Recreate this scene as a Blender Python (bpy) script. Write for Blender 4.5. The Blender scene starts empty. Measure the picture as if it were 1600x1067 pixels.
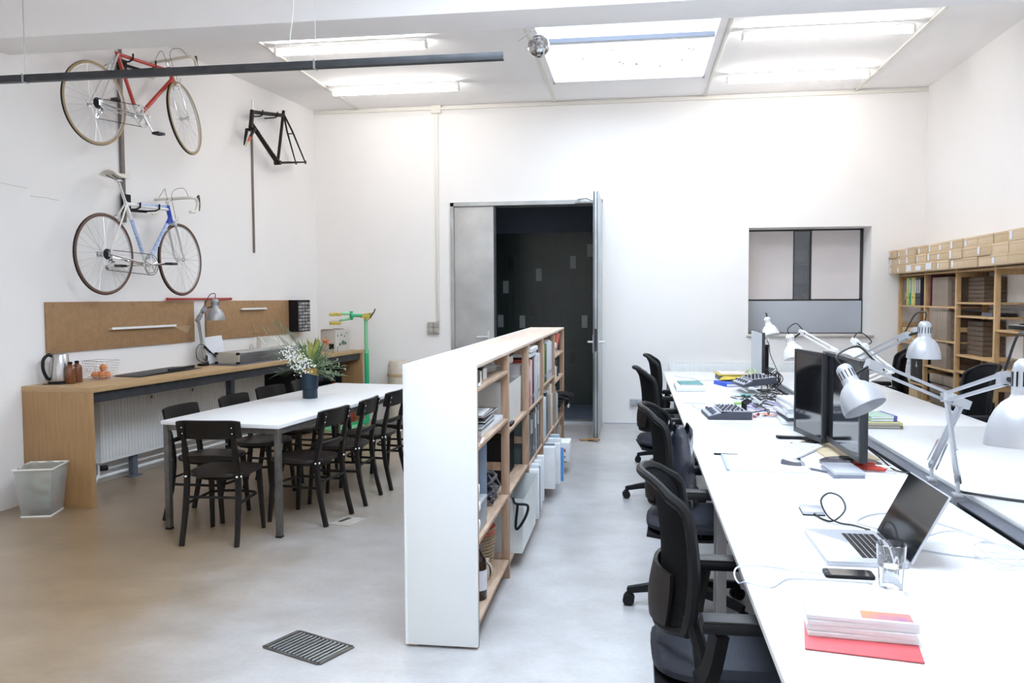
import bpy, bmesh, math, random
from mathutils import Vector, Matrix, Quaternion
PI = math.pi
SC = bpy.context.scene
C = SC.collection
RND = random.Random(7)

# ------------------------------------------------------------------ camera
cam_d = bpy.data.cameras.new('camera'); cam_d.sensor_width = 36.0; cam_d.lens = 1311.6/1600*36
cam_d.clip_start = 0.05; cam_d.clip_end = 100
cam = bpy.data.objects.new('camera', cam_d); C.objects.link(cam)
YAW, PITCH, ROLL = 0.14465, 0.05206, -0.005035
_f = Vector((-math.sin(YAW)*math.cos(PITCH), math.cos(YAW)*math.cos(PITCH), -math.sin(PITCH)))
_r = Vector((math.cos(YAW), math.sin(YAW), 0)); _u = _r.cross(_f)
_r2 = _r*math.cos(ROLL)+_u*math.sin(ROLL); _u2 = -_r*math.sin(ROLL)+_u*math.cos(ROLL)
mw = Matrix((_r2, _u2, -_f)).transposed().to_4x4(); mw.translation = Vector((0, 0, 1.6))
cam.matrix_world = mw
SC.camera = cam
# ------------------------------------------------------------------ colour management
SC.view_settings.view_transform = 'Standard'; SC.view_settings.look = 'None'
SC.view_settings.exposure = 0.42; SC.view_settings.gamma = 1.0
SC.view_settings.use_curve_mapping = False
# ------------------------------------------------------------------ world and daylight
W = bpy.data.worlds.new('sky'); SC.world = W; W.use_nodes = True
W.node_tree.nodes['Background'].inputs[0].default_value = (0.86, 0.93, 1.0, 1)
W.node_tree.nodes['Background'].inputs[1].default_value = 1.6
def area_light(name, loc, rot, sx, sy, power, color):
    d = bpy.data.lights.new(name, 'AREA'); d.shape = 'RECTANGLE'; d.size = sx; d.size_y = sy
    d.energy = power; d.color = color
    o = bpy.data.objects.new(name, d); C.objects.link(o); o.location = loc; o.rotation_euler = rot
    return o
COOL = (0.78, 0.875, 1.0)
area_light('daylight_front_skylight', (-0.05, 3.0, 4.46), (0, 0, 0), 2.4, 2.9, 265, COOL)
area_light('daylight_back_skylight', (-0.07, 8.2, 4.46), (0, 0, 0), 1.8, 3.1, 120, COOL)
area_light('daylight_rear_window_right', (1.9, -3.2, 2.2), (PI/2, 0, PI), 2.4, 2.2, 330, COOL)
area_light('daylight_rear_window_left', (-2.4, -3.2, 2.2), (PI/2, 0, PI), 2.4, 2.2, 270, (1.0, 0.90, 0.79))

SC.cycles.diffuse_bounces = 8; SC.cycles.max_bounces = 14; SC.cycles.transmission_bounces = 12; SC.cycles.transparent_max_bounces = 12
SC.cycles.sample_clamp_indirect = 8.0

# ------------------------------------------------------------------ materials
def mat(name, col, rough=0.6, metal=0.0, var=0.0, scale=6.0, bump=0.0, spec=None, stretch=None, col2=None, emit=None, estr=0, alpha=None, trans=0, ior=None, detail=4):
    m = bpy.data.materials.new(name); m.use_nodes = True; nt = m.node_tree
    b = nt.nodes['Principled BSDF']
    b.inputs['Base Color'].default_value = (*col, 1); b.inputs['Roughness'].default_value = rough
    b.inputs['Metallic'].default_value = metal
    if spec is not None: b.inputs['Specular IOR Level'].default_value = spec
    if trans: b.inputs['Transmission Weight'].default_value = trans
    if ior: b.inputs['IOR'].default_value = ior
    if alpha is not None: b.inputs['Alpha'].default_value = alpha
    if emit: b.inputs['Emission Color'].default_value = (*emit, 1); b.inputs['Emission Strength'].default_value = estr
    if var or bump or col2:
        tc = nt.nodes.new('ShaderNodeTexCoord'); mp = nt.nodes.new('ShaderNodeMapping')
        mp.inputs['Scale'].default_value = stretch or (1, 1, 1)
        nz = nt.nodes.new('ShaderNodeTexNoise'); nz.inputs['Scale'].default_value = scale; nz.inputs['Detail'].default_value = detail
        nt.links.new(tc.outputs['Object'], mp.inputs[0]); nt.links.new(mp.outputs[0], nz.inputs['Vector'])
        if var or col2:
            rp = nt.nodes.new('ShaderNodeValToRGB')
            c2 = col2 or tuple(c*(1-var) for c in col)
            rp.color_ramp.elements[0].position = 0.35; rp.color_ramp.elements[1].position = 0.65
            rp.color_ramp.elements[0].color = (*c2, 1); rp.color_ramp.elements[1].color = (*col, 1)
            nt.links.new(nz.outputs['Fac'], rp.inputs[0]); nt.links.new(rp.outputs[0], b.inputs['Base Color'])
        if bump:
            bp = nt.nodes.new('ShaderNodeBump'); bp.inputs['Strength'].default_value = bump; bp.inputs['Distance'].default_value = 0.01
            nt.links.new(nz.outputs['Fac'], bp.inputs['Height']); nt.links.new(bp.outputs[0], b.inputs['Normal'])
    return m
_mc = {}
def pm(rgb, rough=0.55, metal=0.0, var=0.10, scale=9):
    k = (tuple(round(c, 3) for c in rgb), rough, metal)
    if k not in _mc: _mc[k] = mat('paint_%d' % len(_mc), rgb, rough, metal, var=var, scale=scale)
    return _mc[k]
def floor_mat():
    m = bpy.data.materials.new('polished_concrete'); m.use_nodes = True; nt = m.node_tree; b = nt.nodes['Principled BSDF']
    tc = nt.nodes.new('ShaderNodeTexCoord')
    def noise(scale, det, st=(1, 1, 1)):
        mp = nt.nodes.new('ShaderNodeMapping'); mp.inputs['Scale'].default_value = st
        n = nt.nodes.new('ShaderNodeTexNoise'); n.inputs['Scale'].default_value = scale; n.inputs['Detail'].default_value = det
        n.inputs['Roughness'].default_value = 0.62
        nt.links.new(tc.outputs['Object'], mp.inputs[0]); nt.links.new(mp.outputs[0], n.inputs['Vector']); return n
    def ramp(n, a, c, p0=0.3, p1=0.7):
        r = nt.nodes.new('ShaderNodeValToRGB'); e = r.color_ramp.elements
        e[0].position = p0; e[1].position = p1; e[0].color = (*a, 1); e[1].color = (*c, 1)
        nt.links.new(n.outputs['Fac'], r.inputs[0]); return r
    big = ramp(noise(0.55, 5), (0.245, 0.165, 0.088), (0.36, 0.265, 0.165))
    mid = ramp(noise(3.2, 7, (1, 1.3, 1)), (0.80, 0.79, 0.77), (1.06, 1.06, 1.07))
    fine = ramp(noise(38, 6), (0.90, 0.90, 0.90), (1.05, 1.05, 1.05), 0.25, 0.75)
    def mul(a, c):
        x = nt.nodes.new('ShaderNodeMix'); x.data_type = 'RGBA'; x.blend_type = 'MULTIPLY'; x.inputs['Factor'].default_value = 1
        nt.links.new(a, x.inputs[6]); nt.links.new(c, x.inputs[7]); return x.outputs[2]
    # brown-to-grey shift across the room put into the colour where the lighting fell short
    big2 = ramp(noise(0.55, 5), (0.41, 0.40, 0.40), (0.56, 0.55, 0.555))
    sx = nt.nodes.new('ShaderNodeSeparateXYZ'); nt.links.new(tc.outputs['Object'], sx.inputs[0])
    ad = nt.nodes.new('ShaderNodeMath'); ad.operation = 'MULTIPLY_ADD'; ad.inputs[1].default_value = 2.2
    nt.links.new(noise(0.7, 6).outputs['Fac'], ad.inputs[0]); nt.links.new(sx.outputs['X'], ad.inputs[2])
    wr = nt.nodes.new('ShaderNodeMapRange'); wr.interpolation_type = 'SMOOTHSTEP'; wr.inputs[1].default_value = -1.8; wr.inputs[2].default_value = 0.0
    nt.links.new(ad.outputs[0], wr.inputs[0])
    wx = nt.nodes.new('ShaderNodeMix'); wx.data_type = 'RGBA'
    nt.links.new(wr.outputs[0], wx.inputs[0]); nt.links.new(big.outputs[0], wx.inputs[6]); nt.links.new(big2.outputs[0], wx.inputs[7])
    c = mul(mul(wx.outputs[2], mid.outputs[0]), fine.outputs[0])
    nt.links.new(c, b.inputs['Base Color'])
    rr = nt.nodes.new('ShaderNodeMapRange'); rr.inputs[3].default_value = 0.22; rr.inputs[4].default_value = 0.46
    nt.links.new(noise(2.0, 6).outputs['Fac'], rr.inputs[0]); nt.links.new(rr.outputs[0], b.inputs['Roughness'])
    b.inputs['Specular IOR Level'].default_value = 0.5; b.inputs['Coat Weight'].default_value = 0.6; b.inputs['Coat Roughness'].default_value = 0.32; b.inputs['Coat IOR'].default_value = 1.55
    bp = nt.nodes.new('ShaderNodeBump'); bp.inputs['Strength'].default_value = 0.08; bp.inputs['Distance'].default_value = 0.01
    nt.links.new(noise(14, 6).outputs['Fac'], bp.inputs['Height']); nt.links.new(bp.outputs[0], b.inputs['Normal'])
    return m
def pane_mat(name, gloss=0.12, tint=(0.95, 0.98, 1)):
    m = bpy.data.materials.new(name); m.use_nodes = True; nt = m.node_tree; nt.nodes.clear()
    o = nt.nodes.new('ShaderNodeOutputMaterial'); t = nt.nodes.new('ShaderNodeBsdfTransparent'); g = nt.nodes.new('ShaderNodeBsdfGlossy')
    t.inputs[0].default_value = (*tint, 1); g.inputs['Roughness'].default_value = 0.05
    x = nt.nodes.new('ShaderNodeMixShader'); x.inputs[0].default_value = gloss
    nt.links.new(t.outputs[0], x.inputs[1]); nt.links.new(g.outputs[0], x.inputs[2]); nt.links.new(x.outputs[0], o.inputs[0]); return m
def mix_trans(name, col, op=0.75, transl=0.5):
    m = bpy.data.materials.new(name); m.use_nodes = True; nt = m.node_tree; nt.nodes.clear()
    o = nt.nodes.new('ShaderNodeOutputMaterial'); t = nt.nodes.new('ShaderNodeBsdfTransparent')
    d = nt.nodes.new('ShaderNodeBsdfDiffuse'); d.inputs[0].default_value = (*col, 1)
    l = nt.nodes.new('ShaderNodeBsdfTranslucent'); l.inputs[0].default_value = (*col, 1)
    a = nt.nodes.new('ShaderNodeMixShader'); a.inputs[0].default_value = transl
    x = nt.nodes.new('ShaderNodeMixShader'); x.inputs[0].default_value = op
    nt.links.new(d.outputs[0], a.inputs[1]); nt.links.new(l.outputs[0], a.inputs[2])
    nt.links.new(t.outputs[0], x.inputs[1]); nt.links.new(a.outputs[0], x.inputs[2]); nt.links.new(x.outputs[0], o.inputs[0]); return m
MT = {
 'wall': mat('white_wall_paint', (0.85, 0.83, 0.815), 0.85, var=0.03, scale=1.2, bump=0.15, detail=8),
 'ceil': mat('white_ceiling_paint', (0.90, 0.88, 0.875), 0.9, var=0.03, scale=1.0),
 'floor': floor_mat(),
 'steel': mat('brushed_galvanised_steel', (0.52, 0.54, 0.55), 0.38, 0.75, col2=(0.38, 0.40, 0.41), scale=3, detail=8),
 'door': mat('worn_zinc_sheet', (0.50, 0.495, 0.485), 0.55, 0.35, col2=(0.38, 0.375, 0.365), scale=2.6, detail=10),
 'dksteel': mat('dark_raw_steel', (0.060, 0.062, 0.068), 0.5, 0.5, var=0.25, scale=12),
 'tblsteel': mat('grey_brown_raw_steel', (0.16, 0.15, 0.14), 0.42, 0.7, var=0.3, scale=14),
 'chrome': mat('chrome', (0.75, 0.75, 0.76), 0.18, 1.0),
 'alu': mat('silver_lacquer', (0.62, 0.63, 0.65), 0.32, 0.55),
 'alulamp': mat('silver_lamp_lacquer', (0.47, 0.48, 0.51), 0.36, 0.4),
 'black': mat('black_lacquer', (0.009, 0.007, 0.006), 0.42, var=0.3, scale=20, spec=0.28),
 'blackpl': mat('black_plastic', (0.009, 0.009, 0.010), 0.5, spec=0.22),
 'fabric': mat('black_mesh_fabric', (0.008, 0.008, 0.009), 0.85, spec=0.1, bump=0.3, scale=180),
 'seatf': mat('charcoal_seat_fabric', (0.022, 0.024, 0.035), 0.6, spec=0.3, bump=0.25, scale=120),
 'rubber': mat('rubber', (0.014, 0.014, 0.014), 0.7, spec=0.2),
 'white': mat('white_laminate', (0.74, 0.74, 0.745), 0.32),
 'whitem': mat('white_matt_panel', (0.80, 0.82, 0.82), 0.55),
 'wpl': mat('white_plastic', (0.80, 0.80, 0.79), 0.4),
 'paper': mat('white_paper', (0.70, 0.71, 0.74), 0.8, var=0.04, scale=30),
 'cream': mat('cream_enamel', (0.72, 0.70, 0.64), 0.5),
 'oak': mat('oiled_beech_top', (0.50, 0.335, 0.175), 0.42, col2=(0.42, 0.27, 0.13), scale=5, stretch=(1, 14, 14), detail=8),
 'oakend': mat('beech_veneer_end', (0.40, 0.235, 0.105), 0.45, col2=(0.335, 0.19, 0.08), scale=4, stretch=(14, 14, 1), detail=8),
 'pine': mat('raw_pine', (0.50, 0.365, 0.265), 0.6, col2=(0.36, 0.235, 0.155), scale=4, stretch=(10, 1.2, 10), detail=8),
 'pinev': mat('raw_pine_upright', (0.46, 0.32, 0.22), 0.6, col2=(0.33, 0.20, 0.125), scale=4, stretch=(12, 12, 1.0), detail=8),
 'pinel': mat('pale_pine_top', (0.66, 0.54, 0.45), 0.55, col2=(0.56, 0.44, 0.35), scale=4, stretch=(8, 1.0, 8), detail=8),
 'pine2': mat('golden_pine', (0.55, 0.36, 0.18), 0.55, col2=(0.44, 0.27, 0.12), scale=4, stretch=(8, 8, 2), detail=8),
 'mdf': mat('hardboard', (0.345, 0.205, 0.100), 0.75, col2=(0.30, 0.175, 0.082), scale=22, detail=8),
 'card': mat('brown_cardboard', (0.56, 0.40, 0.235), 0.8, var=0.12, scale=14),
 'card2': mat('grey_brown_cardboard', (0.30, 0.235, 0.18), 0.85, var=0.15, scale=14),
 'card3': mat('dark_brown_cardboard', (0.13, 0.085, 0.055), 0.85, var=0.2, scale=14),
 'red': mat('red_enamel', (0.42, 0.035, 0.02), 0.28),
 'blue': mat('blue_enamel', (0.02, 0.06, 0.42), 0.25),
 'lblue': mat('pale_blue_enamel', (0.22, 0.34, 0.62), 0.3, col2=(0.55, 0.62, 0.78), scale=60),
 'bikewhite': mat('white_enamel', (0.78, 0.77, 0.74), 0.3),
 'tan': mat('tan_gumwall', (0.34, 0.25, 0.14), 0.6),
 'brownwall': mat('brown_gumwall', (0.12, 0.062, 0.042), 0.6),
 'green': mat('green_enamel', (0.03, 0.42, 0.17), 0.35),
 'green2': mat('pale_green_enamel', (0.22, 0.55, 0.30), 0.4),
 'yellow': mat('yellow_enamel', (0.62, 0.50, 0.10), 0.4, var=0.3, scale=25),
 'screen': mat('black_glass_screen', (0.008, 0.008, 0.010), 0.07, spec=1.0, ior=2.1),
 'glass': mat('drinking_glass', (1, 1, 1), 0.02, trans=1.0, ior=1.45),
 'water': mat('water', (0.98, 0.99, 1), 0.0, trans=1.0, ior=1.33),
 'amber': mat('amber_glass', (0.16, 0.045, 0.012), 0.12, spec=0.7),
 'orange': mat('orange_peel', (0.75, 0.20, 0.03), 0.5, bump=0.3, scale=60),
 'vase': mat('dark_blue_glaze', (0.006, 0.022, 0.042), 0.4),
 'gold': mat('matt_gold_glaze', (0.42, 0.29, 0.09), 0.4, 0.6),
 'leaf': mat('leaf_green', (0.12, 0.22, 0.06), 0.6, col2=(0.17, 0.27, 0.10), scale=20),
 'leaf2': mat('grey_green_leaf', (0.24, 0.31, 0.18), 0.6, var=0.3, scale=20),
 'leaf3': mat('yellow_green_leaf', (0.42, 0.44, 0.12), 0.55, var=0.3, scale=20),
 'petal': mat('white_petals', (0.85, 0.85, 0.80), 0.7),
 'opetal': mat('orange_petals', (0.75, 0.22, 0.07), 0.6),
 'corr': mat('dark_green_tiles', (0.010, 0.022, 0.018), 0.35),
 'corrp': mat('dark_blue_grey_paint', (0.11, 0.13, 0.17), 0.8),
 'tw': mat('pale_tile', (0.24, 0.28, 0.27), 0.35),
 'tb': mat('black_tile', (0.002, 0.002, 0.002), 0.3),
 'bag': mat('clear_bin_liner', (0.62, 0.62, 0.62), 0.5),
 'greyp': mat('grey_plastic', (0.11, 0.12, 0.15), 0.5),
 'lgrey': mat('light_grey_panel', (0.40, 0.43, 0.48), 0.6, var=0.08, scale=2),
 'blind': mat('off_white_blind', (0.66, 0.62, 0.62), 0.9, var=0.04, scale=3),
 'cable': mat('black_cable', (0.012, 0.012, 0.012), 0.5),
 'wcable': mat('white_cable', (0.58, 0.60, 0.66), 0.5),
 'pcable': mat('lilac_cable', (0.45, 0.38, 0.70), 0.5),
 'tcable': mat('turquoise_cable', (0.03, 0.42, 0.42), 0.5),
 'ball': mat('mirror_facets', (0.85, 0.85, 0.86), 0.10, 1.0, col2=(0.10, 0.09, 0.08), scale=38),
}
def tube_emit():
    return mat('lit_fluorescent_tube', (1, 1, 1), 0.5, emit=(1.0, 0.97, 0.93), estr=36)
MT['tube'] = tube_emit()
MT['skyglass'] = pane_mat('skylight_glass', 0.06)
MT['winglass'] = pane_mat('window_glass', 0.10, (0.75, 0.78, 0.8))
MT['binbag'] = mix_trans('frosted_bin', (0.58, 0.56, 0.54), 0.42, 0.35)
MT['acryl'] = mix_trans('clear_acrylic', (0.45, 0.55, 0.68), 0.5, 0.3)

# ------------------------------------------------------------------ mesh builder
class M:
    def __init__(s): s.bm = bmesh.new(); s.X = Matrix()
    def _v(s, p): return s.bm.verts.new(s.X @ Vector(p))
    def _f(s, vs, m=0):
        try:
            f = s.bm.faces.new(vs); f.material_index = m; return f
        except ValueError: return None
    def box(s, c, d, m=0, bev=0.0, rot=None):
        T = s.X @ Matrix.Translation(c)
        if rot is not None: T = T @ (rot if isinstance(rot, Matrix) else Matrix.Rotation(rot, 4, 'Z'))
        r = bmesh.ops.create_cube(s.bm, size=1.0, matrix=T @ Matrix.Diagonal((*d, 1)))
        vs = r['verts']; fs = set(f for v in vs for f in v.link_faces)
        for f in fs: f.material_index = m
        if bev > 0:
            es = list(set(e for v in vs for e in v.link_edges))
            rb = bmesh.ops.bevel(s.bm, geom=es, offset=min(bev, min(d)*0.45), segments=2, affect='EDGES', profile=0.5)
            for f in rb['faces']: f.material_index = m
        return s
    def bb(s, x0, x1, y0, y1, z0, z1, m=0, bev=0.0):
        return s.box(((x0+x1)/2, (y0+y1)/2, (z0+z1)/2), (abs(x1-x0), abs(y1-y0), abs(z1-z0)), m, bev)
    def ring(s, c, a, b, r, n, ph=0):
        return [s._v(Vector(c)+(a*math.cos(2*PI*i/n+ph)+b*math.sin(2*PI*i/n+ph))*r) for i in range(n)]
    def tube(s, pts, r, n=8, m=0, closed=False, cap=True, sq=False):
        P = [Vector(p) for p in pts]; k = len(P)
        rs = r if isinstance(r, (list, tuple)) else [r]*k
        ts = []
        for i in range(k):
            if closed: t = P[(i+1) % k]-P[i-1]
            elif i == 0: t = P[1]-P[0]
            elif i == k-1: t = P[-1]-P[-2]
            else: t = (P[i+1]-P[i]).normalized()+(P[i]-P[i-1]).normalized()
            ts.append(t.normalized() if t.length > 1e-9 else Vector((0, 0, 1)))
        up = Vector((0, 0, 1)) if abs(ts[0].z) < 0.9 else Vector((0, 1, 0))
        a = ts[0].cross(up).normalized(); rings = []
        for i in range(k):
            if i: 
                q = ts[i-1].rotation_difference(ts[i]); a = q @ a
            a = (a-ts[i]*a.dot(ts[i])).normalized(); b = ts[i].cross(a)
            rings.append(s.ring(P[i], a, b, rs[i]*(1.25 if sq else 1), 4 if sq else n, PI/4 if sq else 0))
        n = 4 if sq else n
        for i in range(k if closed else k-1):
            A, B = rings[i], rings[(i+1) % k]
            for j in range(n): s._f((A[j], A[(j+1) % n], B[(j+1) % n], B[j]), m)
        if cap and not closed:
            s._f(list(reversed(rings[0])), m); s._f(rings[-1], m)
        return s
    def cyl(s, p0, p1, r0, r1=None, n=16, m=0, cap=True):
        return s.tube([p0, p1], [r0, r0 if r1 is None else r1], n, m, cap=cap)
    def lathe(s, prof, n=28, m=0, T=None, closed=False):
        old = s.X
        if T is not None: s.X = s.X @ T
        rs = []
        for (r, z) in prof:
            if r < 1e-6: rs.append([s._v((0, 0, z))])
            else: rs.append([s._v((r*math.cos(2*PI*i/n), r*math.sin(2*PI*i/n), z)) for i in range(n)])
        for A, B in zip(rs[:-1], rs[1:]):
            for j in range(n):
                if len(A) == 1 and len(B) == 1: continue
                if len(A) == 1: s._f((A[0], B[j], B[(j+1) % n]), m)
                elif len(B) == 1: s._f((A[j], A[(j+1) % n], B[0]), m)
                else: s._f((A[j], A[(j+1) % n], B[(j+1) % n], B[j]), m)
        s.X = old; return s
    def prism(s, poly, h0, h1, m=0, ax='z', bev=0.0):
        g = {'z': lambda a, b, h: (a, b, h), 'y': lambda a, b, h: (a, h, b), 'x': lambda a, b, h: (h, a, b)}[ax]
        A = [s._v(g(a, b, h0)) for a, b in poly]; B = [s._v(g(a, b, h1)) for a, b in poly]; n = len(poly)
        fs = [s._f(list(reversed(A)), m), s._f(B, m)]
        for i in range(n): s._f((A[i], A[(i+1) % n], B[(i+1) % n], B[i]), m)
        if bev:
            es = [e for f in fs if f for e in f.edges]
            rb = bmesh.ops.bevel(s.bm, geom=list(set(es)), offset=bev, segments=2, affect='EDGES', profile=0.5)
            for f in rb['faces']: f.material_index = m
        return s
    def sph(s, c, r, m=0, u=16, v=10, sc=(1, 1, 1)):
        r_ = bmesh.ops.create_uvsphere(s.bm, u_segments=u, v_segments=v, radius=r, matrix=s.X @ Matrix.Translation(c) @ Matrix.Diagonal((*sc, 1)))
        for f in set(f for x in r_['verts'] for f in x.link_faces): f.material_index = m
        return s
    def sheet(s, fn, nu, nv, th=0.0, m=0, closed_u=False):
        G = [[Vector(fn(i/nu, j/nv)) for j in range(nv+1)] for i in range(nu+1)]
        def nrm(i, j):
            a = G[min(i+1, nu)][j]-G[max(i-1, 0)][j]; b = G[i][min(j+1, nv)]-G[i][max(j-1, 0)]
            n = a.cross(b); return n.normalized() if n.length > 1e-12 else Vector((0, 0, 1))
        T = [[s._v(G[i][j]) for j in range(nv+1)] for i in range(nu+1)]
        for i in range(nu):
            for j in range(nv): s._f((T[i][j], T[i+1][j], T[i+1][j+1], T[i][j+1]), m)
        if th:
            U = [[s._v(G[i][j]-nrm(i, j)*th) for j in range(nv+1)] for i in range(nu+1)]
            for i in range(nu):
                for j in range(nv): s._f((U[i][j], U[i][j+1], U[i+1][j+1], U[i+1][j]), m)
            for i in range(nu):
                s._f((T[i][0], U[i][0], U[i+1][0], T[i+1][0]), m); s._f((T[i][nv], T[i+1][nv], U[i+1][nv], U[i][nv]), m)
            for j in range(nv):
                s._f((T[0][j], T[0][j+1], U[0][j+1], U[0][j]), m); s._f((T[nu][j], U[nu][j], U[nu][j+1], T[nu][j+1]), m)
        return s
def obj(name, b, mats, parent=None, label=None, ang=40, loc=None, rz=0):
    me = bpy.data.meshes.new(name); bmesh.ops.recalc_face_normals(b.bm, faces=b.bm.faces); b.bm.to_mesh(me); b.bm.free()
    if not isinstance(mats, (list, tuple)): mats = [mats]
    for m in mats: me.materials.append(MT[m] if isinstance(m, str) else m)
    me.polygons.foreach_set('use_smooth', [True]*len(me.polygons))
    me.set_sharp_from_angle(angle=math.radians(ang))
    o = bpy.data.objects.new(name, me); C.objects.link(o)
    if parent is not None: o.parent = parent
    if label: o['label'] = label
    if loc is not None: o.location = loc
    if rz: o.rotation_euler = (0, 0, rz)
    return o
def tag(o, label, cat, group=None):
    o['label'] = label; o['category'] = cat
    if group: o['group'] = group
    return o
def thing(name, label, cat, loc=(0, 0, 0), rz=0, group=None, rot=None):
    o = bpy.data.objects.new(name, None); o.empty_display_size = 0.05; C.objects.link(o); o.location = loc
    o.rotation_euler = rot or (0, 0, rz); return tag(o, label, cat, group)
def struct(name, b, mats, parent=None, **k):
    o = obj(name, b, mats, parent, **k); o['kind'] = 'structure'; return o
def tree(o, parent=None):
    c = o.copy(); C.objects.link(c); c.parent = parent
    for ch in o.children: tree(ch, c)
    return c
def dup(o, loc, rz, label, group=None):
    c = tree(o); c.location = loc; c.rotation_euler = (0, 0, rz); c['label'] = label
    if group: c['group'] = group
    return c
def spl(pts, n=8, closed=False):
    P = [Vector(p) for p in pts]; out = []; k = len(P)
    seg = k if closed else k-1
    for i in range(seg):
        p0 = P[i-1] if (closed or i > 0) else P[0]*2-P[1]
        p1 = P[i]; p2 = P[(i+1) % k]
        p3 = P[(i+2) % k] if (closed or i+2 < k) else P[-1]*2-P[-2]
        for j in range(n):
            t = j/n
            out.append(0.5*((2*p1)+(p2-p0)*t+(2*p0-5*p1+4*p2-p3)*t*t+(3*p1-p0-3*p2+p3)*t**3))
    if not closed: out.append(P[-1])
    return out
def rrect(w, h, r, n=5):
    o = []
    for cx, cy, a in ((w/2-r, h/2-r, 0), (-w/2+r, h/2-r, PI/2), (-w/2+r, -h/2+r, PI), (w/2-r, -h/2+r, 1.5*PI)):
        for i in range(n+1): o.append((cx+r*math.cos(a+i*PI/2/n), cy+r*math.sin(a+i*PI/2/n)))
    return o
def axis_to(d, c):
    q = Vector((0, 0, 1)).rotation_difference(Vector(d).normalized()); return Matrix.Translation(c) @ q.to_matrix().to_4x4()
ORD = ['first', 'second', 'third', 'fourth', 'fifth', 'sixth', 'seventh', 'eighth', 'ninth', 'tenth', 'eleventh', 'twelfth', 'thirteenth', 'fourteenth']

# ------------------------------------------------------------------ the frame of the slanting left wall
LA = 0.11854; LC = -5.396
LD = Vector((math.sin(LA), math.cos(LA), 0)); LN = Vector((math.cos(LA), -math.sin(LA), 0))
LRZ = PI/2-LA                       # local x = along the wall, local y = into the wall
def LP(t, c, z=0): return LD*t+LN*c+Vector((0, 0, z))
# ================================================================== THE SETTING
XR, YB, YR, ZC = 3.426, 10.657, -3.2, 4.06
def cells(b, axis, k0, k1, u0, u1, v0, v1, holes, m=0):
    us = sorted({u0, u1, *[h[0] for h in holes], *[h[1] for h in holes]}); vs = sorted({v0, v1, *[h[2] for h in holes], *[h[3] for h in holes]})
    for a, c in zip(us[:-1], us[1:]):
        for d, e in zip(vs[:-1], vs[1:]):
            if any(h[0] <= (a+c)/2 <= h[1] and h[2] <= (d+e)/2 <= h[3] for h in holes): continue
            if axis == 'z': b.bb(a, c, d, e, k0, k1, m)
            else: b.bb(a, c, k0, k1, d, e, m)
    bmesh.ops.remove_doubles(b.bm, verts=b.bm.verts, dist=1e-5)
    # drop the inner faces two neighbouring cells share
    seen = {}
    for f in b.bm.faces: seen.setdefault(tuple(sorted(v.index for v in f.verts)), []).append(f)
    b.bm.verts.index_update(); seen = {}
    for f in b.bm.faces: seen.setdefault(tuple(sorted(v.index for v in f.verts)), []).append(f)
    bmesh.ops.delete(b.bm, geom=[f for g in seen.values() if len(g) > 1 for f in g], context='FACES')
    return b
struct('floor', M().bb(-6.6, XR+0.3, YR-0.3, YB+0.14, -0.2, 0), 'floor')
struct('ceiling', cells(M(), 'z', ZC, ZC+0.28, -6.6, XR+0.3, YR-0.3, YB+0.3, [(-0.92, 0.77, 6.7, 9.70), (-1.2, 1.1, 1.6, 4.4)]), 'ceil')
struct('wall_back', cells(M(), 'y', YB, YB+0.46, -4.6, XR+0.3, 0, ZC, [(-2.317, -0.42, 0, 2.798), (1.39, 2.82, 1.13, 2.44)]), 'wall')
struct('wall_right', M().bb(XR, XR+0.3, YR-0.3, YB+0.3, 0, ZC), 'wall')
b = M(); p0, p1 = LP(-4.4, LC), LP(10.6, LC)
b.prism([(p0.x, p0.y), (p1.x, p1.y), (p1.x-0.3, p1.y), (p0.x-0.3, p0.y)], 0, ZC); struct('wall_left', b, 'wall')
struct('wall_rear', cells(M(), 'y', YR-0.25, YR, -6.6, XR+0.3, 0, ZC, [(0.7, 3.1, 1.1, 3.3), (-3.6, -1.2, 1.1, 3.3)]), 'wall')
for k, (xa, xb) in enumerate(((0.7, 3.1), (-3.6, -1.2))):
    b = M()
    for x in (xa, (xa+xb)/2, xb): b.bb(x-0.03, x+0.03, YR-0.12, YR-0.06, 1.1, 3.3)
    for z in (1.1, 3.3): b.bb(xa, xb, YR-0.12, YR-0.06, z-0.03, z+0.03)
    w = struct('window_%d' % (4+k), b, 'wpl')
struct('trim_1', M().bb(-5.1, XR, 5.53, 5.915, 3.474, ZC, bev=0.008), 'ceil')      # the downstand beam
# skylights: frame, divider, glass
def skylight(name, x0, x1, y0, y1, divs):
    b = M(); z0 = ZC-0.012
    for a, c, d, e in ((x0-0.05, x0+0.02, y0-0.05, y1+0.05), (x1-0.02, x1+0.05, y0-0.05, y1+0.05), (x0, x1, y0-0.05, y0+0.02), (x0, x1, y1-0.02, y1+0.05)):
        b.bb(a, c, d, e, z0, ZC+0.05)
    for y in divs: b.bb(x0, x1, y-0.03, y+0.03, z0+0.02, ZC+0.07)
    w = struct(name, b, 'ceil')
    g = M().bb(x0, x1, y0, y1, ZC+0.09, ZC+0.10); struct('glass', g, 'skyglass', w)
    d = M()
    for y in divs: d.bb(x0, x1, y-0.042, y-0.03, z0+0.018, ZC+0.05)
    if divs: struct('shadow_gap_profile', d, 'greyp', w)
    return w
w = skylight('window_2', -0.92, 0.77, 6.7, 9.70, (8.31,))
b = M()
rr = random.Random(3)
for i in range(34):
    x = rr.uniform(-0.75, 0.6) if i < 10 else rr.gauss(0.05, 0.22); y = rr.uniform(8.5, 9.5) if i < 10 else rr.gauss(9.45, 0.06)
    if y > 9.66: continue
    b.box((x, y, ZC+0.086), (rr.uniform(0.01, 0.06), rr.uniform(0.01, 0.035), 0.004), rot=rr.uniform(0, 3))
struct('leaf_litter', b, 'lgrey', w, label='scattered grey debris lying on the glass')
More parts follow.
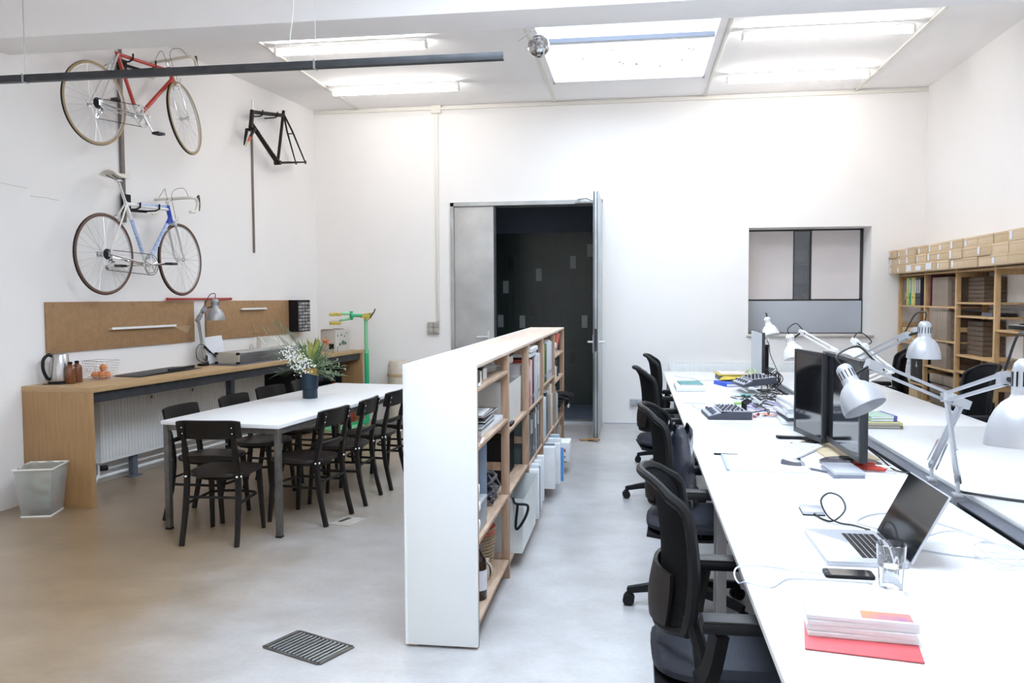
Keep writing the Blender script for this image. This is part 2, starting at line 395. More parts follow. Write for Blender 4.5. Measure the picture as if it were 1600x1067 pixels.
skylight('window_3', -1.2, 1.1, 1.6, 4.4, (3.0,))
# skirting at the back and left wall
struct('baseboard_back', M().bb(-0.38, XR, YB-0.008, YB, 0, 0.012), 'lgrey')
# ---------------------------------------------------------------- doorway
b = M()                                                   # steel frame lining
for x0, x1 in ((-2.345, -2.30), (-0.44, -0.395)): b.bb(x0, x1, YB-0.02, YB+0.20, 0, 2.82)
b.bb(-2.345, -0.395, YB-0.02, YB+0.20, 2.775, 2.825)
struct('trim_2', b, 'steel')
def handle(par, x, y, z, sx, sy, lab='silver lever handle'):
    b = M().box((x, y, z), (0.03, 0.008, 0.15), bev=0.003)
    b.tube([(x, y, z), (x, y+sy*0.055, z), (x+sx*0.03, y+sy*0.06, z), (x+sx*0.14, y+sy*0.06, z)], 0.011, 8)
    return struct('door_handle', b, 'alu', par, label=lab)
b = M().bb(-2.298, -1.785, YB, YB+0.055, 0.012, 2.772, bev=0.004)
b.bb(-1.80, -1.755, YB+0.01, YB+0.05, 0.012, 2.772, 1)
d1 = struct('door_1', b, ['door', 'dksteel'])
handle(d1, -1.86, YB, 1.10, -1, -1)
b = M()
for z in (2.42, 2.30, 2.20): b.cyl((-2.312, YB-0.012, z-0.05), (-2.312, YB-0.012, z+0.05), 0.012, n=8)
struct('hinge', b, 'steel', d1)
X0 = -0.452
b = M().bb(X0, X0+0.058, 9.37, YB-0.03, 0.02, 2.775, bev=0.003)
for x in (X0+0.012, X0+0.046): b.bb(x-0.004, x+0.004, 9.360, 9.372, 0.03, 2.765, 1)
b.bb(X0+0.018, X0+0.040, 9.362, 9.371, 1.0, 1.25, 1)
d2 = struct('door_2', b, ['steel', 'dksteel'])
hb = M()
for sx, x in ((-1, X0), (1, X0+0.058)):
    hb.tube([(x, 9.44, 1.10), (x+sx*0.055, 9.44, 1.10), (x+sx*0.06, 9.47, 1.10), (x+sx*0.06, 9.56, 1.10)], 0.011, 8)
    hb.box((x+sx*0.004, 9.44, 1.08), (0.008, 0.04, 0.2))
struct('door_handle', hb, 'alu', d2, label='silver lever handle on both faces')
b = M().box((-0.62, YB-0.045, 2.80), (0.24, 0.05, 0.045), bev=0.004)
b.tube([(-0.70, YB-0.06, 2.825), (-0.58, 10.30, 2.80), (X0, 10.2, 2.74)], 0.008, 6)
struct('door_closer', b, 'steel', d2)
b = M(); b.box((-0.52, 9.34, 0.012), (0.16, 0.05, 0.018), rot=0.3); b.box((-0.44, 9.30, 0.022), (0.13, 0.045, 0.018), rot=-0.4)
tag(obj('door_wedge', b, 'mdf'), 'splintered wooden wedge under the open steel door leaf', 'wedge')
# the corridor beyond
b = M(); b.bb(-3.4, 1.2, 12.5, 12.7, -0.2, 2.56, 0); b.bb(-3.4, 1.2, 12.5, 12.7, 2.56, 3.3, 1); b.bb(-3.5, -3.4, YB+0.46, 12.7, -0.2, 3.3, 1); b.bb(1.2, 1.3, YB+0.46, 12.7, -0.2, 3.3, 1)
b.bb(-3.5, 1.3, YB+0.44, 12.7, 3.3, 3.4, 1)
for i, (x, z) in enumerate([(-1.41, 1.94), (-0.90, 2.12), (-0.65, 2.29), (-1.91, 1.76), (-1.66, 1.24), (-0.73, 1.24), (-1.99, 1.25), (-1.83, 2.11), (-1.16, 1.59), (-1.50, 1.42), (-0.90, 0.71)]):
    b.box((x, 12.497, z), (0.085, 0.012, 0.185), 2 if i < 7 else 3)
struct('wall_corridor', b, ['corr', 'corrp', 'tw', 'tb'])
b = M()
for i in range(34): b.bb(-3.3+i*0.1-0.0015, -3.3+i*0.1+0.0015, 12.496, 12.5, 0, 2.56)
for i in range(13): b.bb(-3.4, 1.2, 12.496, 12.5, i*0.2-0.0015, i*0.2+0.0015)
struct('trim_3', b, 'tb')
struct('floor_corridor', M().bb(-3.5, 1.3, YB+0.14, 12.7, -0.16, -0.001), mat('dark_corridor_floor', (0.10, 0.12, 0.17), 0.5, var=0.2))
struct('trim_4', M().bb(-2.3, -0.44, YB-0.03, YB+0.18, -0.02, 0.022, bev=0.003), 'steel')
# ---------------------------------------------------------------- window to the next room
YW = YB+0.36
b = M()
for x0, x1 in ((1.39, 1.43), (2.775, 2.82), (1.975, 1.995), (2.185, 2.205)): b.bb(x0, x1, YW, YW+0.05, 1.13, 2.44)
for z0, z1 in ((2.415, 2.44), (1.545, 1.565), (1.13, 1.145)): b.bb(1.39, 2.82, YW, YW+0.05, z0, z1)
w1 = struct('window_1', b, mat('dark_window_frame', (0.045, 0.04, 0.04), 0.5))
struct('glass', M().bb(1.43, 2.78, YW+0.02, YW+0.028, 1.14, 2.42), 'winglass', w1)
for x0, x1 in ((1.432, 1.977), (2.203, 2.777)):
    struct('blind', M().bb(x0, x1, YW-0.012, YW-0.004, 1.565, 2.418), 'blind', w1, label='drawn off-white blind')
struct('panel', M().bb(1.40, 2.80, YW-0.03, YW-0.008, 1.142, 1.542, bev=0.002), 'lgrey', w1, label='light grey board across the lower window')
struct('window_sill', M().bb(1.37, 2.86, YB-0.03, YW, 1.105, 1.132, bev=0.004), mat('stone_sill', (0.60, 0.56, 0.52), 0.6, var=0.1), w1)
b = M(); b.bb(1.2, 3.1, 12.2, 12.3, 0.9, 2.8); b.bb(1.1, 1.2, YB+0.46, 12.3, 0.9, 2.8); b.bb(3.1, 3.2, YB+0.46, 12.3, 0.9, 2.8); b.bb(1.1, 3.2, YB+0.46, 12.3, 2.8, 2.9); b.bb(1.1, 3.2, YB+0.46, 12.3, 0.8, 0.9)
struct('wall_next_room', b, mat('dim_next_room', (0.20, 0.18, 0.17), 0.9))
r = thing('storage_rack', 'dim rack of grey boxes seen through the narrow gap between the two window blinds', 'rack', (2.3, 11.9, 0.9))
b = M()
for x in (-0.5, 0.5): b.bb(x-0.02, x+0.02, -0.2, 0.2, 0, 1.6)
obj('upright', b, 'dksteel', r)
for z in (0.55, 0.85, 1.15):
    obj('shelf', M().bb(-0.5, 0.5, -0.2, 0.2, z-0.015, z+0.015), 'greyp', r)
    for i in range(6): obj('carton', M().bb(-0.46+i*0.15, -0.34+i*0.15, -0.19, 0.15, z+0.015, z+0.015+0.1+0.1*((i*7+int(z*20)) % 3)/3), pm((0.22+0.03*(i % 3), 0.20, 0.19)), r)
# ---------------------------------------------------------------- ceiling and wall services
b = M().bb(-4.15, XR, YB-0.035, YB, ZC-0.055, ZC-0.02, bev=0.004); struct('trim_5', b, 'cream')
b = M().bb(-2.535, -2.495, YB-0.022, YB, 1.30, ZC-0.03, bev=0.004); b.bb(-2.58, -2.45, YB-0.05, YB, ZC-0.10, ZC-0.0, bev=0.006)
tag(obj('cable_duct', b, 'cream'), 'narrow cream cable duct running down the back wall to the four sockets', 'cable duct')
def duct(n, x0, y0, x1, y1, label):
    b = M(); d = Vector((x1-x0, y1-y0, 0)); b.box(((x0+x1)/2, (y0+y1)/2, ZC-0.009), (d.length, 0.035, 0.018), rot=math.atan2(d.y, d.x), bev=0.003)
    tag(obj(n, b, 'cream'), label, 'cable duct')
duct('cable_duct', -0.99, 6.0, -0.99, YB-0.04, 'cream cable duct along the ceiling left of the skylight')
duct('cable_duct', 0.85, 6.0, 0.85, YB-0.04, 'cream cable duct along the ceiling right of the skylight')
duct('cable_duct', -3.56, 6.0, -3.56, YB-0.04, 'cream cable duct along the ceiling past the left lamp ends')
duct('cable_duct', 2.62, 6.0, 2.62, YB-0.04, 'cream cable duct along the ceiling past the right lamp ends')
t = thing('fluorescent_light', 'lit fluorescent batten nearest the beam on the left ceiling', 'ceiling light', (-2.70, 7.87, ZC), group='fluorescent battens')
obj('housing', M().box((0, 0, -0.022), (1.50, 0.055, 0.044), bev=0.005), 'wpl', t)
for s in (-1, 1): obj('lamp_holder', M().box((s*0.745, 0, -0.065), (0.025, 0.06, 0.07), bev=0.006), 'cream', t)
obj('tube', M().cyl((-0.735, 0, -0.085), (0.735, 0, -0.085), 0.020, n=14), 'tube', t)
dup(t, (-2.73, 9.50, ZC), 0, 'lit fluorescent batten nearest the back wall on the left ceiling')
dup(t, (1.73, 8.10, ZC), 0, 'lit fluorescent batten nearest the beam on the right ceiling')
dup(t, (1.76, 9.68, ZC), 0, 'lit fluorescent batten nearest the back wall on the right ceiling')
# mirror ball on the beam
t = thing('mirror_ball', 'small mirrored disco ball hanging below the beam beside the skylight', 'disco ball', (-0.672, 6.0, 3.375))
obj('ball', M().sph((0, 0, 0), 0.078, u=22, v=16), 'ball', t, ang=5)
obj('hook', M().tube([(-0.07, -0.085, 0.10), (-0.075, -0.05, 0.105), (-0.05, -0.04, 0.10), (-0.14, -0.03, 0.03)], 0.006, 6), 'chrome', t)
obj('string', M().tube([(-0.06, -0.04, 0.10), (-0.03, 0, 0.115), (0, 0, 0.078)], 0.003, 6), 'wcable', t)
# the suspended steel bar
t = thing('suspended_bar', 'long dark steel bar hung from the ceiling across the upper left', 'steel bar', (-2.6, 5.0, 3.03), rz=0.0)
b = M().box((0, 0, 0), (3.66, 0.045, 0.045), bev=0.003); obj('bar', b, 'dksteel', t, loc=(-0.0, 0, 0))
obj('suspension_wire', M().cyl((0.663, 0, 0.02), (0.672, 0, 1.03), 0.0025, n=5).box((0.663, 0, 0), (0.012, 0.055, 0.055)), 'steel', t)
obj('suspension_wire', M().cyl((-1.3, 0, 0.02), (-1.3, 0, 1.03), 0.0025, n=5).box((-1.3, 0, 0), (0.012, 0.055, 0.055)), 'steel', t)
obj('power_cord', M().tube(spl([(0.49, 0, 0.02), (0.50, 0.0, 0.15), (0.53, 0, 0.45), (0.50, 0, 1.03)]), 0.004, 6), 'cream', t)
# sockets
def socket(label, loc, nx, nz, mname='cream', s=0.065):
    t = thing('wall_socket', label, 'socket', loc)
    for i in range(nx):
        for k in range(nz):
            x = (i-(nx-1)/2)*s*1.06; z = (k-(nz-1)/2)*s*1.06
            obj('socket_unit', M().box((x, -0.022, z), (s, 0.044, s), bev=0.005), mname, t)
    return t
socket('block of four surface sockets at the end of the cable duct left of the door', (-2.578, YB, 1.216), 2, 2, pm((0.42, 0.39, 0.34)), 0.072)
socket('grey double surface socket low on the back wall between door and desks', (0.028, YB, 0.278), 2, 1, pm((0.42, 0.44, 0.48)), 0.078)
# radiator under the window
def radiator(name, label, loc, rz, L, H, D, pitch, ends):
    t = thing(name, label, 'radiator', loc, rz)
    b = M(); b.bb(0, L, -D, -D+0.02, 0, H, bev=0.004); b.bb(0, L, -0.03, -0.01, 0, H)
    k = int(L/pitch)
    for i in range(k): b.bb((i+0.25)*pitch, (i+0.62)*pitch, -D-0.006, -D+0.004, 0.03, H-0.03, bev=0.003)
    obj('front_panel', b, 'whitem' if ends else 'white', t)
    g = M()
    for i in range(int(L/0.045)): g.bb(0.02+i*0.045, 0.02+i*0.045+0.03, -D+0.025, -0.035, H-0.004, H+0.003)
    obj('top_grille', g, pm((0.50, 0.50, 0.52)), t)
    for x in (-0.003, L): obj('side_panel', M().bb(x, x+0.003, -D, -0.01, 0, H), 'wpl', t)
    return t
t = radiator('radiator', 'long low white radiator on the back wall behind the desks', (0.434, YB, 0.14), 0, 2.2, 0.64, 0.11, 0.04, True)
# hatch and drain in the floor
t = thing('floor_drain', 'slotted steel drain grate set in the concrete floor', 'drain', (-1.478, 3.604, 0), math.atan2(0.198, 0.088)-PI/2+PI/2)
b = M(); L_, W_ = 0.215, 0.345
for y in (-W_/2, W_/2): b.bb(-L_/2, L_/2, y-0.012, y+0.012, 0.0, 0.006)
for x in (-L_/2, L_/2): b.bb(x-0.008, x+0.008, -W_/2, W_/2, 0.0, 0.006)
obj('frame', b, 'tblsteel', t)
obj('pit', M().bb(-L_/2, L_/2, -W_/2, W_/2, 0.0002, 0.0012), 'blackpl', t)
b = M()
for i in range(13): b.bb(-L_/2, L_/2, -W_/2+0.022+i*0.0248-0.005, -W_/2+0.022+i*0.0248+0.004, 0.001, 0.006)
obj('grate_bars', b, 'steel', t)
b = M().prism([(-2.151, 5.637), (-1.979, 5.591), (-1.918, 5.805), (-2.066, 5.841)], 0.0005, 0.005); b.prism([(-2.10, 5.70), (-2.07, 5.69), (-2.03, 5.80), (-2.06, 5.81)], 0.005, 0.007, 1)
tag(obj('floor_hatch', b, [pm((0.42, 0.38, 0.33), 0.5), 'tblsteel']), 'square metal inspection plate flush in the floor beside the dining chairs', 'floor plate')
b = M()
for (t0, z0), (t1, z1) in (((5.17, 2.490), (5.30, 2.482)), ((5.30, 2.482), (5.42, 2.480)), ((5.457, 2.421), (5.60, 2.424)), ((5.60, 2.424), (5.74, 2.418))):
    q0, q1 = LP(t0, LC+0.001, z0), LP(t1, LC+0.001, z1); b.tube([q0, q1], 0.0035, 5)
struct('trim_6', b, 'cream')          # crack lines of the left wall, drawn as thin raised tubes
# ================================================================== LEFT WALL
W0 = LP(0, LC)
def wt(name, label, cat, t, e, z, group=None):         # a thing on the left wall: t along it, e off it
    return thing(name, label, cat, LP(t, LC+e, z), LRZ, group)
def board(name, label, t0, t1, shelf, extra=None):
    t = wt(name, label, 'board', (t0+t1)/2, 0, 1.376)
    w = t1-t0; b = M().bb(-w/2, w/2, -0.02, 0, -0.208, 0.208, bev=0.002)
    obj('panel', b, 'mdf', t)
    g = M()
    for x in (-w/2+0.07, 0.05, w/2-0.07):
        for z in (-0.18, 0.18): g.cyl((x, -0.0225, z), (x, -0.019, z), 0.006, n=8)
    obj('screw', g, 'tblsteel', t)
    a, c, z = shelf
    obj('ledge', M().bb(a, c, -0.055, -0.02, z-0.006, z+0.004, bev=0.002).bb(a, c, -0.057, -0.053, z-0.006, z+0.014), 'wpl', t, label='slim white ledge')
    return t
t = board('hardboard_panel', 'long brown hardboard panel on the wall above the kettle', 5.55, 7.455, (-0.26, 0.62, -0.035))
b = M().prism([(0.62, -0.045), (0.90, -0.04), (0.84, -0.115)], -0.0215, -0.0203, ax='y'); obj('scuff', b, pm((0.40, 0.28, 0.16)), t, label='pale torn patch on the board')
board('hardboard_panel', 'brown hardboard panel on the wall behind the clamp lamp, left of the drawer cabinet', 7.655, 9.33, (-0.22, 0.28, 0.11))
t = wt('red_tube', 'long thin red tube lying along the top of the hardboard panels', 'tube', 7.55, 0.03, 1.603)
obj('shaft', M().cyl((-0.50, 0, 0), (0.52, 0, 0), 0.013, n=10), mat('red_matt', (0.36, 0.04, 0.035), 0.5), t)
for s in (0.52, -0.525): obj('end_cap', M().cyl((s, 0, 0), (s+0.025, 0, 0), 0.0155, n=10), 'red', t)
# small parts cabinet
t = wt('drawer_cabinet', 'black small-parts cabinet with rows of clear drawers on the wall', 'cabinet', 9.49, 0, 1.19)
b = M(); b.bb(-0.155, 0.155, -0.14, 0, 0, 0.395)
obj('cabinet_shell', b, 'blackpl', t)
for k in range(9):
    for i in range(4):
        x = -0.108+i*0.072; z = 0.026+k*0.0405
        d = obj('drawer', M().box((x, -0.144, z), (0.060, 0.012, 0.031), bev=0.003), pm((0.16+0.07*((i*3+k*5) % 4), 0.15+0.07*((i*3+k*5) % 4), 0.16+0.07*((i*3+k*5) % 4)), 0.3), t)
        obj('drawer_pull', M().box((x, -0.153, z-0.006), (0.026, 0.010, 0.006)), 'chrome', d)
# wall rails
t = wt('wall_rail', 'tall brown-grey steel rail on the wall behind the two hanging bicycles', 'rail', 6.475, 0, 2.3)
obj('rail_profile', M().bb(-0.02, 0.02, -0.03, 0, 0, 1.55, bev=0.003), pm((0.20, 0.165, 0.15), 0.5, 0.3), t)
t2 = wt('wall_rail', 'thin steel strip on the wall below the hanging black bicycle frame', 'rail', 8.60, 0, 2.13)
obj('rail_profile', M().bb(-0.012, 0.012, -0.02, 0, 0, 1.62, bev=0.003), pm((0.22, 0.18, 0.16), 0.5, 0.3), t2)

# ---------------------------------------------------------------- bicycles
def V(x, z, y=0): return Vector((x, y, z))
def wheel(par, c, R, steer, tyre, q, sil):
    """wheel as a part; q turns the steered wheel about the vertical"""
    T = (steer @ Matrix.Translation(c) if steer is not None else Matrix.Translation(c)) @ Matrix.Rotation(PI/2, 4, 'X')
    b = M(); b.X = T
    n = 56; b.tube([(R*0.965*math.cos(2*PI*i/n), R*0.965*math.sin(2*PI*i/n), 0) for i in range(n)], 0.0085, 6, closed=True)
    w = obj('wheel', b, sil, par)
    b = M(); b.X = T; b.tube([(R*math.cos(2*PI*i/n), R*math.sin(2*PI*i/n), 0) for i in range(n)], 0.0155, 10, closed=True)
    for f in b.bm.faces:
        d = (T.inverted() @ f.calc_center_median()).length
        f.material_index = 1 if d > R+0.0085 else 0
    obj('tyre', b, [tyre, 'rubber'], w)
    b = M(); b.X = T
    for i in range(28):
        a = 2*PI*i/28; s = 1 if i % 2 else -1; a2 = a+s*(0.9 if (i//2) % 2 else -0.9)
        b.tube([(0.018*math.cos(a2), 0.018*math.sin(a2), s*0.03), (R*0.96*math.cos(a), R*0.96*math.sin(a), 0)], 0.0011, 4, cap=False)
    obj('spokes', b, 'chrome', w)
    b = M(); b.X = T; b.cyl((0, 0, -0.05), (0, 0, 0.05), 0.012, n=10); b.cyl((0, 0, -0.034), (0, 0, -0.030), 0.022, n=12); b.cyl((0, 0, 0.030), (0, 0, 0.034), 0.022, n=12)
    b.tube([(0, 0, -0.05), (0, 0, -0.065), (0.05, 0.01, -0.07)], 0.004, 6)
    obj('hub', b, 'chrome', w)
    return w
def bicycle(t, P, mats, seat=True, crank=0.0, steer=0.0, bars=True):
    """P: rear hub, bottom bracket, seat cluster, head top, head bottom, front hub (x, z)"""
    rh, bb_, sc, ht, hb, fh = [Vector((a, 0, c)) for a, c in P]
    mf, mst, mdt, mht, mstay, mfork, tyre, tape = mats
    b = M()
    hd = (ht-hb).normalized(); h1 = hb+hd*0.025; h2 = ht-hd*0.025
    b.tube([hb-hd*0.015, hb, ht, ht+hd*0.012], [0.022, 0.020, 0.020, 0.022], 12, 3)
    b.tube([sc, h2], 0.0155, 12, 0)
    m1 = sc.lerp(bb_, 0.25); m2 = sc.lerp(bb_, 0.80)
    b.tube([sc+(sc-bb_).normalized()*0.02, m1], 0.0165, 12, 0); b.tube([m1, m2], 0.0165, 12, 1); b.tube([m2, bb_], 0.0165, 12, 4)
    d1, d2 = bb_.lerp(h1, 0.10), bb_.lerp(h1, 0.86)
    b.tube([bb_, d1], 0.019, 12, 4); b.tube([d1, d2], 0.019, 12, 2); b.tube([d2, h1], 0.019, 12, 3)
    b.cyl(bb_+Vector((0, -0.035, 0)), bb_+Vector((0, 0.035, 0)), 0.021, n=14, m=4)
    for s in (-1, 1):
        b.tube([sc+Vector((0, s*0.012, 0)), sc.lerp(rh, 0.3)+Vector((0, s*0.03, 0)), rh+Vector((0, s*0.062, 0))], [0.008, 0.008, 0.006], 8, 4)
        b.tube([bb_+Vector((-0.01, s*0.025, 0)), bb_.lerp(rh, 0.25)+Vector((0, s*0.032, 0)), rh+Vector((0, s*0.062, 0))], [0.010, 0.010, 0.007], 8, 5)
        b.box(rh+Vector((0.0, s*0.062, 0)), (0.04, 0.005, 0.045), 5)
    obj('frame', b, [mf, mst, mdt, mht, mstay, 'chrome'], t)
    # fork, steered
    R = 0.332
    ax = Matrix.Translation(hb) @ Matrix.Rotation(steer, 4, hd) @ Matrix.Translation(-hb)
    b = M(); b.X = ax; cr = hb-hd*0.035
    b.box(cr, (0.04, 0.10, 0.028), bev=0.008)
    for s in (-1, 1):
        e = fh+Vector((0, s*0.048, 0)); st = cr+Vector((0.0, s*0.042, 0))
        b.tube(spl([st, st.lerp(e, 0.5)-Vector((0.004, 0, 0)), st.lerp(e, 0.8)-Vector((0.016, 0, 0)), e], 4), [0.0125-0.0065*i/12 for i in range(13)], 8)
    obj('fork', b, mfork, t)
    fhs = ax @ fh
    wheel(t, rh, R, None, tyre, 0, 'alu'); wheel(t, fh, R, ax, tyre, 0, 'alu')
    # brakes
    b = M(); b.X = ax
    for s in (-1, 1): b.tube([cr+Vector((0.03, s*0.0, 0.03)), cr+Vector((0.035, s*0.035, 0.01)), cr+Vector((0.025, s*0.022, -0.04))], 0.005, 6)
    b.tube([cr+Vector((0.03, 0.0, 0.03)), cr+Vector((0.035, -0.045, 0.035)), cr+Vector((0.04, -0.05, 0.07))], 0.004, 6)
    obj('front_brake', b, 'chrome', t)
    b = M(); q = sc.lerp(rh, 0.30)+(rh-bb_).normalized()*0.02
    for s in (-1, 1): b.tube([q+Vector((-0.01, 0, 0.03)), q+Vector((-0.02, s*0.035, 0.01)), q+Vector((-0.025, s*0.02, -0.035))], 0.005, 6)
    obj('rear_brake', b, 'chrome', t)
    # drivetrain on the near side
    y = -0.05
    b = M(); n = 40
    b.tube([bb_+Vector((0.093*math.cos(2*PI*i/n), y, 0.093*math.sin(2*PI*i/n))) for i in range(n)], 0.0045, 6, closed=True)
    b.tube([bb_+Vector((0.075*math.cos(2*PI*i/n), y+0.007, 0.075*math.sin(2*PI*i/n))) for i in range(n)], 0.004, 6, closed=True)
    for i in range(5):
        a = 2*PI*i/5+0.3; b.tube([bb_+Vector((0, y-0.008, 0)), bb_+Vector((0.085*math.cos(a), y, 0.085*math.sin(a)))], 0.006, 6)
    obj('chainring', b, 'chrome', t)
    for s in (-1, 1):
        d = Vector((math.cos(crank), 0, math.sin(crank)))*(-s)
        o = bb_+Vector((0, s*0.065, 0)); e = o+d*0.17+Vector((0, s*0.012, 0))
        c_ = obj('crank', M().tube([bb_+Vector((0, s*0.03, 0)), o, e], [0.010, 0.012, 0.009], 8), 'chrome', t)
        p = M(); p.cyl(e, e+Vector((0, s*0.10, 0)), 0.007, n=8)
        for k in (0.02, 0.09):
            p.box(e+Vector((0, s*k, 0)), (0.085, 0.007, 0.022), bev=0.002)
        for k in (-0.04, 0.04): p.box(e+Vector((k, s*0.055, 0)), (0.006, 0.07, 0.022))
        obj('pedal', p, 'dksteel', c_)
    b = M()
    for k in range(6): b.cyl(rh+Vector((0, -0.028-0.005*k, 0)), rh+Vector((0, -0.031-0.005*k, 0)), 0.046-0.004*k, n=22)
    obj('cassette', b, 'dksteel', t)
    dr = rh+Vector((0.01, -0.052, -0.062)); dr2 = rh+Vector((-0.035, -0.052, -0.115))
    if P[0][1] > 3: dr2 = rh+Vector((-0.02, -0.052, -0.12))
    b = M()
    for c_ in (dr, dr2): b.cyl(c_+Vector((0, -0.004, 0)), c_+Vector((0, 0.004, 0)), 0.020, n=12)
    b.tube([rh+Vector((0.0, -0.068, -0.02)), dr+Vector((0.03, -0.015, 0)), dr], 0.011, 6); b.tube([dr+Vector((0, -0.007, 0)), dr2+Vector((0, -0.007, 0))], 0.005, 6)
    obj('derailleur', b, 'chrome', t)
    b = M(); rr_ = 0.036
    b.tube([rh+Vector((0, -0.045, rr_)), bb_+Vector((0, y, 0.093))], 0.0035, 5)
    b.tube([rh+Vector((0.03, -0.045, 0.01)), rh+Vector((0.03, -0.048, -0.03)), dr+Vector((0.018, 0, 0)), dr2+Vector((-0.016, 0, 0)), dr2+Vector((0, 0, -0.02)), bb_+Vector((0, y, -0.093))], 0.0035, 5)
    obj('chain', b, 'dksteel', t)
    # bars
    if bars:
        b = M(); b.X = ax; top = ht+hd*0.055
        b.tube([ht, top], 0.011, 8); fw = Vector((hd.z, 0, -hd.x)).normalized()
        b.tube([top-hd*0.01, top+fw*0.10+Vector((0, 0, 0.005))], 0.013, 8)
        obj('stem', b, 'chrome', t)
        st = top+fw*0.10
        b = M(); b.X = ax; pts = []
        for s in (-1, 1):
            q = [st+Vector((0, 0, 0)), st+Vector((0.0, s*0.10, 0.004)), st+Vector((0.01, s*0.185, 0.004)), st+Vector((0.065, s*0.205, 0.0)), st+Vector((0.095, s*0.205, -0.045)), st+Vector((0.06, s*0.205, -0.115)), st+Vector((-0.035, s*0.205, -0.135))]
            b.tube(spl(q, 5), 0.0145, 8)
        obj('handlebar', b, tape, t)
        b = M(); b.X = ax
        for s in (-1, 1):
            b.tube([st+Vector((0.08, s*0.205, -0.005)), st+Vector((0.115, s*0.205, 0.03)), st+Vector((0.125, s*0.205, 0.0)), st+Vector((0.13, s*0.205, -0.06)), st+Vector((0.118, s*0.205, -0.11))], [0.014, 0.013, 0.009, 0.006, 0.005], 8)
            b.tube(spl([st+Vector((0.02, s*0.17, 0.0)), st+Vector((0.03, s*0.10, 0.10)), st+Vector((-0.05, s*0.03, 0.04)), cr+Vector((0.04, s*0.02, 0.05))], 6), 0.0022, 5)
        obj('brake_lever', b, 'dksteel', t)
    if seat:
        u = (sc-bb_).normalized(); tp = sc+u*0.20
        b = M(); b.tube([sc, tp], 0.0125, 10); b.box(tp+Vector((0, 0, 0.01)), (0.05, 0.04, 0.03), bev=0.006)
        sp = obj('seatpost', b, 'chrome', t)
        s0 = tp+Vector((-0.13, 0, 0.055))
        def sf(u_, v_):
            x = u_*0.275; w = 0.072*(1-u_)**0.8*(1 if u_ < 0.95 else 0.7)+0.018; a = (v_-0.5)*PI
            return s0+Vector((x, w*math.sin(a), 0.02*math.cos(a)-0.025*abs(math.sin(a))**2+0.014*(2*u_-1)**2))
        obj('saddle', M().sheet(sf, 14, 12, 0.006), tape, t)
        b = M()
        for s in (-1, 1): b.tube([s0+Vector((0.02, s*0.03, -0.01)), s0+Vector((0.10, s*0.022, -0.035)), s0+Vector((0.17, s*0.02, -0.03)), s0+Vector((0.25, s*0.008, 0))], 0.0035, 6)
        obj('saddle_rail', b, 'dksteel', sp)
    else:
        obj('seatpost', M().tube([sc, sc+(sc-bb_).normalized()*0.035], 0.0125, 8), 'chrome', t)
E_ = 0.2
t = wt('road_bicycle', 'blue and white racing bicycle hanging lower on the wall with white saddle', 'bicycle', 6.5, E_, 1.95)
o = (6.5, 1.95); Q = lambda l: [(a-o[0], c-o[1]) for a, c in l]
bicycle(t, Q([(6.006, 1.987), (6.53, 1.915), (6.285, 2.44), (6.845, 2.470), (6.885, 2.345), (7.014, 1.982)]),
        ['bikewhite', 'lblue', 'lblue', 'blue', 'bikewhite', 'alu', 'brownwall', mat('white_bar_tape', (0.72, 0.70, 0.62), 0.6)], True, 0.08, 0.06)
obj('blue_top_sleeve', M().tube([V(6.44-6.5, 2.449-1.95), V(6.81-6.5, 2.469-1.95)], 0.0165, 12), 'lblue', t, label='pale blue section of the top tube')
b = M()
for i in range(9):
    q = Vector((6.53-6.5, 0, 1.915-1.95)).lerp(Vector((6.885-6.5, 0, 2.345-1.95)), 0.42+0.045*i); b.box(q+Vector((0, -0.0185, 0)), (0.012, 0.002, 0.015), rot=Matrix.Rotation(-0.88, 4, 'Y'))
obj('frame_lettering', b, 'bikewhite', t, label='white lettering on the down tube')
h1 = wt('bicycle_hanger', 'black wall hook carrying the blue and white bicycle by its top tube', 'hook', 6.5, 0, 1.95)
b = M(); b.bb(-0.07, 0.02, -0.06, -0.031, 0.46, 0.60)
for hx, hz in ((-0.06, 0.494), (0.20, 0.505)):
    b.tube([(hx, -0.05, hz-0.035), (hx, -E_+0.02, hz-0.035), (hx, -E_-0.022, hz-0.020), (hx, -E_-0.024, hz+0.024)], 0.008, 8)
b.tube([(-0.08, -0.06, 0.455), (0.22, -0.06, 0.468)], 0.013, sq=True)
obj('arm', b, 'blackpl', h1)
t = wt('road_bicycle', 'red racing bicycle hanging highest on the wall with cream tyres', 'bicycle', 6.5, E_, 3.25); t.rotation_euler.z -= 0.05
o = (6.5, 3.25)
bicycle(t, Q([(5.977, 3.245), (6.475, 3.232), (6.245, 3.725), (6.885, 3.765), (6.945, 3.655), (7.075, 3.335)]),
        ['red', 'red', 'red', 'red', 'alu', 'chrome', 'tan', mat('cream_bar_tape', (0.66, 0.62, 0.52), 0.6)], False, -0.95, 0.30)
b = M()
for i in range(8):
    q = Vector((6.475-6.5, 0, 3.232-3.25)).lerp(Vector((6.945-6.5, 0, 3.655-3.25)), 0.50+0.04*i); b.box(q+Vector((0, -0.0185, 0)), (0.011, 0.002, 0.016), rot=Matrix.Rotation(-0.74, 4, 'Y'))
obj('frame_lettering', b, 'bikewhite', t, label='pale lettering on the down tube')
h2 = wt('bicycle_hanger', 'black wall hook carrying the red bicycle by its top tube', 'hook', 6.5, 0, 3.25)
b = M(); b.bb(-0.07, 0.02, -0.06, -0.031, 0.36, 0.50)
for hx, hz in ((-0.10, 0.485), (0.20, 0.503)):
    b.tube([(hx, -0.05, hz-0.035), (hx, -E_+0.02, hz-0.035), (hx, -E_-0.022, hz-0.020), (hx, -E_-0.024, hz+0.03)], 0.008, 8)
b.tube([(-0.12, -0.06, 0.445), (0.22, -0.06, 0.463)], 0.013, sq=True)
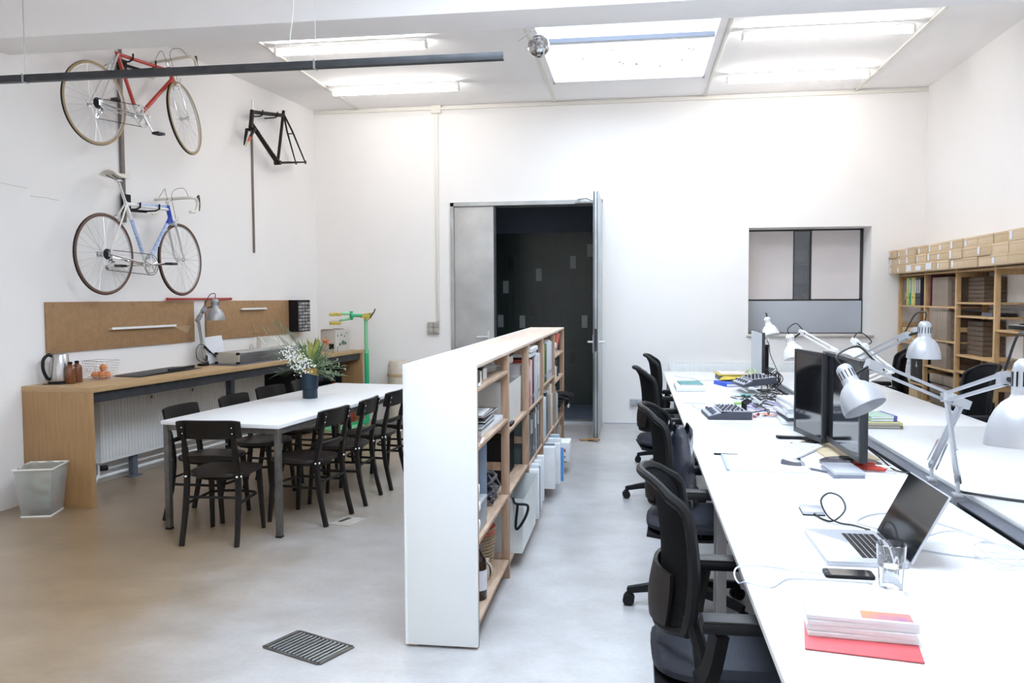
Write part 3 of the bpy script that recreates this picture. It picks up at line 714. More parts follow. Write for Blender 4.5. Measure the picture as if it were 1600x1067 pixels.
obj('arm', b, 'blackpl', h2)
# bare frame
t = wt('stripped_bicycle', 'bare black bicycle frame with fork hanging high near the corner', 'bicycle frame', 8.9, 0.15, 3.4)
o = (8.9, 3.4); f = lambda a, c, y=0: Vector((a-o[0], y, c-o[1]))
hT, hB, sC, bB, dO = f(8.40, 3.70), f(8.36, 3.50), f(9.07, 3.80), f(8.915, 3.20), f(9.45, 3.285)
b = M(); b.tube([hB, hT], 0.025, 12); b.tube([hT.lerp(hB, 0.1), sC-Vector((0, 0, 0.02))], 0.022, 12); b.tube([hT.lerp(hB, 0.75), bB], [0.026, 0.030], 12); b.tube([sC+Vector((0, 0, 0.035)), bB], 0.018, 12)
b.cyl(bB+Vector((0, -0.04, 0)), bB+Vector((0, 0.04, 0)), 0.026, n=14)
for s in (-1, 1):
    b.tube([sC, sC.lerp(dO, 0.35)+Vector((0, s*0.035, 0)), dO+Vector((0, s*0.065, 0))], [0.011, 0.011, 0.008], 8)
    b.tube([bB, bB.lerp(dO, 0.3)+Vector((0, s*0.04, 0)), dO+Vector((0, s*0.065, 0))], [0.014, 0.013, 0.009], 8)
    b.box(dO+Vector((0.005, s*0.065, 0)), (0.045, 0.005, 0.04))
m_ = sC.lerp(dO, 0.40); b.tube([m_+Vector((0, -0.04, 0)), m_+Vector((0, 0.04, 0))], 0.007, 8)
obj('frame', b, 'black', t)
b = M(); 
for s in (-1, 1):
    a = hB-Vector((0.015, s*0.055*-1, 0.03)); e = f(8.17 if s < 0 else 8.30, 3.26 if s < 0 else 3.30, s*0.05)
    a = hB+Vector((-0.01, s*0.045, -0.03)); pts = [a, a.lerp(e, 0.45), a.lerp(e, 0.46), a.lerp(e, 0.72), a.lerp(e, 0.73), e]
    b.tube(pts[:2], [0.019, 0.016], 10); b.tube([pts[1], pts[3]], [0.016, 0.012], 10, 1 if s < 0 else 0); b.tube([pts[3], pts[5]], [0.012, 0.006], 10, 2 if s < 0 else 0)
b.box(hB-Vector((0, 0, 0.02)), (0.05, 0.12, 0.03), bev=0.01)
obj('fork', b, ['black', mat('orange_fade', (0.55, 0.11, 0.04), 0.4), mat('cream_fade', (0.60, 0.48, 0.30), 0.5)], t, label='black fork fading to orange at one tip')
obj('steerer', M().cyl(hT, hT+Vector((0.01, 0, 0.11)), 0.013, n=10), 'alu', t)
b = M()
for i in range(9):
    q = hT.lerp(hB, 0.75).lerp(bB, 0.26+0.058*i); b.box(q+Vector((0.012, -0.026, 0.006)), (0.020, 0.003, 0.014), rot=Matrix.Rotation(0.55, 4, 'Y'))
obj('frame_lettering', b, 'bikewhite', t, label='white lettering on the down tube')
b = M()
for k in (0.25, 0.72):
    q = hT.lerp(hB, 0.1).lerp(sC-Vector((0, 0, 0.02)), k)
    b.tube([q+Vector((0, 0.14, -0.035)), q+Vector((0, 0.0, -0.035)), q+Vector((0, -0.03, -0.02)), q+Vector((0, -0.03, 0.03))], 0.008, 8)
h3 = wt('bicycle_hanger', 'black wall hook holding the bare black frame by its top tube', 'hook', 8.9, 0.15, 3.4)
obj('arm', b, 'blackpl', h3)

# ================================================================== WORKBENCH
TZ = 0.93
def bt(name, label, cat, t, c, z=TZ, a=0, group=None): return thing(name, label, cat, LP(t, c, z), LRZ+a, group)
t = thing('workbench', 'long beech-topped workbench along the left wall with solid panel ends', 'workbench', LP(5.3, LC, 0), LRZ)
FY = -0.632
def yb(c): return (YB-0.004 - (LC+c)*(-math.sin(LA)) ) / math.cos(LA) - 5.3      # local x where the back wall cuts the line e=c
xb0, xb1 = yb(0), yb(-FY)
b = M().prism([(0.0, -0.002), (xb0, -0.002), (xb1, FY), (0.0, FY)], TZ-0.042, TZ, bev=0.0025); obj('worktop', b, 'oak', t)
obj('end_panel', M().bb(0.0, 0.05, FY+0.001, -0.004, 0, TZ-0.042, bev=0.002), 'oakend', t)
obj('end_panel', M().bb(xb1-0.055, xb1-0.01, FY+0.001, -0.06, 0, TZ-0.042, bev=0.002), 'oakend', t)
obj('steel_beam', M().bb(0.05, xb1-0.055, FY+0.03, FY+0.07, TZ-0.125, TZ-0.043), 'dksteel', t); obj('steel_beam', M().bb(0.05, xb1-0.055, -0.07, -0.03, TZ-0.105, TZ-0.043), 'dksteel', t)
obj('steel_leg', M().bb(1.90, 1.96, FY+0.03, FY+0.09, 0, TZ-0.125), 'dksteel', t)
# radiator under it
t = radiator('radiator', 'ribbed white radiator on the left wall under the workbench', LP(5.96, LC+0.03, 0.20), LRZ, 2.62, 0.60, 0.12, 0.040, False)
for k, x in enumerate((0.62, 1.22, 1.82)):
    a = M().box((x, -0.135, 0.50), (0.035, 0.02, 0.085), bev=0.004); a.box((x+0.0, -0.146, 0.505), (0.02, 0.004, 0.03), 1)
    obj('heat_meter', a, ['cream', 'greyp'], t, label='small cream meter clipped on the ribs')
b = M(); b.tube(spl([(0.03, -0.06, 0.0), (0.03, -0.06, -0.10), (-0.02, -0.06, -0.16)], 4), 0.012, 8); b.tube([(-0.02, -0.06, -0.20), (-0.02, -0.06, 0.5)], 0.012, 8)
obj('feed_pipe', b, 'wpl', t)
obj('valve', M().cyl((0.03, -0.075, -0.05), (0.09, -0.09, -0.055), 0.024, n=12), 'blackpl', t)
obj('support_foot', M().bb(0.42, 0.48, -0.09, -0.04, -0.20, 0.0).bb(0.38, 0.52, -0.11, -0.02, -0.20, -0.19), 'greyp', t)
t = thing('heating_pipe', 'pair of white heating pipes along the foot of the left wall', 'pipe', LP(5.9, LC+0.03, 0), LRZ)
for z in (0.06, 0.12): obj('pipe', M().cyl((-0.25, -0.02, z), (3.9, -0.02, z), 0.013, n=8), 'wpl', t)
# kettle
t = bt('electric_kettle', 'brushed steel electric kettle with black handle at the bench end', 'kettle', 5.56, -5.27)
b = M(); b.lathe([(0.0, 0.02), (0.083, 0.02), (0.086, 0.03), (0.078, 0.12), (0.064, 0.225), (0.058, 0.236), (0.0, 0.238)], 28)
obj('body', b, mat('kettle_steel', (0.56, 0.54, 0.53), 0.3, 0.85, var=0.2, scale=3, stretch=(20, 20, 0.5)), t)
obj('power_base', M().lathe([(0, 0), (0.088, 0), (0.090, 0.012), (0.080, 0.02), (0, 0.02)], 24), 'blackpl', t)
obj('handle', M().tube(spl([(-0.052, 0.02, 0.222), (-0.085, 0.03, 0.232), (-0.122, 0.04, 0.195), (-0.126, 0.04, 0.12), (-0.10, 0.03, 0.05), (-0.078, 0.02, 0.04)], 5), 0.0135, 8), 'blackpl', t)
obj('spout', M().prism([(0.045, 0.235), (0.082, 0.228), (0.062, 0.19)], -0.018, 0.018, ax='y'), 'alu', t)
obj('power_cord', M().tube(spl([(-0.08, 0.0, 0.006), (-0.12, -0.06, 0.006), (-0.06, -0.13, 0.006), (-0.02, -0.11, 0.006), (-0.10, -0.08, 0.006), (-0.16, 0.02, 0.006)], 6), 0.0035, 6), 'cable', t)
# bottles
def brown_bottle(label, tt, c):
    t = bt('brown_bottle', label, 'bottle', tt, c, group='brown bottles beside the kettle')
    obj('glass_body', M().lathe([(0, 0), (0.036, 0), (0.039, 0.005), (0.039, 0.118), (0.034, 0.136), (0.018, 0.148), (0.0145, 0.152), (0.0145, 0.168)], 24), 'amber', t)
    obj('cap', M().lathe([(0.0165, 0.156), (0.0165, 0.172), (0.012, 0.176), (0, 0.176)], 16), 'blackpl', t)
brown_bottle('small brown glass bottle nearer to the kettle', 5.55, -5.16); brown_bottle('small brown glass bottle nearer to the wire fruit basket', 5.665, -5.20)
# fruit basket
t = bt('wire_basket', 'square wire basket holding oranges on the workbench', 'basket', 5.93, -5.20)
b = M(); 
for k in range(8):
    z = 0.004+k*0.022; w = 0.072+0.028*k/7
    b.tube([(w, w, z), (-w, w, z), (-w, -w, z), (w, -w, z)], 0.0028 if k == 7 else 0.0016, 5, closed=True)
for i in range(9):
    u = -1+i*0.25
    for a, c_ in (((u*0.072, 0.072), (u*0.1, 0.1)), ((u*0.072, -0.072), (u*0.1, -0.1)), ((0.072, u*0.072), (0.1, u*0.1)), ((-0.072, u*0.072), (-0.1, u*0.1))):
        b.tube([(a[0], a[1], 0.004), (c_[0], c_[1], 0.158)], 0.0016, 4)
    b.tube([(u*0.072, -0.072, 0.004), (u*0.072, 0.072, 0.004)], 0.0012, 4)
obj('wire_mesh', b, 'chrome', t)
orng = [(-0.03, -0.03, 0.036, 'lowest left'), (0.038, -0.028, 0.036, 'lowest right'), (-0.028, 0.038, 0.036, 'hidden at the back left'), (0.036, 0.036, 0.037, 'at the back right'), (0.032, 0.004, 0.094, 'lying on top of the others')]
for x, y, z, w in orng:
    p = LP(5.93, -5.20, TZ)+Matrix.Rotation(LRZ, 3, 'Z') @ Vector((x, y, z))
    q = thing('orange', 'orange in the wire basket, '+w, 'orange', p, 0, 'oranges in the basket')
    obj('fruit', M().sph((0, 0, 0), 0.032, u=16, v=10, sc=(1, 1, 0.93)), 'orange', q); obj('stem_end', M().cyl((0.006, 0, 0.028), (0.006, 0, 0.031), 0.004, n=6), 'leaf', q)
# black folder
t = bt('black_folder', 'open black portfolio lying flat on the workbench beside the basket', 'folder', 6.58, -5.16)
obj('cutting_mat', M().prism([(-0.47, -0.20), (0.52, -0.12), (0.50, 0.13), (-0.44, 0.12)], 0.0, 0.004), 'dksteel', t, label='thin dark mat under the folder')
obj('cover', M().sheet(lambda u, v: (-0.42+0.78*u, -0.17+0.27*v+0.02*u, 0.008+0.02*math.sin(u*PI*0.5)*(0.6+0.4*math.sin(v*3))), 16, 6, 0.004), mat('black_leatherette', (0.025, 0.025, 0.028), 0.5), t)
obj('spine', M().cyl((0.0, -0.13, 0.022), (0.37, -0.13, 0.03), 0.013, n=8), 'blackpl', t)
# small tools
t = bt('soldering_aid', 'black clip stand with wire loop and cables on the bench', 'tool stand', 7.34, -5.20)
obj('base', M().box((0, 0, 0.012), (0.10, 0.07, 0.024), bev=0.005), 'blackpl', t)
obj('wire_loop', M().tube(spl([(0, 0.0, 0.03), (-0.10, 0, 0.08), (-0.11, 0, 0.17), (-0.05, 0, 0.22), (0.03, 0, 0.20), (0.10, 0, 0.15)], 6), 0.004, 6), 'cable', t)
obj('arm', M().tube([(0.02, 0, 0.19), (0.12, 0, 0.13)], 0.010, 8).tube([(0.12, 0, 0.13), (0.30, 0.02, 0.05)], 0.007, 8), 'blackpl', t)
obj('clip', M().tube(spl([(-0.02, 0.02, 0.03), (0.02, 0.03, 0.08), (0.08, 0.02, 0.03), (0.12, 0.03, 0.06)], 5), 0.005, 6), 'chrome', t)

# ---------------------------------------------------------------- desk lamp builder
def lamp(name, label, base, elbow, wrist, neck, rim, k=1.0, m='alulamp', root=None, cablem='cable', cat='desk lamp'):
    """jointed clamp lamp; every point in world space, stored relative to the base"""
    B = Vector(base); t = thing(name, label, cat, base); r = lambda p: Vector(p)-B
    e, w, n, rm = r(elbow), r(wrist), r(neck), r(rim); z = Vector((0, 0, 0))
    obj('clamp', M().box((0, 0, 0.010), (0.042, 0.040, 0.020), bev=0.004).cyl((0, 0, 0.02), (0, 0, 0.075), 0.009, n=10).box((0, 0, -0.03), (0.05, 0.014, 0.06)), m, t)
    piv = Vector((0, 0, 0.08))
    def twin(a, c, nm, sp):
        d = (c-a).normalized(); s = d.cross(Vector((0, 0, 1)) if abs(d.z) < 0.9 else Vector((0, 1, 0))).normalized(); q = s.cross(d)*0.016
        b = M()
        for g in (-1, 1): b.tube([a+q*g, c+q*g], 0.0062, sq=True)
        o_ = obj(nm, b, m, t)
        if sp:
            c_ = M(); i0 = a+q*1.6+s*0.012; i1 = a.lerp(c, 0.42)+q*1.6+s*0.012
            for g in (-1, 1): c_.tube([a+q*1.5*g+s*0.016*g, a.lerp(c, 0.40)+q*0.8*g+s*0.016*g], 0.0045, 6)
            obj('spring', c_, 'chrome', o_)
    twin(piv, e, 'lower_arm', True); twin(e, w, 'upper_arm', False)
    dl = (w-e).normalized(); dp = (e-piv).normalized()
    for q0, q1, qr in ((e-dl*0.03, e+dl*0.05, 0.020), (piv-dp*0.02, piv+dp*0.03, 0.013), (w-dl*0.04, w+dl*0.02, 0.021)): obj('joint_plate', M().tube([q0, q1], qr, sq=True), m, t)
    obj('joint_knob', M().sph(w+Vector((0, 0, -0.005)), 0.017, u=10, v=8).tube([w, n.lerp(rm, 0.22)], 0.007, 6), 'blackpl' if k else m, t)
    ax = (rm-n).normalized(); L_ = 0.215*k; T = axis_to(-ax, rm)    # local z up the neck
    sh = M(); R = 0.088*k
    pr = [(R, 0), (R*0.99, 0.014*k), (R*0.955, 0.036*k), (R*0.88, 0.061*k), (R*0.76, 0.084*k), (R*0.60, 0.102*k), (0.038*k, 0.113*k), (0.0345*k, 0.121*k), (0.034*k, 0.178*k), (0.031*k, 0.192*k), (0.021*k, 0.203*k), (0, 0.207*k)]
    sh.lathe(pr, 36, 0, T); sh.lathe([(a*0.975, c_-0.001) for a, c_ in pr[:6]], 36, 0, T)
    s_ = obj('shade', sh, m, t, ang=60)
    v = M(); v.X = T
    for i in range(14):
        a = 2*PI*i/14; v.box((0.0340*k*math.cos(a), 0.0340*k*math.sin(a), 0.156*k), (0.0035, 0.004*k, 0.034*k), rot=a)
    obj('vent_slot', v, 'blackpl', s_)
    obj('bulb', M().lathe([(0, 0.030*k), (0.02*k, 0.034*k), (0.03*k, 0.055*k), (0.022*k, 0.085*k), (0.014*k, 0.1*k), (0, 0.1*k)], 14, 0, T), 'wpl', s_)
    top = T @ Vector((0, 0, 0.207*k)); up = (T.to_3x3() @ Vector((0, 0, 1)))
    mid = (top+w)/2+Vector((0, 0, 0.05*k))
    obj('cord', M().tube(spl([top-up*0.004, top+up*0.045*k, mid+Vector((0, 0, 0.03*k)), w+Vector((0, 0, 0.03*k)), w-dl*0.06], 6), 0.0042, 6), cablem, t)
    return t
p = LP(7.72, -5.24, TZ)
def lp(t, c, z): return tuple(LP(t, c, z))
lamp('desk_lamp', 'grey jointed lamp standing on the workbench before the hardboard', lp(7.42, -5.25, TZ), lp(7.37, -5.27, 1.40), lp(7.46, -5.26, 1.50), lp(7.56, -5.2, 1.58), lp(7.56, -5.2, 1.385), 1.08, mat('grey_lamp_lacquer', (0.36, 0.36, 0.37), 0.35, 0.5))
t = bt('paper_sheet', 'white printed sheet propped upright beside the bench lamp', 'paper', 7.52, -5.17)
obj('sheet', M().sheet(lambda u, v: (-0.10+0.30*u, 0.02+0.05*v+0.015*math.sin(u*3), 0.01+0.27*v+0.012*u), 8, 6, 0.001), 'paper', t)
obj('stand', M().prism([(-0.10, 0.0), (0.22, 0.0), (0.12, 0.07), (-0.06, 0.10)], 0.075, 0.085, ax='y'), 'greyp', t)
# long metal case
t = bt('metal_case', 'long flat silver metal case with cream end on the workbench', 'case', 8.22, -4.99)
obj('body', M().bb(-0.72, 0.62, -0.10, 0.16, 0.012, 0.115, bev=0.003), mat('case_aluminium', (0.30, 0.30, 0.31), 0.35, 0.85, var=0.2, scale=4), t)
obj('lid', M().bb(-0.72, 0.62, -0.10, 0.16, 0.116, 0.128, bev=0.003), 'alu', t)
obj('end_plate', M().bb(-0.735, -0.72, -0.10, 0.16, 0.012, 0.128, bev=0.002), pm((0.50, 0.46, 0.38)), t, label='cream end plate')
for x, y in ((-0.74, -0.095), (-0.74, 0.155), (0.625, -0.095)):
    for z in (0.115, 0.02): obj('corner_guard', M().box((x, y, z), (0.03, 0.03, 0.025), bev=0.004), 'blackpl', t)
obj('ring_handle', M().tube([(-0.15+0.03*math.cos(a/10*PI), 0.12, 0.128+0.05*math.sin(a/10*PI)) for a in range(11)], 0.0025, 5), 'steel', t)
obj('base_tray', M().bb(-0.82, 0.70, -0.14, 0.17, 0.0, 0.010), 'greyp', t)
t = bt('paper_roll', 'upright roll of white kitchen paper behind the metal case', 'paper roll', 8.50, -5.25)
obj('roll', M().lathe([(0.02, 0.0), (0.055, 0.0), (0.055, 0.24), (0.02, 0.24), (0.02, 0.0)], 24), 'cream', t); obj('core', M().lathe([(0.017, 0), (0.02, 0), (0.02, 0.243), (0.017, 0.243), (0.017, 0)], 16), 'card', t)
# cardboard box
t = bt('cardboard_box', 'white printed cardboard box standing on the far end of the workbench', 'box', 9.80, -4.99, a=-0.25)
obj('carton', M().bb(-0.14, 0.13, -0.13, 0.12, 0, 0.27, bev=0.003), mat('printed_carton', (0.60, 0.57, 0.52), 0.75, var=0.06), t)
obj('flap', M().sheet(lambda u, v: (-0.15+0.30*u, -0.02+0.13*v, 0.272+0.012*math.sin(u*9)), 8, 3, 0.003), 'card2', t)
b = M()
for x, z, s in ((-0.10, 0.20, 0.012), (-0.03, 0.21, 0.014), (0.03, 0.19, 0.012), (0.07, 0.23, 0.01), (-0.06, 0.09, 0.02), (0.0, 0.11, 0.03), (0.045, 0.10, 0.022)):
    b.cyl((x, -0.1315, z), (x, -0.13, z), s, n=12)
obj('printed_motif', b, pm((0.12, 0.16, 0.14)), t)
b = M().prism([(-0.1, 0.03), (-0.02, 0.03), (-0.02, 0.09), (-0.1, 0.09)], -0.142, -0.1405, ax='x'); b.bb(-0.142, -0.1405, -0.10, -0.02, 0.04, 0.10)
obj('printed_symbol', b, 'blackpl', t)
# things under the bench
t = bt('storage_shelf', 'black rack of dark boxes and tools under the workbench', 'rack', 9.05, -5.05, z=0)
for z in (0.52, 0.08): obj('shelf_board', M().bb(-0.50, 0.62, -0.2, 0.25, z, z+0.02), 'blackpl', t)
for x in (-0.52, 0.62): obj('side_panel', M().bb(x, x+0.02, -0.2, 0.25, 0, 0.8), 'blackpl', t)
for i in range(5):
    q = bt('tool_bag', 'dark tool bundle in the rack under the bench, %s from the radiator' % ORD[i], 'tool bag', 8.68+i*0.21, -5.03, z=0.54, group='tool bundles in the rack')
    obj('bundle', M().sph((0, 0, 0.075), 0.075, u=12, v=8, sc=(1.25, 1.6, 1)), pm(((0.10, 0.09, 0.08), (0.02, 0.02, 0.02), (0.12, 0.10, 0.09), (0.03, 0.03, 0.035), (0.015, 0.015, 0.015))[i]), q)
    obj('strap', M().tube(spl([(-0.05, -0.09, 0.12), (0, -0.13, 0.10), (0.05, -0.09, 0.12), (0.0, -0.07, 0.16)], 4, True), 0.006, 6, closed=True), 'greyp', q)
for i, (x, w, h) in enumerate(((8.75, 0.3, 0.3), (9.12, 0.34, 0.36), (9.48, 0.26, 0.28))):
    q = bt('storage_crate', 'black crate low in the rack under the bench, %s from the radiator' % ORD[i], 'crate', x, -5.03, z=0.10, group='crates in the rack')
    obj('crate_body', M().bb(-w/2, w/2, -0.16, 0.2, 0, h, bev=0.01), 'blackpl', q); obj('grip', M().box((0, -0.163, h*0.75), (0.10, 0.012, 0.03), bev=0.004), 'greyp', q)
t = bt('floor_pump', 'black and red floor pump standing in front of the bench end', 'pump', 9.56, -4.90, z=0)
obj('barrel', M().cyl((0, 0, 0.03), (0, 0, 0.60), 0.02, n=12), 'red', t); obj('foot', M().box((0, 0, 0.015), (0.12, 0.24, 0.03), bev=0.008), 'blackpl', t)
obj('plunger', M().cyl((0, 0, 0.60), (0, 0, 0.70), 0.008, n=8).cyl((-0.0, -0.09, 0.70), (0, 0.09, 0.70), 0.016, n=10).cyl((0, 0, 0.56), (0, 0, 0.62), 0.03, n=12), 'blackpl', t)
obj('gauge', M().cyl((0.0, -0.02, 0.30), (0, -0.05, 0.30), 0.04, n=16), 'blackpl', t)
t = bt('tool_box', 'red and white tool box on the floor under the bench end', 'tool box', 9.84, -4.87, z=0)
obj('box_body', M().bb(-0.22, 0.10, -0.07, 0.12, 0, 0.20, bev=0.008), 'red', t); obj('box_lid', M().bb(-0.22, 0.10, -0.07, 0.12, 0.20, 0.27, bev=0.012), pm((0.7, 0.7, 0.68)), t, label='white lid'); obj('carry_handle', M().tube([(-0.16, 0.02, 0.27), (-0.14, 0.02, 0.32), (0.02, 0.02, 0.32), (0.04, 0.02, 0.27)], 0.008, 6), 'blackpl', t)
# repair stand
t = thing('repair_stand', 'green bicycle repair stand with yellow jaws beside the workbench', 'repair stand', (-3.385, 10.33, 0))
obj('pole', M().cyl((0, 0, 0.02), (0, 0, 0.92), 0.030, n=16), 'green', t)
obj('inner_pole', M().cyl((0, 0, 0.92), (-0.005, 0, 1.37), 0.024, n=16).cyl((0, 0, 0.90), (0, 0, 0.95), 0.036, n=16), 'green2', t)
obj('base_plate', M().box((-0.16, -0.45, 0.012), (0.42, 0.42, 0.024), bev=0.004), 'green2', t, label='pale green foot plate')
obj('base_arm', M().tube([(0, 0, 0.03), (-0.14, -0.42, 0.03)], 0.025, sq=True), 'green', t)
b = M().box((0.0, -0.02, 1.375), (0.13, 0.06, 0.045), bev=0.01); b.prism([(-0.07, 1.40), (0.10, 1.42), (0.03, 1.32)], -0.045, 0.01, ax='y'); obj('head', b, 'yellow', t)
obj('crank_lever', M().tube([(0.06, -0.03, 1.35), (0.12, -0.04, 1.43), (0.135, -0.04, 1.47)], 0.009, 6), 'tblsteel', t)
obj('clamp_arm', M().tube([(-0.04, -0.03, 1.385), (-0.16, -0.10, 1.385)], 0.022, 10).tube([(-0.16, -0.10, 1.33), (-0.16, -0.10, 1.44)], 0.022, 10).cyl((-0.14, -0.10, 1.385), (-0.16, -0.11, 1.385), 0.042, n=16), 'green', t)
for z, dz in ((1.405, 0.01), (1.35, -0.045)):
    j = obj('jaw_arm', M().tube([(-0.16, -0.10, z), (-0.27, -0.16, z+dz*0.5)], 0.017, 10), 'green2', t)
    obj('jaw', M().box((-0.335, -0.20, z+dz-0.012), (0.15, 0.05, 0.045), bev=0.012, rot=0.45), 'yellow', j)
obj('tie_rod', M().tube([(-0.27, -0.16, 1.34), (-0.33, -0.19, 1.28)], 0.006, 6).tube([(-0.315, -0.20, 0.78), (-0.31, -0.2, 1.0)], 0.004, 6), 'tblsteel', t)
# waste bin
t = thing('waste_bin', 'frosted plastic waste bin with a clear liner at the bench end', 'bin', (-4.395, 5.66, 0), 0.28)
def frustum(w0, d0, w1, d1, h, th=0.004):
    b = M(); n = 4
    lv = [(w0, d0, 0.0), (w1, d1, h)]
    A = [[b._v((sx*w/2, sy*d/2, z)) for sx, sy in ((-1, -1), (1, -1), (1, 1), (-1, 1))] for w, d, z in lv]
    b._f(list(reversed(A[0])))
    for i in range(4): b._f((A[0][i], A[0][(i+1) % 4], A[1][(i+1) % 4], A[1][i]))
    return b
obj('bin_body', frustum(0.20, 0.235, 0.27, 0.31, 0.36), 'binbag', t, ang=10)
b = M(); b.tube([(sx*0.138, sy*0.158, 0.36) for sx, sy in ((-1, -1), (1, -1), (1, 1), (-1, 1))], 0.008, 6, closed=True); obj('rim', b, 'cream', t); b = M(); b.tube([(sx*0.102, sy*0.119, 0.006) for sx, sy in ((-1, -1), (1, -1), (1, 1), (-1, 1))], 0.007, 6, closed=True)
obj('base_edge', b, 'cream', t)
rg = random.Random(5)
obj('liner', M().sheet(lambda u, v: (lambda a, s: (s*0.128*max(-1, min(1, 1.25*math.cos(a))), s*0.148*max(-1, min(1, 1.25*math.sin(a))), 0.07+0.292*v+0.006*math.sin(a*9)))(2*PI*u, 0.70+0.30*v+0.02*math.sin(u*40)), 48, 6), mix_trans('mint_liner', (0.60, 0.70, 0.66), 0.34, 0.4), t)
b = M()
for i in range(16): b.sph((rg.uniform(-0.055, 0.055), rg.uniform(-0.065, 0.065), 0.05+0.014*i), 0.045, i % 3, u=8, v=6, sc=(1, 1.2, 0.7))
obj('contents', b, [pm((0.45, 0.42, 0.40)), pm((0.5, 0.2, 0.12)), pm((0.3, 0.42, 0.30))], t)
t = thing('foam_roll', 'cream roll standing against the back wall behind the bookshelf', 'roll', (-2.98, 10.43, 0))
obj('roll_body', M().lathe([(0, 0), (0.15, 0), (0.155, 0.4), (0.15, 0.75), (0.13, 0.80), (0, 0.81)], 20), pm((0.62, 0.56, 0.47)), t); obj('binding_band', M().lathe([(0.157, 0.60), (0.16, 0.62), (0.157, 0.64)], 20), 'card', t)
# ================================================================== DINING TABLE
def TL(t, c, z=0): return LP(t, c, z)
t = thing('dining_table', 'long white-topped table with bare steel legs set with black chairs', 'table', LP(6.245, -3.39, 0), LRZ)
hx, hy = 1.315, 0.455
obj('tabletop', M().bb(-hx, hx, -hy, hy, 0.738, 0.765, bev=0.002), 'white', t)
b = M()
for y in (-hy+0.025, hy-0.025): b.bb(-hx+0.02, hx-0.02, y-0.015, y+0.015, 0.698, 0.738)
for x in (-hx+0.035, hx-0.035): b.bb(x-0.015, x+0.015, -hy+0.03, hy-0.03, 0.698, 0.738)
obj('frame', b, 'tblsteel', t)
for sx in (-1, 1):
    for sy in (-1, 1):
        x, y = sx*(hx-0.035), sy*(hy-0.025)
        l = obj('leg', M().bb(x-0.019, x+0.019, y-0.019, y+0.019, 0.012, 0.738, bev=0.002), 'tblsteel', t)
        obj('foot_cap', M().bb(x-0.020, x+0.020, y-0.020, y+0.020, 0, 0.014), 'blackpl', l)
# vase and bouquet
t = thing('vase', 'dark blue cylinder vase with a gold rim on the white table', 'vase', (-2.70, 6.72, 0.765))
obj('body', M().lathe([(0, 0), (0.060, 0), (0.062, 0.004), (0.062, 0.075), (0.068, 0.080), (0.069, 0.255), (0.064, 0.26), (0.060, 0.25), (0.058, 0.02), (0, 0.02)], 36), 'vase', t)
b = M(); b.sheet(lambda u, v: (0.0697*math.cos(2*PI*u), 0.0697*math.sin(2*PI*u), (0.205+0.022*math.sin(2*PI*u-2.2))*(1-v)+0.2555*v), 36, 3, 0.0); obj('gold_band', b, 'gold', t, label='uneven gold band round the rim')
t = thing('bouquet', 'loose bouquet of green fronds, white sprays and an orange bloom', 'flowers', (-2.70, 6.72, 0.765+0.13))
rg = random.Random(11)
CR, CU = Vector((0.99, 0.14, 0)), Vector((0, 0, 1)); CB = Vector((0.14, -0.99, 0))
def bp(x, y, z=0): return CR*x+CU*y+CB*z        # right / up / towards the room
def blade(b, p0, p1, bend, w, m=0, n=6):
    p0, p1 = Vector(p0), Vector(p1); c = (p0+p1)/2+Vector(bend); d = (p1-p0).normalized()
    s = d.cross(Vector((rg.uniform(-.3, .3), rg.uniform(-.3, .3), 1))).normalized()
    L_, R_ = [], []
    for i in range(n+1):
        t_ = i/n; q = p0*(1-t_)**2+c*2*t_*(1-t_)+p1*t_**2; ww = w*math.sin(PI*min(0.98, t_*0.9+0.08))**0.8
        L_.append(b._v(q+s*ww)); R_.append(b._v(q-s*ww))
    for i in range(n): b._f((L_[i], R_[i], R_[i+1], L_[i+1]), m)
b = M()
for i in range(34):
    a = rg.uniform(-0.9, 0.75); l = rg.uniform(0.22, 0.42); d = rg.uniform(-0.13, 0.13)
    blade(b, bp(rg.uniform(-.03, .03), 0.05, rg.uniform(-.03, .03)), bp(math.sin(a)*l, math.cos(a)*l, d), bp(0, 0.05), 0.012)
obj('foliage', b, 'leaf', t)
b = M()
for (x0, y0, x1, y1) in ((-0.04, 0.16, -0.47, 0.44), (-0.04, 0.14, -0.42, 0.33), (-0.04, 0.12, -0.36, 0.22), (-0.03, 0.2, -0.30, 0.47), (-0.02, 0.10, -0.27, 0.06)):
    P0, P1 = bp(x0, y0), bp(x1, y1, 0.03)
    for i in range(16):
        t_ = 0.15+0.85*i/16; q = P0.lerp(P1, t_)+bp(0, 0.05*math.sin(t_*PI))
        for s in (-1, 1): blade(b, q, q+(P1-P0).normalized()*0.13*(1.1-t_*0.6)+bp(0.02*s, 0.07*s*(1-t_*0.6)), bp(0, 0.01), 0.0050, n=3)
obj('palm_frond', b, 'leaf2', t, label='grey-green palm fronds reaching left')
b = M()
for i in range(30):
    a = rg.uniform(0.2, 1.5); l = rg.uniform(0.20, 0.36); o_ = bp(math.sin(a)*l, math.cos(a)*l, rg.uniform(-.05, .1))
    b.tube([bp(0, 0.12), o_], 0.0018, 4)
    for k in range(7): blade(b, bp(0, 0.12).lerp(o_, 0.4+0.09*k), bp(0, 0.12).lerp(o_, 0.4+0.09*k)+bp(rg.uniform(-.035, .035), rg.uniform(-.03, .045), rg.uniform(-.03, .03)), bp(0, 0.005), 0.007, n=3)
obj('leafy_sprig', b, 'leaf2', t)
b = M()
for i in range(16):
    x, y = rg.uniform(-0.03, 0.10), rg.uniform(0.26, 0.43); blade(b, bp(x*0.5, y-0.14), bp(x, y, rg.uniform(0, .06)), bp(0.01, 0.02), 0.017)
blade(b, bp(-0.07, 0.28, 0.09), bp(-0.02, 0.20, 0.10), bp(0.0, 0.0), 0.018)
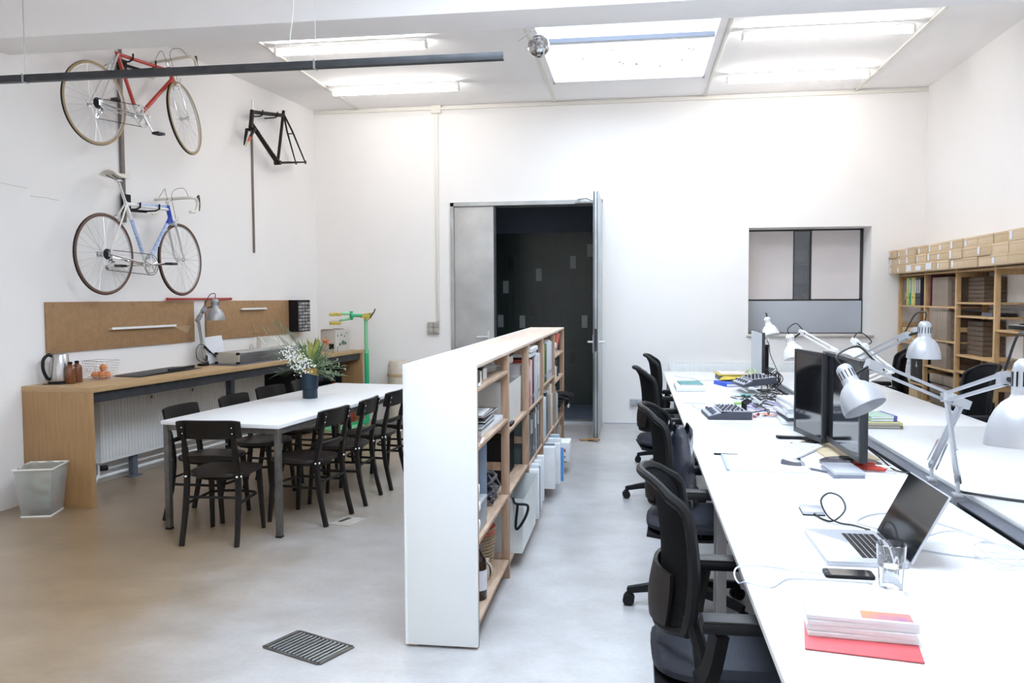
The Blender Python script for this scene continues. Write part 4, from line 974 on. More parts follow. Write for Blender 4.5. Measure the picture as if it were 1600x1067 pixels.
obj('broad_leaf', b, 'leaf3', t, label='yellow-green pointed leaves')
b = M()
for i in range(260):
    u = rg.random(); x = -0.17+0.18*u+rg.gauss(0, 0.032); y = 0.215+0.03*math.sin(u*6)-0.05*(u-0.4)+rg.gauss(0, 0.042)
    b.sph(bp(x, y, 0.07+rg.uniform(0, 0.05)), rg.uniform(0.004, 0.0085), u=6, v=4)
for i in range(26): b.tube([bp(-0.02, 0.05, 0.03), bp(-0.17+0.008*i, 0.17+rg.uniform(-0.05, 0.05), 0.08)], 0.0016, 4, 1)
obj('white_blossom', b, ['petal', 'leaf2'], t, label='sprays of tiny white blossom')
b = M()
for i in range(22):
    a = rg.uniform(0, 2*PI); l = rg.uniform(0.02, 0.05); c_ = bp(0.155, 0.335, 0.05)
    blade(b, c_, c_+bp(math.cos(a)*l*1.1, math.sin(a)*l*0.7+0.01, rg.uniform(0.0, 0.03)), bp(0, 0.005), 0.009, n=3)
b.tube([bp(0.01, 0.1), bp(0.155, 0.325, 0.04)], 0.0025, 5, 1)
obj('orange_bloom', b, ['opetal', 'leaf'], t, label='ragged orange flower head')

# ---------------------------------------------------------------- dining chairs (face +x)
def make_dining(label, loc, rz):
    t = thing('dining_chair', label, 'chair', loc, rz)
    s = M(); o_ = []
    for i in range(40):
        a = 2*PI*i/40; ca, sa = math.cos(a), math.sin(a)
        x = 0.205*math.copysign(abs(ca)**0.55, ca); y = 0.205*math.copysign(abs(sa)**0.55, sa)*(1.0+0.10*ca)
        o_.append((x+0.015, y))
    s.prism(o_, 0.437, 0.462, bev=0.006); obj('seat', s, mat('black_brown_seat', (0.018, 0.012, 0.010), 0.36, var=0.3, scale=8, spec=0.4), t)
    def bk(z0, z1, y_, bow, x_, th):
        return M().sheet(lambda u, v: (x_(z0+(z1-z0)*v)-bow*(1-(2*u-1)**2), (2*u-1)*y_, z0+(z1-z0)*v-(0.006*abs(2*u-1)**6)*(2*v-1)*1.5), 16, 4, th)
    xb = lambda z: -0.175-0.075*(z-0.44)/0.38
    obj('backrest', bk(0.700, 0.822, 0.212, 0.030, lambda z: xb(z)+0.030, 0.017), 'black', t)
    obj('back_rail', bk(0.560, 0.592, 0.165, 0.020, lambda z: xb(z)+0.006, 0.014), 'black', t)
    for g in (-1, 1):
        obj('leg', M().tube(spl([(-0.255, g*0.185, 0.0), (-0.205, g*0.178, 0.22), (-0.182, g*0.172, 0.44), (xb(0.62), g*0.168, 0.62), (xb(0.80)-0.004, g*0.166, 0.80)], 4), [0.0155]*4+[0.0175]*9+[0.014]*4, sq=True), 'black', t)
        obj('leg', M().tube([(0.205, g*0.185, 0.0), (0.170, g*0.170, 0.44)], [0.0125, 0.0185], sq=True), 'black', t)
    obj('stretcher', M().tube(spl([(-0.20, -0.175, 0.265), (0.0, -0.168, 0.265), (0.15, -0.15, 0.265), (0.19, 0, 0.265), (0.15, 0.15, 0.265), (0.0, 0.168, 0.265), (-0.20, 0.175, 0.265)], 5), 0.010, 8).tube([(-0.20, -0.175, 0.31), (-0.20, 0.175, 0.31)], 0.009, 8), 'black', t)
    obj('seat_rail', M().tube([(0.15*math.cos(a/12*2*PI)*1.1, 0.155*math.sin(a/12*2*PI)*1.1, 0.425) for a in range(12)], 0.012, 6, closed=True), 'black', t)
    for g in (-1, 1):
        for bx_, by_, bz_, br_ in ((-0.2, g*0.172, 0.445, 0.0095), (-0.182, g*0.1925, 0.445, 0.0085), (xb(0.76)-0.018, g*0.166, 0.775, 0.0055), (xb(0.72)-0.016, g*0.166, 0.735, 0.0055)): obj('bolt', M().sph((bx_, by_, bz_), br_, u=8, v=6), 'chrome', t)
    return t
DC = [((-2.735, 5.275, 0), PI/2+0.06, 'black wooden chair at the near end of the white table, its back to the room'),
      ((-2.355, 5.79, 0), PI-LA-0.05, 'black wooden chair on the bookshelf side of the table, nearest the floor hatch'),
      ((-2.295, 6.36, 0), PI-LA+0.10, 'black wooden chair on the bookshelf side of the table, second from the near end'),
      ((-2.235, 6.92, 0), PI-LA+0.02, 'black wooden chair on the bookshelf side of the table, third from the near end'),
      ((-2.15, 7.50, 0), PI-LA, 'black wooden chair half hidden by the bookshelf, farthest along its side of the table'),
      ((-3.10, 5.76, 0), -LA+0.06, 'black wooden chair on the radiator side of the table, nearest the waste bin'),
      ((-3.02, 6.43, 0), -LA+0.04, 'black wooden chair on the radiator side of the table, second from the near end'),
      ((-3.02, 7.10, 0), -LA-0.06, 'black wooden chair on the radiator side of the table, third from the near end'),
      ((-2.95, 7.70, 0), -LA+0.03, 'black wooden chair on the radiator side, directly behind the vase')]
c0 = make_dining(DC[0][2], DC[0][0], DC[0][1]); c0['group'] = 'black chairs around the white table'
for l_, a_, s_ in DC[1:]: dup(c0, l_, a_, s_)

# ================================================================== BOOKSHELF (room divider)
BX0, BX1 = -1.025, -0.700
PY = [3.70, 4.69, 5.585, 6.50, 7.46, 8.42]
t = thing('bookshelf', 'long waist-high pine bookshelf with a white end panel dividing the room', 'bookshelf', ((BX0+BX1)/2, 3.676, 0))
ox, oy = (BX0+BX1)/2, 3.676
def L_(b): b.X = Matrix.Translation((-ox, -oy, 0)); return b
obj('end_panel', L_(M()).bb(BX0, BX1+0.002, 3.676, 3.694, 0.012, 1.294, bev=0.001), 'whitem', t, label='white end panel')
obj('side_panel', L_(M()).bb(BX0-0.012, BX0, 3.676, 8.45, 0.012, 1.30), 'whitem', t, label='white panel along the table side')
obj('top_board', L_(M()).bb(BX0, BX1, 3.694, 4.55, 1.282, 1.300, bev=0.001), 'pinel', t)
obj('top_board', L_(M()).bb(BX0, BX1, 4.552, 8.45, 1.282, 1.300, bev=0.001), 'pinel', t)
for y in [3.71]+[p_-0.016 for p_ in PY[1:-1]]+[8.43]:
    obj('upright', L_(M()).bb(BX1-0.044, BX1, y-0.016, y+0.016, 0.0, 1.282, bev=0.001), 'pinev', t)
    obj('upright', L_(M()).bb(BX0+0.0, BX0+0.044, y-0.016, y+0.016, 0.0, 1.282, bev=0.001), 'pinev', t)
    for z in (0.07, 0.62, 1.22): obj('cross_rail', L_(M()).bb(BX0+0.044, BX1-0.044, y-0.009, y+0.009, z, z+0.045), 'pinev', t)
SH = [(1.19, 0.92, 0.485, 0.11), (0.845, 0.48, 0.09), (0.84, 0.465, 0.09), (0.91, 0.46, 0.09), (1.073, 0.84, 0.445, 0.09)]
for k, zs in enumerate(SH):
    y0 = PY[k]+(0.012 if k == 0 else 0.002); y1 = PY[k+1]-0.034
    for z in zs: obj('shelf', L_(M()).bb(BX0+0.004, BX1-0.003, y0+0.004, y1, z-0.018, z, bev=0.001), 'pine', t)
BAY = ['nearest', 'second', 'middle', 'fourth', 'farthest']
def it(name, label, cat, x, y, z, group=None, rz=0): return thing(name, label, cat, (x, y, z), rz, group)
def book(x1, y, z, th, h, w, col, label, lean=0.0, group=None, kind='book'):
    t = it(kind, label, 'book', x1, y, z, group)
    b = M(); b.X = Matrix.Rotation(lean, 4, 'X')
    b.bb(-w, 0, 0, th, 0, h, bev=min(0.002, th*0.2)); obj('cover', b, pm(col, 0.45), t)
    b = M(); b.X = Matrix.Rotation(lean, 4, 'X')
    b.bb(-w-0.0012, -0.004, th*0.12, th*0.88, 0.004, h+0.0012) if kind == 'book' else b.bb(-0.0, 0.001, th*0.3, th*0.7, h*0.55, h*0.85)
    if kind == 'book' or int(y*977) % 2: obj('pages' if kind == 'book' else 'spine_label', b, 'paper', t)
    else: obj('spine_stripe', M().bb(0.0, 0.001, th*0.15, th*0.85, h*0.15, h*0.22), pm((0.30, 0.30, 0.32)), t)
    return t
def row(bay, shelf, y0, specs, group, x1=None, kind='book', lvl='shelf'):
    z = SH[bay][shelf]+0.001; y = y0; x1 = BX1-0.012 if x1 is None else x1
    for i, s_ in enumerate(specs):
        cn, col, th, h, w = s_[:5]; ln = s_[5] if len(s_) > 5 else 0
        book(x1-(s_[6] if len(s_) > 6 else 0), y, z, th*0.94, h, w, col, '%s %s, %s from the end panel side, %s, %s bookshelf bay' % (cn, kind, ORD[i] if i < 14 else 'last', lvl, BAY[bay]), ln, group, kind)
        y += th+0.002
WHT, RED, DRED, BLK, GRY, BLU, LIM, CYN, TEA, CRM = (0.75, 0.76, 0.78), (0.50, 0.05, 0.03), (0.20, 0.01, 0.02), (0.012, 0.012, 0.014), (0.22, 0.24, 0.26), (0.02, 0.06, 0.40), (0.42, 0.55, 0.04), (0.35, 0.50, 0.58), (0.02, 0.30, 0.22), (0.60, 0.52, 0.38)
row(2, 0, 5.60, [('white', WHT, 0.05, 0.31, 0.24), ('white', WHT, 0.045, 0.31, 0.24), ('red', RED, 0.06, 0.335, 0.24), ('pale pink', (0.66, 0.42, 0.40), 0.055, 0.33, 0.24), ('white', WHT, 0.045, 0.32, 0.24), ('black', BLK, 0.06, 0.33, 0.24), ('dark red', DRED, 0.085, 0.335, 0.25), ('white', WHT, 0.05, 0.33, 0.24), ('pale blue', CYN, 0.06, 0.34, 0.24), ('white', WHT, 0.06, 0.345, 0.24), ('grey', GRY, 0.05, 0.33, 0.24), ('white', WHT, 0.07, 0.34, 0.24), ('silver', (0.5, 0.5, 0.52), 0.05, 0.34, 0.24)], 'folders on the upper shelf of the middle bay', lvl='upper shelf', kind='folder')
row(2, 1, 5.60, [('slate', (0.09, 0.14, 0.15), 0.10, 0.30, 0.26), ('slate', (0.08, 0.12, 0.14), 0.06, 0.32, 0.26), ('black', BLK, 0.07, 0.33, 0.26), ('dark grey', (0.04, 0.05, 0.06), 0.06, 0.32, 0.25), ('black', BLK, 0.06, 0.34, 0.26), ('grey', GRY, 0.05, 0.31, 0.25), ('black', BLK, 0.07, 0.34, 0.26), ('white', WHT, 0.035, 0.33, 0.25), ('brown', (0.12, 0.08, 0.06), 0.05, 0.32, 0.25), ('dark grey', (0.04, 0.05, 0.06), 0.07, 0.35, 0.26), ('grey', GRY, 0.05, 0.33, 0.25), ('black', BLK, 0.08, 0.34, 0.26)], 'binders on the lower shelf of the middle bay', lvl='lower shelf', kind='binder')
row(3, 0, 6.52, [('black', BLK, 0.08, 0.30, 0.25), ('lime', LIM, 0.09, 0.32, 0.25), ('black', BLK, 0.08, 0.31, 0.25), ('black', BLK, 0.07, 0.26, 0.25), ('grey', GRY, 0.05, 0.31, 0.25), ('white', WHT, 0.07, 0.32, 0.25), ('lilac', (0.42, 0.38, 0.60), 0.05, 0.32, 0.25), ('white', WHT, 0.09, 0.33, 0.25), ('pale blue', CYN, 0.06, 0.32, 0.25), ('white', WHT, 0.09, 0.31, 0.25), ('grey', GRY, 0.07, 0.30, 0.25)], 'binders on the upper shelf of the fourth bay', lvl='upper shelf', kind='binder')
row(3, 1, 6.52, [('blue', BLU, 0.06, 0.34, 0.26), ('white', WHT, 0.10, 0.35, 0.27), ('pale blue', CYN, 0.06, 0.31, 0.26), ('white', WHT, 0.06, 0.33, 0.26), ('black', BLK, 0.08, 0.36, 0.27), ('grey', GRY, 0.05, 0.34, 0.26), ('black', BLK, 0.07, 0.33, 0.26), ('silver', (0.5, 0.52, 0.55), 0.06, 0.35, 0.26), ('black', BLK, 0.06, 0.31, 0.26), ('cream', CRM, 0.07, 0.39, 0.26), ('cream', CRM, 0.07, 0.39, 0.26), ('white', WHT, 0.07, 0.30, 0.26)], 'books on the lower shelf of the fourth bay', lvl='lower shelf')
row(4, 2, 7.48, [('black', BLK, 0.05, 0.30, 0.25), ('white', WHT, 0.05, 0.27, 0.25), ('turquoise', TEA, 0.07, 0.34, 0.25), ('green', (0.03, 0.18, 0.08), 0.05, 0.29, 0.25), ('white', WHT, 0.05, 0.28, 0.25), ('grey', GRY, 0.05, 0.27, 0.25), ('white', WHT, 0.06, 0.25, 0.25)], 'books on the lower shelf of the farthest bay', lvl='lower shelf')
# flat books on top of the folders
for i, (c_, n_, dz) in enumerate(((CYN, 'pale blue', 0.0), (WHT, 'white', 0.035))):
    t = it('book', '%s book lying flat across the folders, %s of two, middle bookshelf bay' % (n_, ('lower', 'upper')[i]), 'book', -0.82, 5.86, 0.84+0.347+dz)
    obj('cover', M().bb(-0.11, 0.115+i*0.01, -0.16, 0.20, 0, 0.031, bev=0.002), pm(c_), t); obj('pages', M().bb(-0.105, 0.117+i*0.01, -0.162, 0.202, 0.004, 0.027), 'paper', t)
# nearest bay
t = it('camera_case', 'black zipped case at the front of the top shelf, nearest bay of the bookshelf', 'case', -0.80, 3.92, 1.191)
obj('case_body', M().bb(-0.12, 0.07, -0.16, 0.03, 0, 0.062, bev=0.01), 'blackpl', t); obj('case_end', M().bb(-0.12, 0.07, 0.032, 0.075, 0, 0.058, bev=0.004), 'cream', t, label='cream end piece')
t = it('plastic_bag', 'crumpled translucent bag at the back of the top shelf, nearest bookshelf bay', 'bag', -0.83, 4.42, 1.191)
obj('bag_body', M().sheet(lambda u, v: ((0.09+0.02*math.sin(u*31+v*7))*math.cos(2*PI*u)*math.sin(PI*(0.08+0.86*v)), (0.12+0.02*math.sin(u*23))*math.sin(2*PI*u)*math.sin(PI*(0.08+0.86*v)), 0.04-0.038*math.cos(PI*v)+0.003*math.sin(u*40)), 30, 10), mix_trans('crumpled_poly', (0.5, 0.5, 0.5), 0.7, 0.3), t)
obj('bag_contents', M().sph((0, 0, 0.03), 0.03, u=10, v=8, sc=(2, 2.6, 1)), pm((0.25, 0.24, 0.23)), t)
t = it('small_box', 'small black and white box beside the bag on the top shelf of the bookshelf', 'box', -0.80, 4.16, 1.191)
obj('box_body', M().bb(-0.07, 0.05, -0.05, 0.05, 0, 0.055, bev=0.004), 'blackpl', t); obj('box_lid', M().bb(0.051, 0.056, -0.05, 0.05, 0.0, 0.055), 'paper', t, label='white face')
t = it('paper_sheets', 'loose white sheets at the near end of the top shelf of the bookshelf', 'papers', -0.81, 3.855, 1.191)
obj('sheet', M().box((0.02, -0.05, 0.0015), (0.15, 0.18, 0.002)), 'paper', t); obj('sheet', M().box((0.03, 0.02, 0.004), (0.13, 0.19, 0.002), rot=0.15), 'paper', t)
for i, (n_, c_, dz, th, w, l, yy) in enumerate((('white', WHT, 0, 0.030, 0.25, 0.58, 4.30), ('grey', GRY, 0.036, 0.022, 0.22, 0.36, 4.16), ('black', BLK, 0.059, 0.020, 0.21, 0.34, 4.20), ('dark grey', (0.05, 0.06, 0.06), 0.080, 0.014, 0.20, 0.36, 4.24), ('red-brown', (0.30, 0.16, 0.14), 0.095, 0.012, 0.20, 0.30, 4.14), ('white', WHT, 0.108, 0.006, 0.18, 0.26, 4.10))):
    t = it('magazine', '%s magazine, %s from the bottom of the pile behind the white end panel' % (n_, ORD[i]), 'magazine', BX1-0.03-w/2, yy, 0.921+dz, 'magazines in the nearest bay', 0.03*((i % 3)-1))
    obj('cover', M().bb(-w/2, w/2, -l/2, l/2, 0, th, bev=0.001), pm(c_, 0.35), t); obj('pages', M().bb(-w/2+0.003, w/2+0.001, -l/2-0.001, l/2+0.001, th*0.38, th*0.62), 'paper', t)
t = it('photo_print', 'glossy reddish print lying at the near end of the second shelf of the bookshelf', 'print', -0.80, 3.90, 0.921); obj('sheet', M().box((0, 0, 0.002), (0.16, 0.14, 0.003), rot=0.1), pm((0.40, 0.22, 0.22), 0.2), t); obj('margin', M().box((0.0, 0, 0.0008), (0.18, 0.16, 0.0016), rot=0.1), 'paper', t)
t = it('poster_tube_box', 'blue and brown printed panel standing in a clear sleeve on the third shelf', 'panel', -0.86, 4.03, 0.486)
b = M().bb(-0.12, 0.09, 0.14, 0.15, 0, 0.36); obj('print', b, mat('blue_brown_print', (0.08, 0.22, 0.42), 0.3, col2=(0.22, 0.16, 0.07), scale=7, detail=6), t); obj('clear_sleeve', M().bb(-0.13, 0.12, 0.134, 0.138, 0, 0.385).bb(0.112, 0.12, -0.30, 0.138, 0, 0.02), 'acryl', t)
t = it('metal_tin', 'flat brushed metal tin on the third shelf of the nearest bay', 'tin', -0.76, 3.95, 0.486)
obj('tin_body', M().bb(-0.12, 0.04, -0.13, 0.10, 0, 0.13, bev=0.006), 'steel', t); obj('tin_lid', M().bb(-0.123, 0.043, -0.133, 0.103, 0.13, 0.145, bev=0.004), 'alu', t)
t = it('folded_paper_stack', 'stack of folded white paper at the near end of the third shelf', 'paper stack', -0.765, 3.775, 0.486)
b = M()
for i in range(6): b.box((0.01*((i % 2)), 0.0, 0.02+0.042*i), (0.10, 0.075, 0.040), bev=0.008, rot=0.08*(i % 3))
obj('folded_sheets', b, 'paper', t); obj('top_slip', M().box((0.0, 0, 0.262), (0.08, 0.06, 0.012), bev=0.004), 'paper', t)
for i, (yy, c_) in enumerate(((4.38, (0.03, 0.03, 0.05)), (4.50, (0.10, 0.08, 0.08)))):
    t = it('cable_bundle', ('dark blue', 'brown')[i]+' bundle of cable at the back of the third shelf, nearest bay', 'cable', -0.80, yy, 0.486)
    obj('coil', M().tube([(0.05*math.cos(a*0.5), 0.045*math.sin(a*0.5)+0.01*math.sin(a), 0.02+0.0045*a) for a in range(34)], 0.011, 6), pm(c_), t); obj('tie', M().tube([(0.03, 0, 0.01), (0.075, 0, 0.09), (0.03, 0, 0.17)], 0.005, 6), 'greyp', t)
t = it('large_bottle', 'tall dark brown bottle with a blank white label on the bottom shelf', 'bottle', -0.765, 4.03, 0.111)
obj('glass_body', M().lathe([(0, 0), (0.043, 0), (0.046, 0.006), (0.046, 0.17), (0.040, 0.20), (0.022, 0.225), (0.016, 0.235), (0.015, 0.262)], 28), mat('dark_amber_glass', (0.022, 0.008, 0.004), 0.12, spec=0.6), t)
obj('label', M().lathe([(0.0468, 0.05), (0.0468, 0.15)], 28), pm((0.72, 0.70, 0.74)), t, label='blank white label'); obj('cap', M().lathe([(0.018, 0.25), (0.018, 0.275), (0, 0.278)], 18), 'greyp', t)
t = it('glass_jar', 'small jar with a yellow and pink label at the near end of the bottom shelf', 'jar', -0.745, 3.80, 0.111)
obj('jar_body', M().lathe([(0, 0), (0.028, 0), (0.03, 0.08), (0.02, 0.10), (0.02, 0.115), (0, 0.115)], 18), mix_trans('jar_glass', (0.8, 0.8, 0.75), 0.5, 0.4), t); obj('jar_label', M().lathe([(0.0305, 0.02), (0.0308, 0.06)], 18), pm((0.70, 0.62, 0.15)), t)
t = it('wicker_basket', 'woven basket with a red lining at the back of the bottom shelf', 'basket', -0.87, 4.44, 0.111)
b = M()
for k in range(13): b.tube([((0.10+0.002*k)*math.cos(a*PI/12), (0.10+0.002*k)*math.sin(a*PI/12), 0.012+k*0.019+0.004*(a % 2)) for a in range(24)], 0.0085, 5, closed=True)
obj('weave', b, mat('wicker', (0.36, 0.26, 0.16), 0.7, var=0.3, scale=40), t); obj('lining', M().lathe([(0.085, 0.20), (0.095, 0.255), (0.128, 0.25), (0.13, 0.215)], 20), pm((0.45, 0.08, 0.05)), t)
t = it('crumpled_bag', 'crumpled beige paper bag in front of the basket on the bottom shelf', 'bag', -0.79, 4.28, 0.111)
obj('bag_body', M().sheet(lambda u, v: ((0.05+0.012*math.sin(u*37))*math.cos(2*PI*u)*math.sin(PI*(0.06+0.9*v)), (0.07+0.012*math.sin(u*29))*math.sin(2*PI*u)*math.sin(PI*(0.06+0.9*v)), 0.055-0.053*math.cos(PI*v)), 30, 10), pm((0.50, 0.42, 0.32)), t); obj('bag_fold', M().box((0.01, 0, 0.11), (0.05, 0.07, 0.012), bev=0.003), pm((0.55, 0.47, 0.36)), t)
# second bay
t = it('storage_bin', 'tall white storage box full of dark odds and ends in the second bookshelf bay', 'box', -0.86, 5.12, 0.846)
obj('bin_body', frustum(0.26, 0.50, 0.27, 0.52, 0.25), pm((0.70, 0.68, 0.64)), t, ang=10)
b = M()
for i in range(7): b.box((RND.uniform(-0.08, 0.09), -0.2+i*0.065, 0.26+0.015*(i % 3)), (0.10, 0.05, 0.09), i % 3, bev=0.006, rot=i)
obj('contents', b, [pm((0.05, 0.04, 0.04)), pm((0.18, 0.03, 0.03)), pm((0.28, 0.26, 0.24))], t)
t = it('shoe_box', 'cream box lying across the top of the white storage box, second bay of the bookshelf', 'box', -0.88, 5.20, 0.846+0.335); obj('box_body', M().bb(-0.10, 0.10, -0.17, 0.2, 0, 0.055, bev=0.003), 'cream', t); obj('box_lid', M().bb(-0.103, 0.103, -0.173, 0.203, 0.045, 0.066, bev=0.003), 'blackpl', t)
t = it('phone_handset', 'flat black gadget lying on the upper shelf of the second bay', 'gadget', -0.735, 4.90, 0.846); obj('case', M().box((0, 0, 0.009), (0.05, 0.14, 0.018), bev=0.004), 'blackpl', t); obj('button_field', M().box((0, 0.02, 0.0185), (0.03, 0.05, 0.002)), 'greyp', t)
t = it('loudspeaker', 'square black loudspeaker box in the middle compartment of the second bay', 'speaker', -0.88, 5.14, 0.481); obj('cabinet', M().bb(-0.12, 0.10, -0.24, 0.28, 0, 0.27, bev=0.004), 'blackpl', t); obj('front_grille', M().bb(0.101, 0.104, -0.22, 0.26, 0.02, 0.25), 'fabric', t)
t = it('white_bin', 'big white open bin with a black strap on the lowest shelf of the second bay', 'bin', -0.80, 5.175, 0.091)
obj('bin_body', frustum(0.30, 0.66, 0.33, 0.73, 0.335), pm((0.70, 0.73, 0.72), 0.35), t, ang=10); obj('strap', M().tube(spl([(0.10, -0.365, 0.34), (0.12, -0.385, 0.31), (0.19, -0.385, 0.30), (0.17, -0.385, 0.22), (0.12, -0.385, 0.16), (0.13, -0.385, 0.30)], 5), 0.008, 6), 'blackpl', t)
obj('inner_card', M().box((-0.05, 0.0, 0.20), (0.01, 0.60, 0.36), rot=0.02), pm((0.2, 0.2, 0.22)), t)
# lower storage of the farther bays: big portfolios standing out past the front
for i, (y, th, h, out, c_, n_) in enumerate(((5.62, 0.05, 0.34, 0.06, WHT, 'white'), (5.70, 0.05, 0.36, 0.05, (0.55, 0.60, 0.66), 'pale blue'), (5.80, 0.05, 0.33, 0.05, GRY, 'grey'), (5.90, 0.04, 0.35, 0.05, WHT, 'white'), (6.0, 0.05, 0.33, 0.04, (0.45, 0.48, 0.52), 'silver'), (6.12, 0.06, 0.34, 0.04, WHT, 'white'), (6.53, 0.09, 0.33, 0.085, WHT, 'thick white'), (6.66, 0.03, 0.34, 0.07, GRY, 'grey'), (6.72, 0.05, 0.33, 0.11, WHT, 'white'), (6.82, 0.025, 0.28, 0.13, (0.08, 0.28, 0.62), 'bright blue'), (6.90, 0.05, 0.34, 0.10, WHT, 'white'), (7.0, 0.03, 0.31, 0.06, BLK, 'black'), (7.08, 0.05, 0.34, 0.07, CYN, 'pale blue'))):
    bay = 'middle' if i < 6 else 'fourth'
    t = it('portfolio', '%s portfolio jutting out low, %s from the end panel side, %s bay' % (n_, ORD[i if i < 6 else i-6], bay), 'portfolio', BX1+out, y, 0.091, 'portfolios jutting from the lowest shelf')
    obj('board', M().bb(-0.38, 0, 0, th*0.9, 0, h, bev=0.003), pm(c_, 0.4), t); obj('edge_fold', M().bb(-0.381, 0.0015, th*0.3, th*0.6, 0.01, h+0.002), 'paper', t)
t = it('white_carton', 'small white carton with a red and blue mark jutting out low in the farthest bay', 'box', -0.66, 7.70, 0.091)
obj('carton_body', M().bb(-0.14, 0.08, -0.14, 0.12, 0.02, 0.19, bev=0.006), 'paper', t); b = M(); b.box((0.02, -0.1412, 0.12), (0.05, 0.002, 0.03)); b.box((0.02, -0.1412, 0.06), (0.05, 0.002, 0.015), 1); obj('printed_mark', b, [pm((0.5, 0.04, 0.03)), pm((0.08, 0.12, 0.3))], t, label='red and blue printed mark'); obj('carton_foot', M().bb(-0.10, 0.05, -0.10, 0.09, 0, 0.021), 'card', t)
for i, (y, h, c_) in enumerate(((7.52, 0.24, WHT), (7.95, 0.30, (0.35, 0.33, 0.30)), (8.12, 0.26, (0.48, 0.40, 0.30)))):
    t = it('paper_bag', ('white', 'grey', 'brown')[i]+' paper bag on the lowest shelf of the farthest bay', 'bag', -0.80, y, 0.091); b = frustum(0.16, 0.13, 0.19, 0.15, h); obj('bag_body', b, pm(c_), t, ang=10); obj('bag_handle', M().tube(spl([(0.04, -0.03, h-0.01), (0.05, -0.02, h+0.06), (0.05, 0.02, h+0.06), (0.04, 0.03, h-0.01)], 4), 0.003, 5), 'paper', t)
t = it('orange_folder', 'orange-red folder leaning on the top shelf of the farthest bay', 'folder', -0.81, 7.95, 1.090); obj('cover', M().box((0, 0, 0.09), (0.17, 0.35, 0.17), bev=0.004, rot=Matrix.Rotation(0.15, 4, 'Y')), pm((0.62, 0.10, 0.05)), t); obj('inlay', M().box((0.03, 0, 0.185), (0.12, 0.30, 0.006), rot=Matrix.Rotation(0.15, 4, 'Y')), 'paper', t)
t = it('tape_dispenser', 'white device with a dark dot at the front of the top shelf, farthest bay', 'device', -0.755, 7.70, 1.074); obj('housing', M().bb(-0.05, 0.04, -0.12, 0.10, 0, 0.11, bev=0.015), 'wpl', t); obj('lens', M().cyl((0.038, -0.02, 0.05), (0.044, -0.02, 0.05), 0.018, n=14).cyl((0, -0.118, 0.05), (0, -0.124, 0.05), 0.02, n=14), 'blackpl', t)
for i, (y, c_, cc, n_) in enumerate(((7.58, (0.03, 0.10, 0.32), BLK, 'blue spray bottle with black cap'), (7.74, LIM, WHT, 'lime green squat bottle'), (7.90, (0.75, 0.75, 0.75), (0.03, 0.1, 0.3), 'white bottle with blue cap'), (8.08, (0.02, 0.02, 0.03), (0.02, 0.02, 0.03), 'black jar'))):
    t = it('spray_bottle', n_+' on the middle shelf of the farthest bay', 'bottle', -0.76, y, 0.841, 'bottles in the farthest bay'); h = (0.16, 0.10, 0.14, 0.12)[i]
    obj('bottle_body', M().lathe([(0, 0), (0.034, 0), (0.036, 0.01), (0.036, h*0.7), (0.018, h*0.85), (0.014, h)], 16), pm(c_, 0.3), t); obj('cap', M().lathe([(0.018, h), (0.018, h+0.03), (0, h+0.032)], 14), pm(cc, 0.3), t)
t = it('black_cables', 'tangle of dark straps and tools hanging off the end of the bookshelf', 'straps', -0.70, 8.15, 0.60)
b = M(); rg = random.Random(8)
for k in range(9): b.tube(spl([(-0.12+rg.uniform(0, .1), -0.25+0.05*k, 0.02+rg.uniform(0, .05)), (0.03, -0.2+0.05*k, 0.04+rg.uniform(0, .04)), (0.09, -0.2+0.06*k, 0.02), (0.04, -0.1+0.03*k, -0.03+rg.uniform(-.02, .02))], 4), 0.011, 6)
obj('strap', b, 'blackpl', t); obj('buckle', M().sph((0.07, -0.1, -0.04), 0.02, u=10, v=8), 'chrome', t)
t = it('black_tray', 'black tray carrying straps across the end of the bookshelf', 'tray', -0.80, 8.12, 0.56); obj('tray_base', M().bb(-0.12, 0.11, -0.26, 0.24, 0, 0.02, bev=0.004), 'blackpl', t); obj('tray_rim', M().tube([(-0.12, -0.26, 0.025), (0.11, -0.26, 0.025), (0.11, 0.24, 0.025), (-0.12, 0.24, 0.025)], 0.006, 6, closed=True), 'blackpl', t)
# ================================================================== DESKS
DZ = 0.74
def desk(label, x0, x1, y0, y1):
    t = thing('desk', label, 'desk', ((x0+x1)/2, (y0+y1)/2, 0), group='white desks in two rows'); w, l = (x1-x0)/2, (y1-y0)/2-0.0015
    obj('desktop', M().bb(-w, w, -l, l, DZ-0.022, DZ, bev=0.0015), 'white', t)
    b = M()
    for x in (-w+0.04, w-0.06): b.bb(x-0.015, x+0.015, -l+0.05, l-0.05, DZ-0.065, DZ-0.0225)
    obj('frame', b, 'steel', t)
    for sx in (-1, 1):
        for sy in (-1, 1): obj('leg', M().bb(sx*(w-0.055)-0.02, sx*(w-0.055)+0.02, sy*(l-0.07)-0.02, sy*(l-0.07)+0.02, 0, DZ-0.065), pm((0.28, 0.27, 0.27), 0.4, 0.5), t)
    return t
DY = [(9.83, 7.87), (7.87, 5.87), (5.87, 3.87), (3.87, 1.87), (1.87, 0.35)]
PL = ['at the back wall end', 'carrying the flat mixer', 'carrying the two big screens', 'carrying the open laptop', 'past the white booklets']
for k, (b_, a_) in enumerate(DY): desk('white desk in the left row, '+PL[k], 0.335, 1.305, a_, b_)
PR = ['at the back wall end', 'second from the back wall', 'below the green books', 'opposite the laptop', 'past the laptop']
for k, (b_, a_) in enumerate(DY): desk('white desk in the right row, '+PR[k], 1.44, 2.36, a_, b_)
t = thing('cable_tray', 'dark and silver cable channel running in the gap between the two desk rows', 'cable tray', (1.3725, 5.1, 0.66))
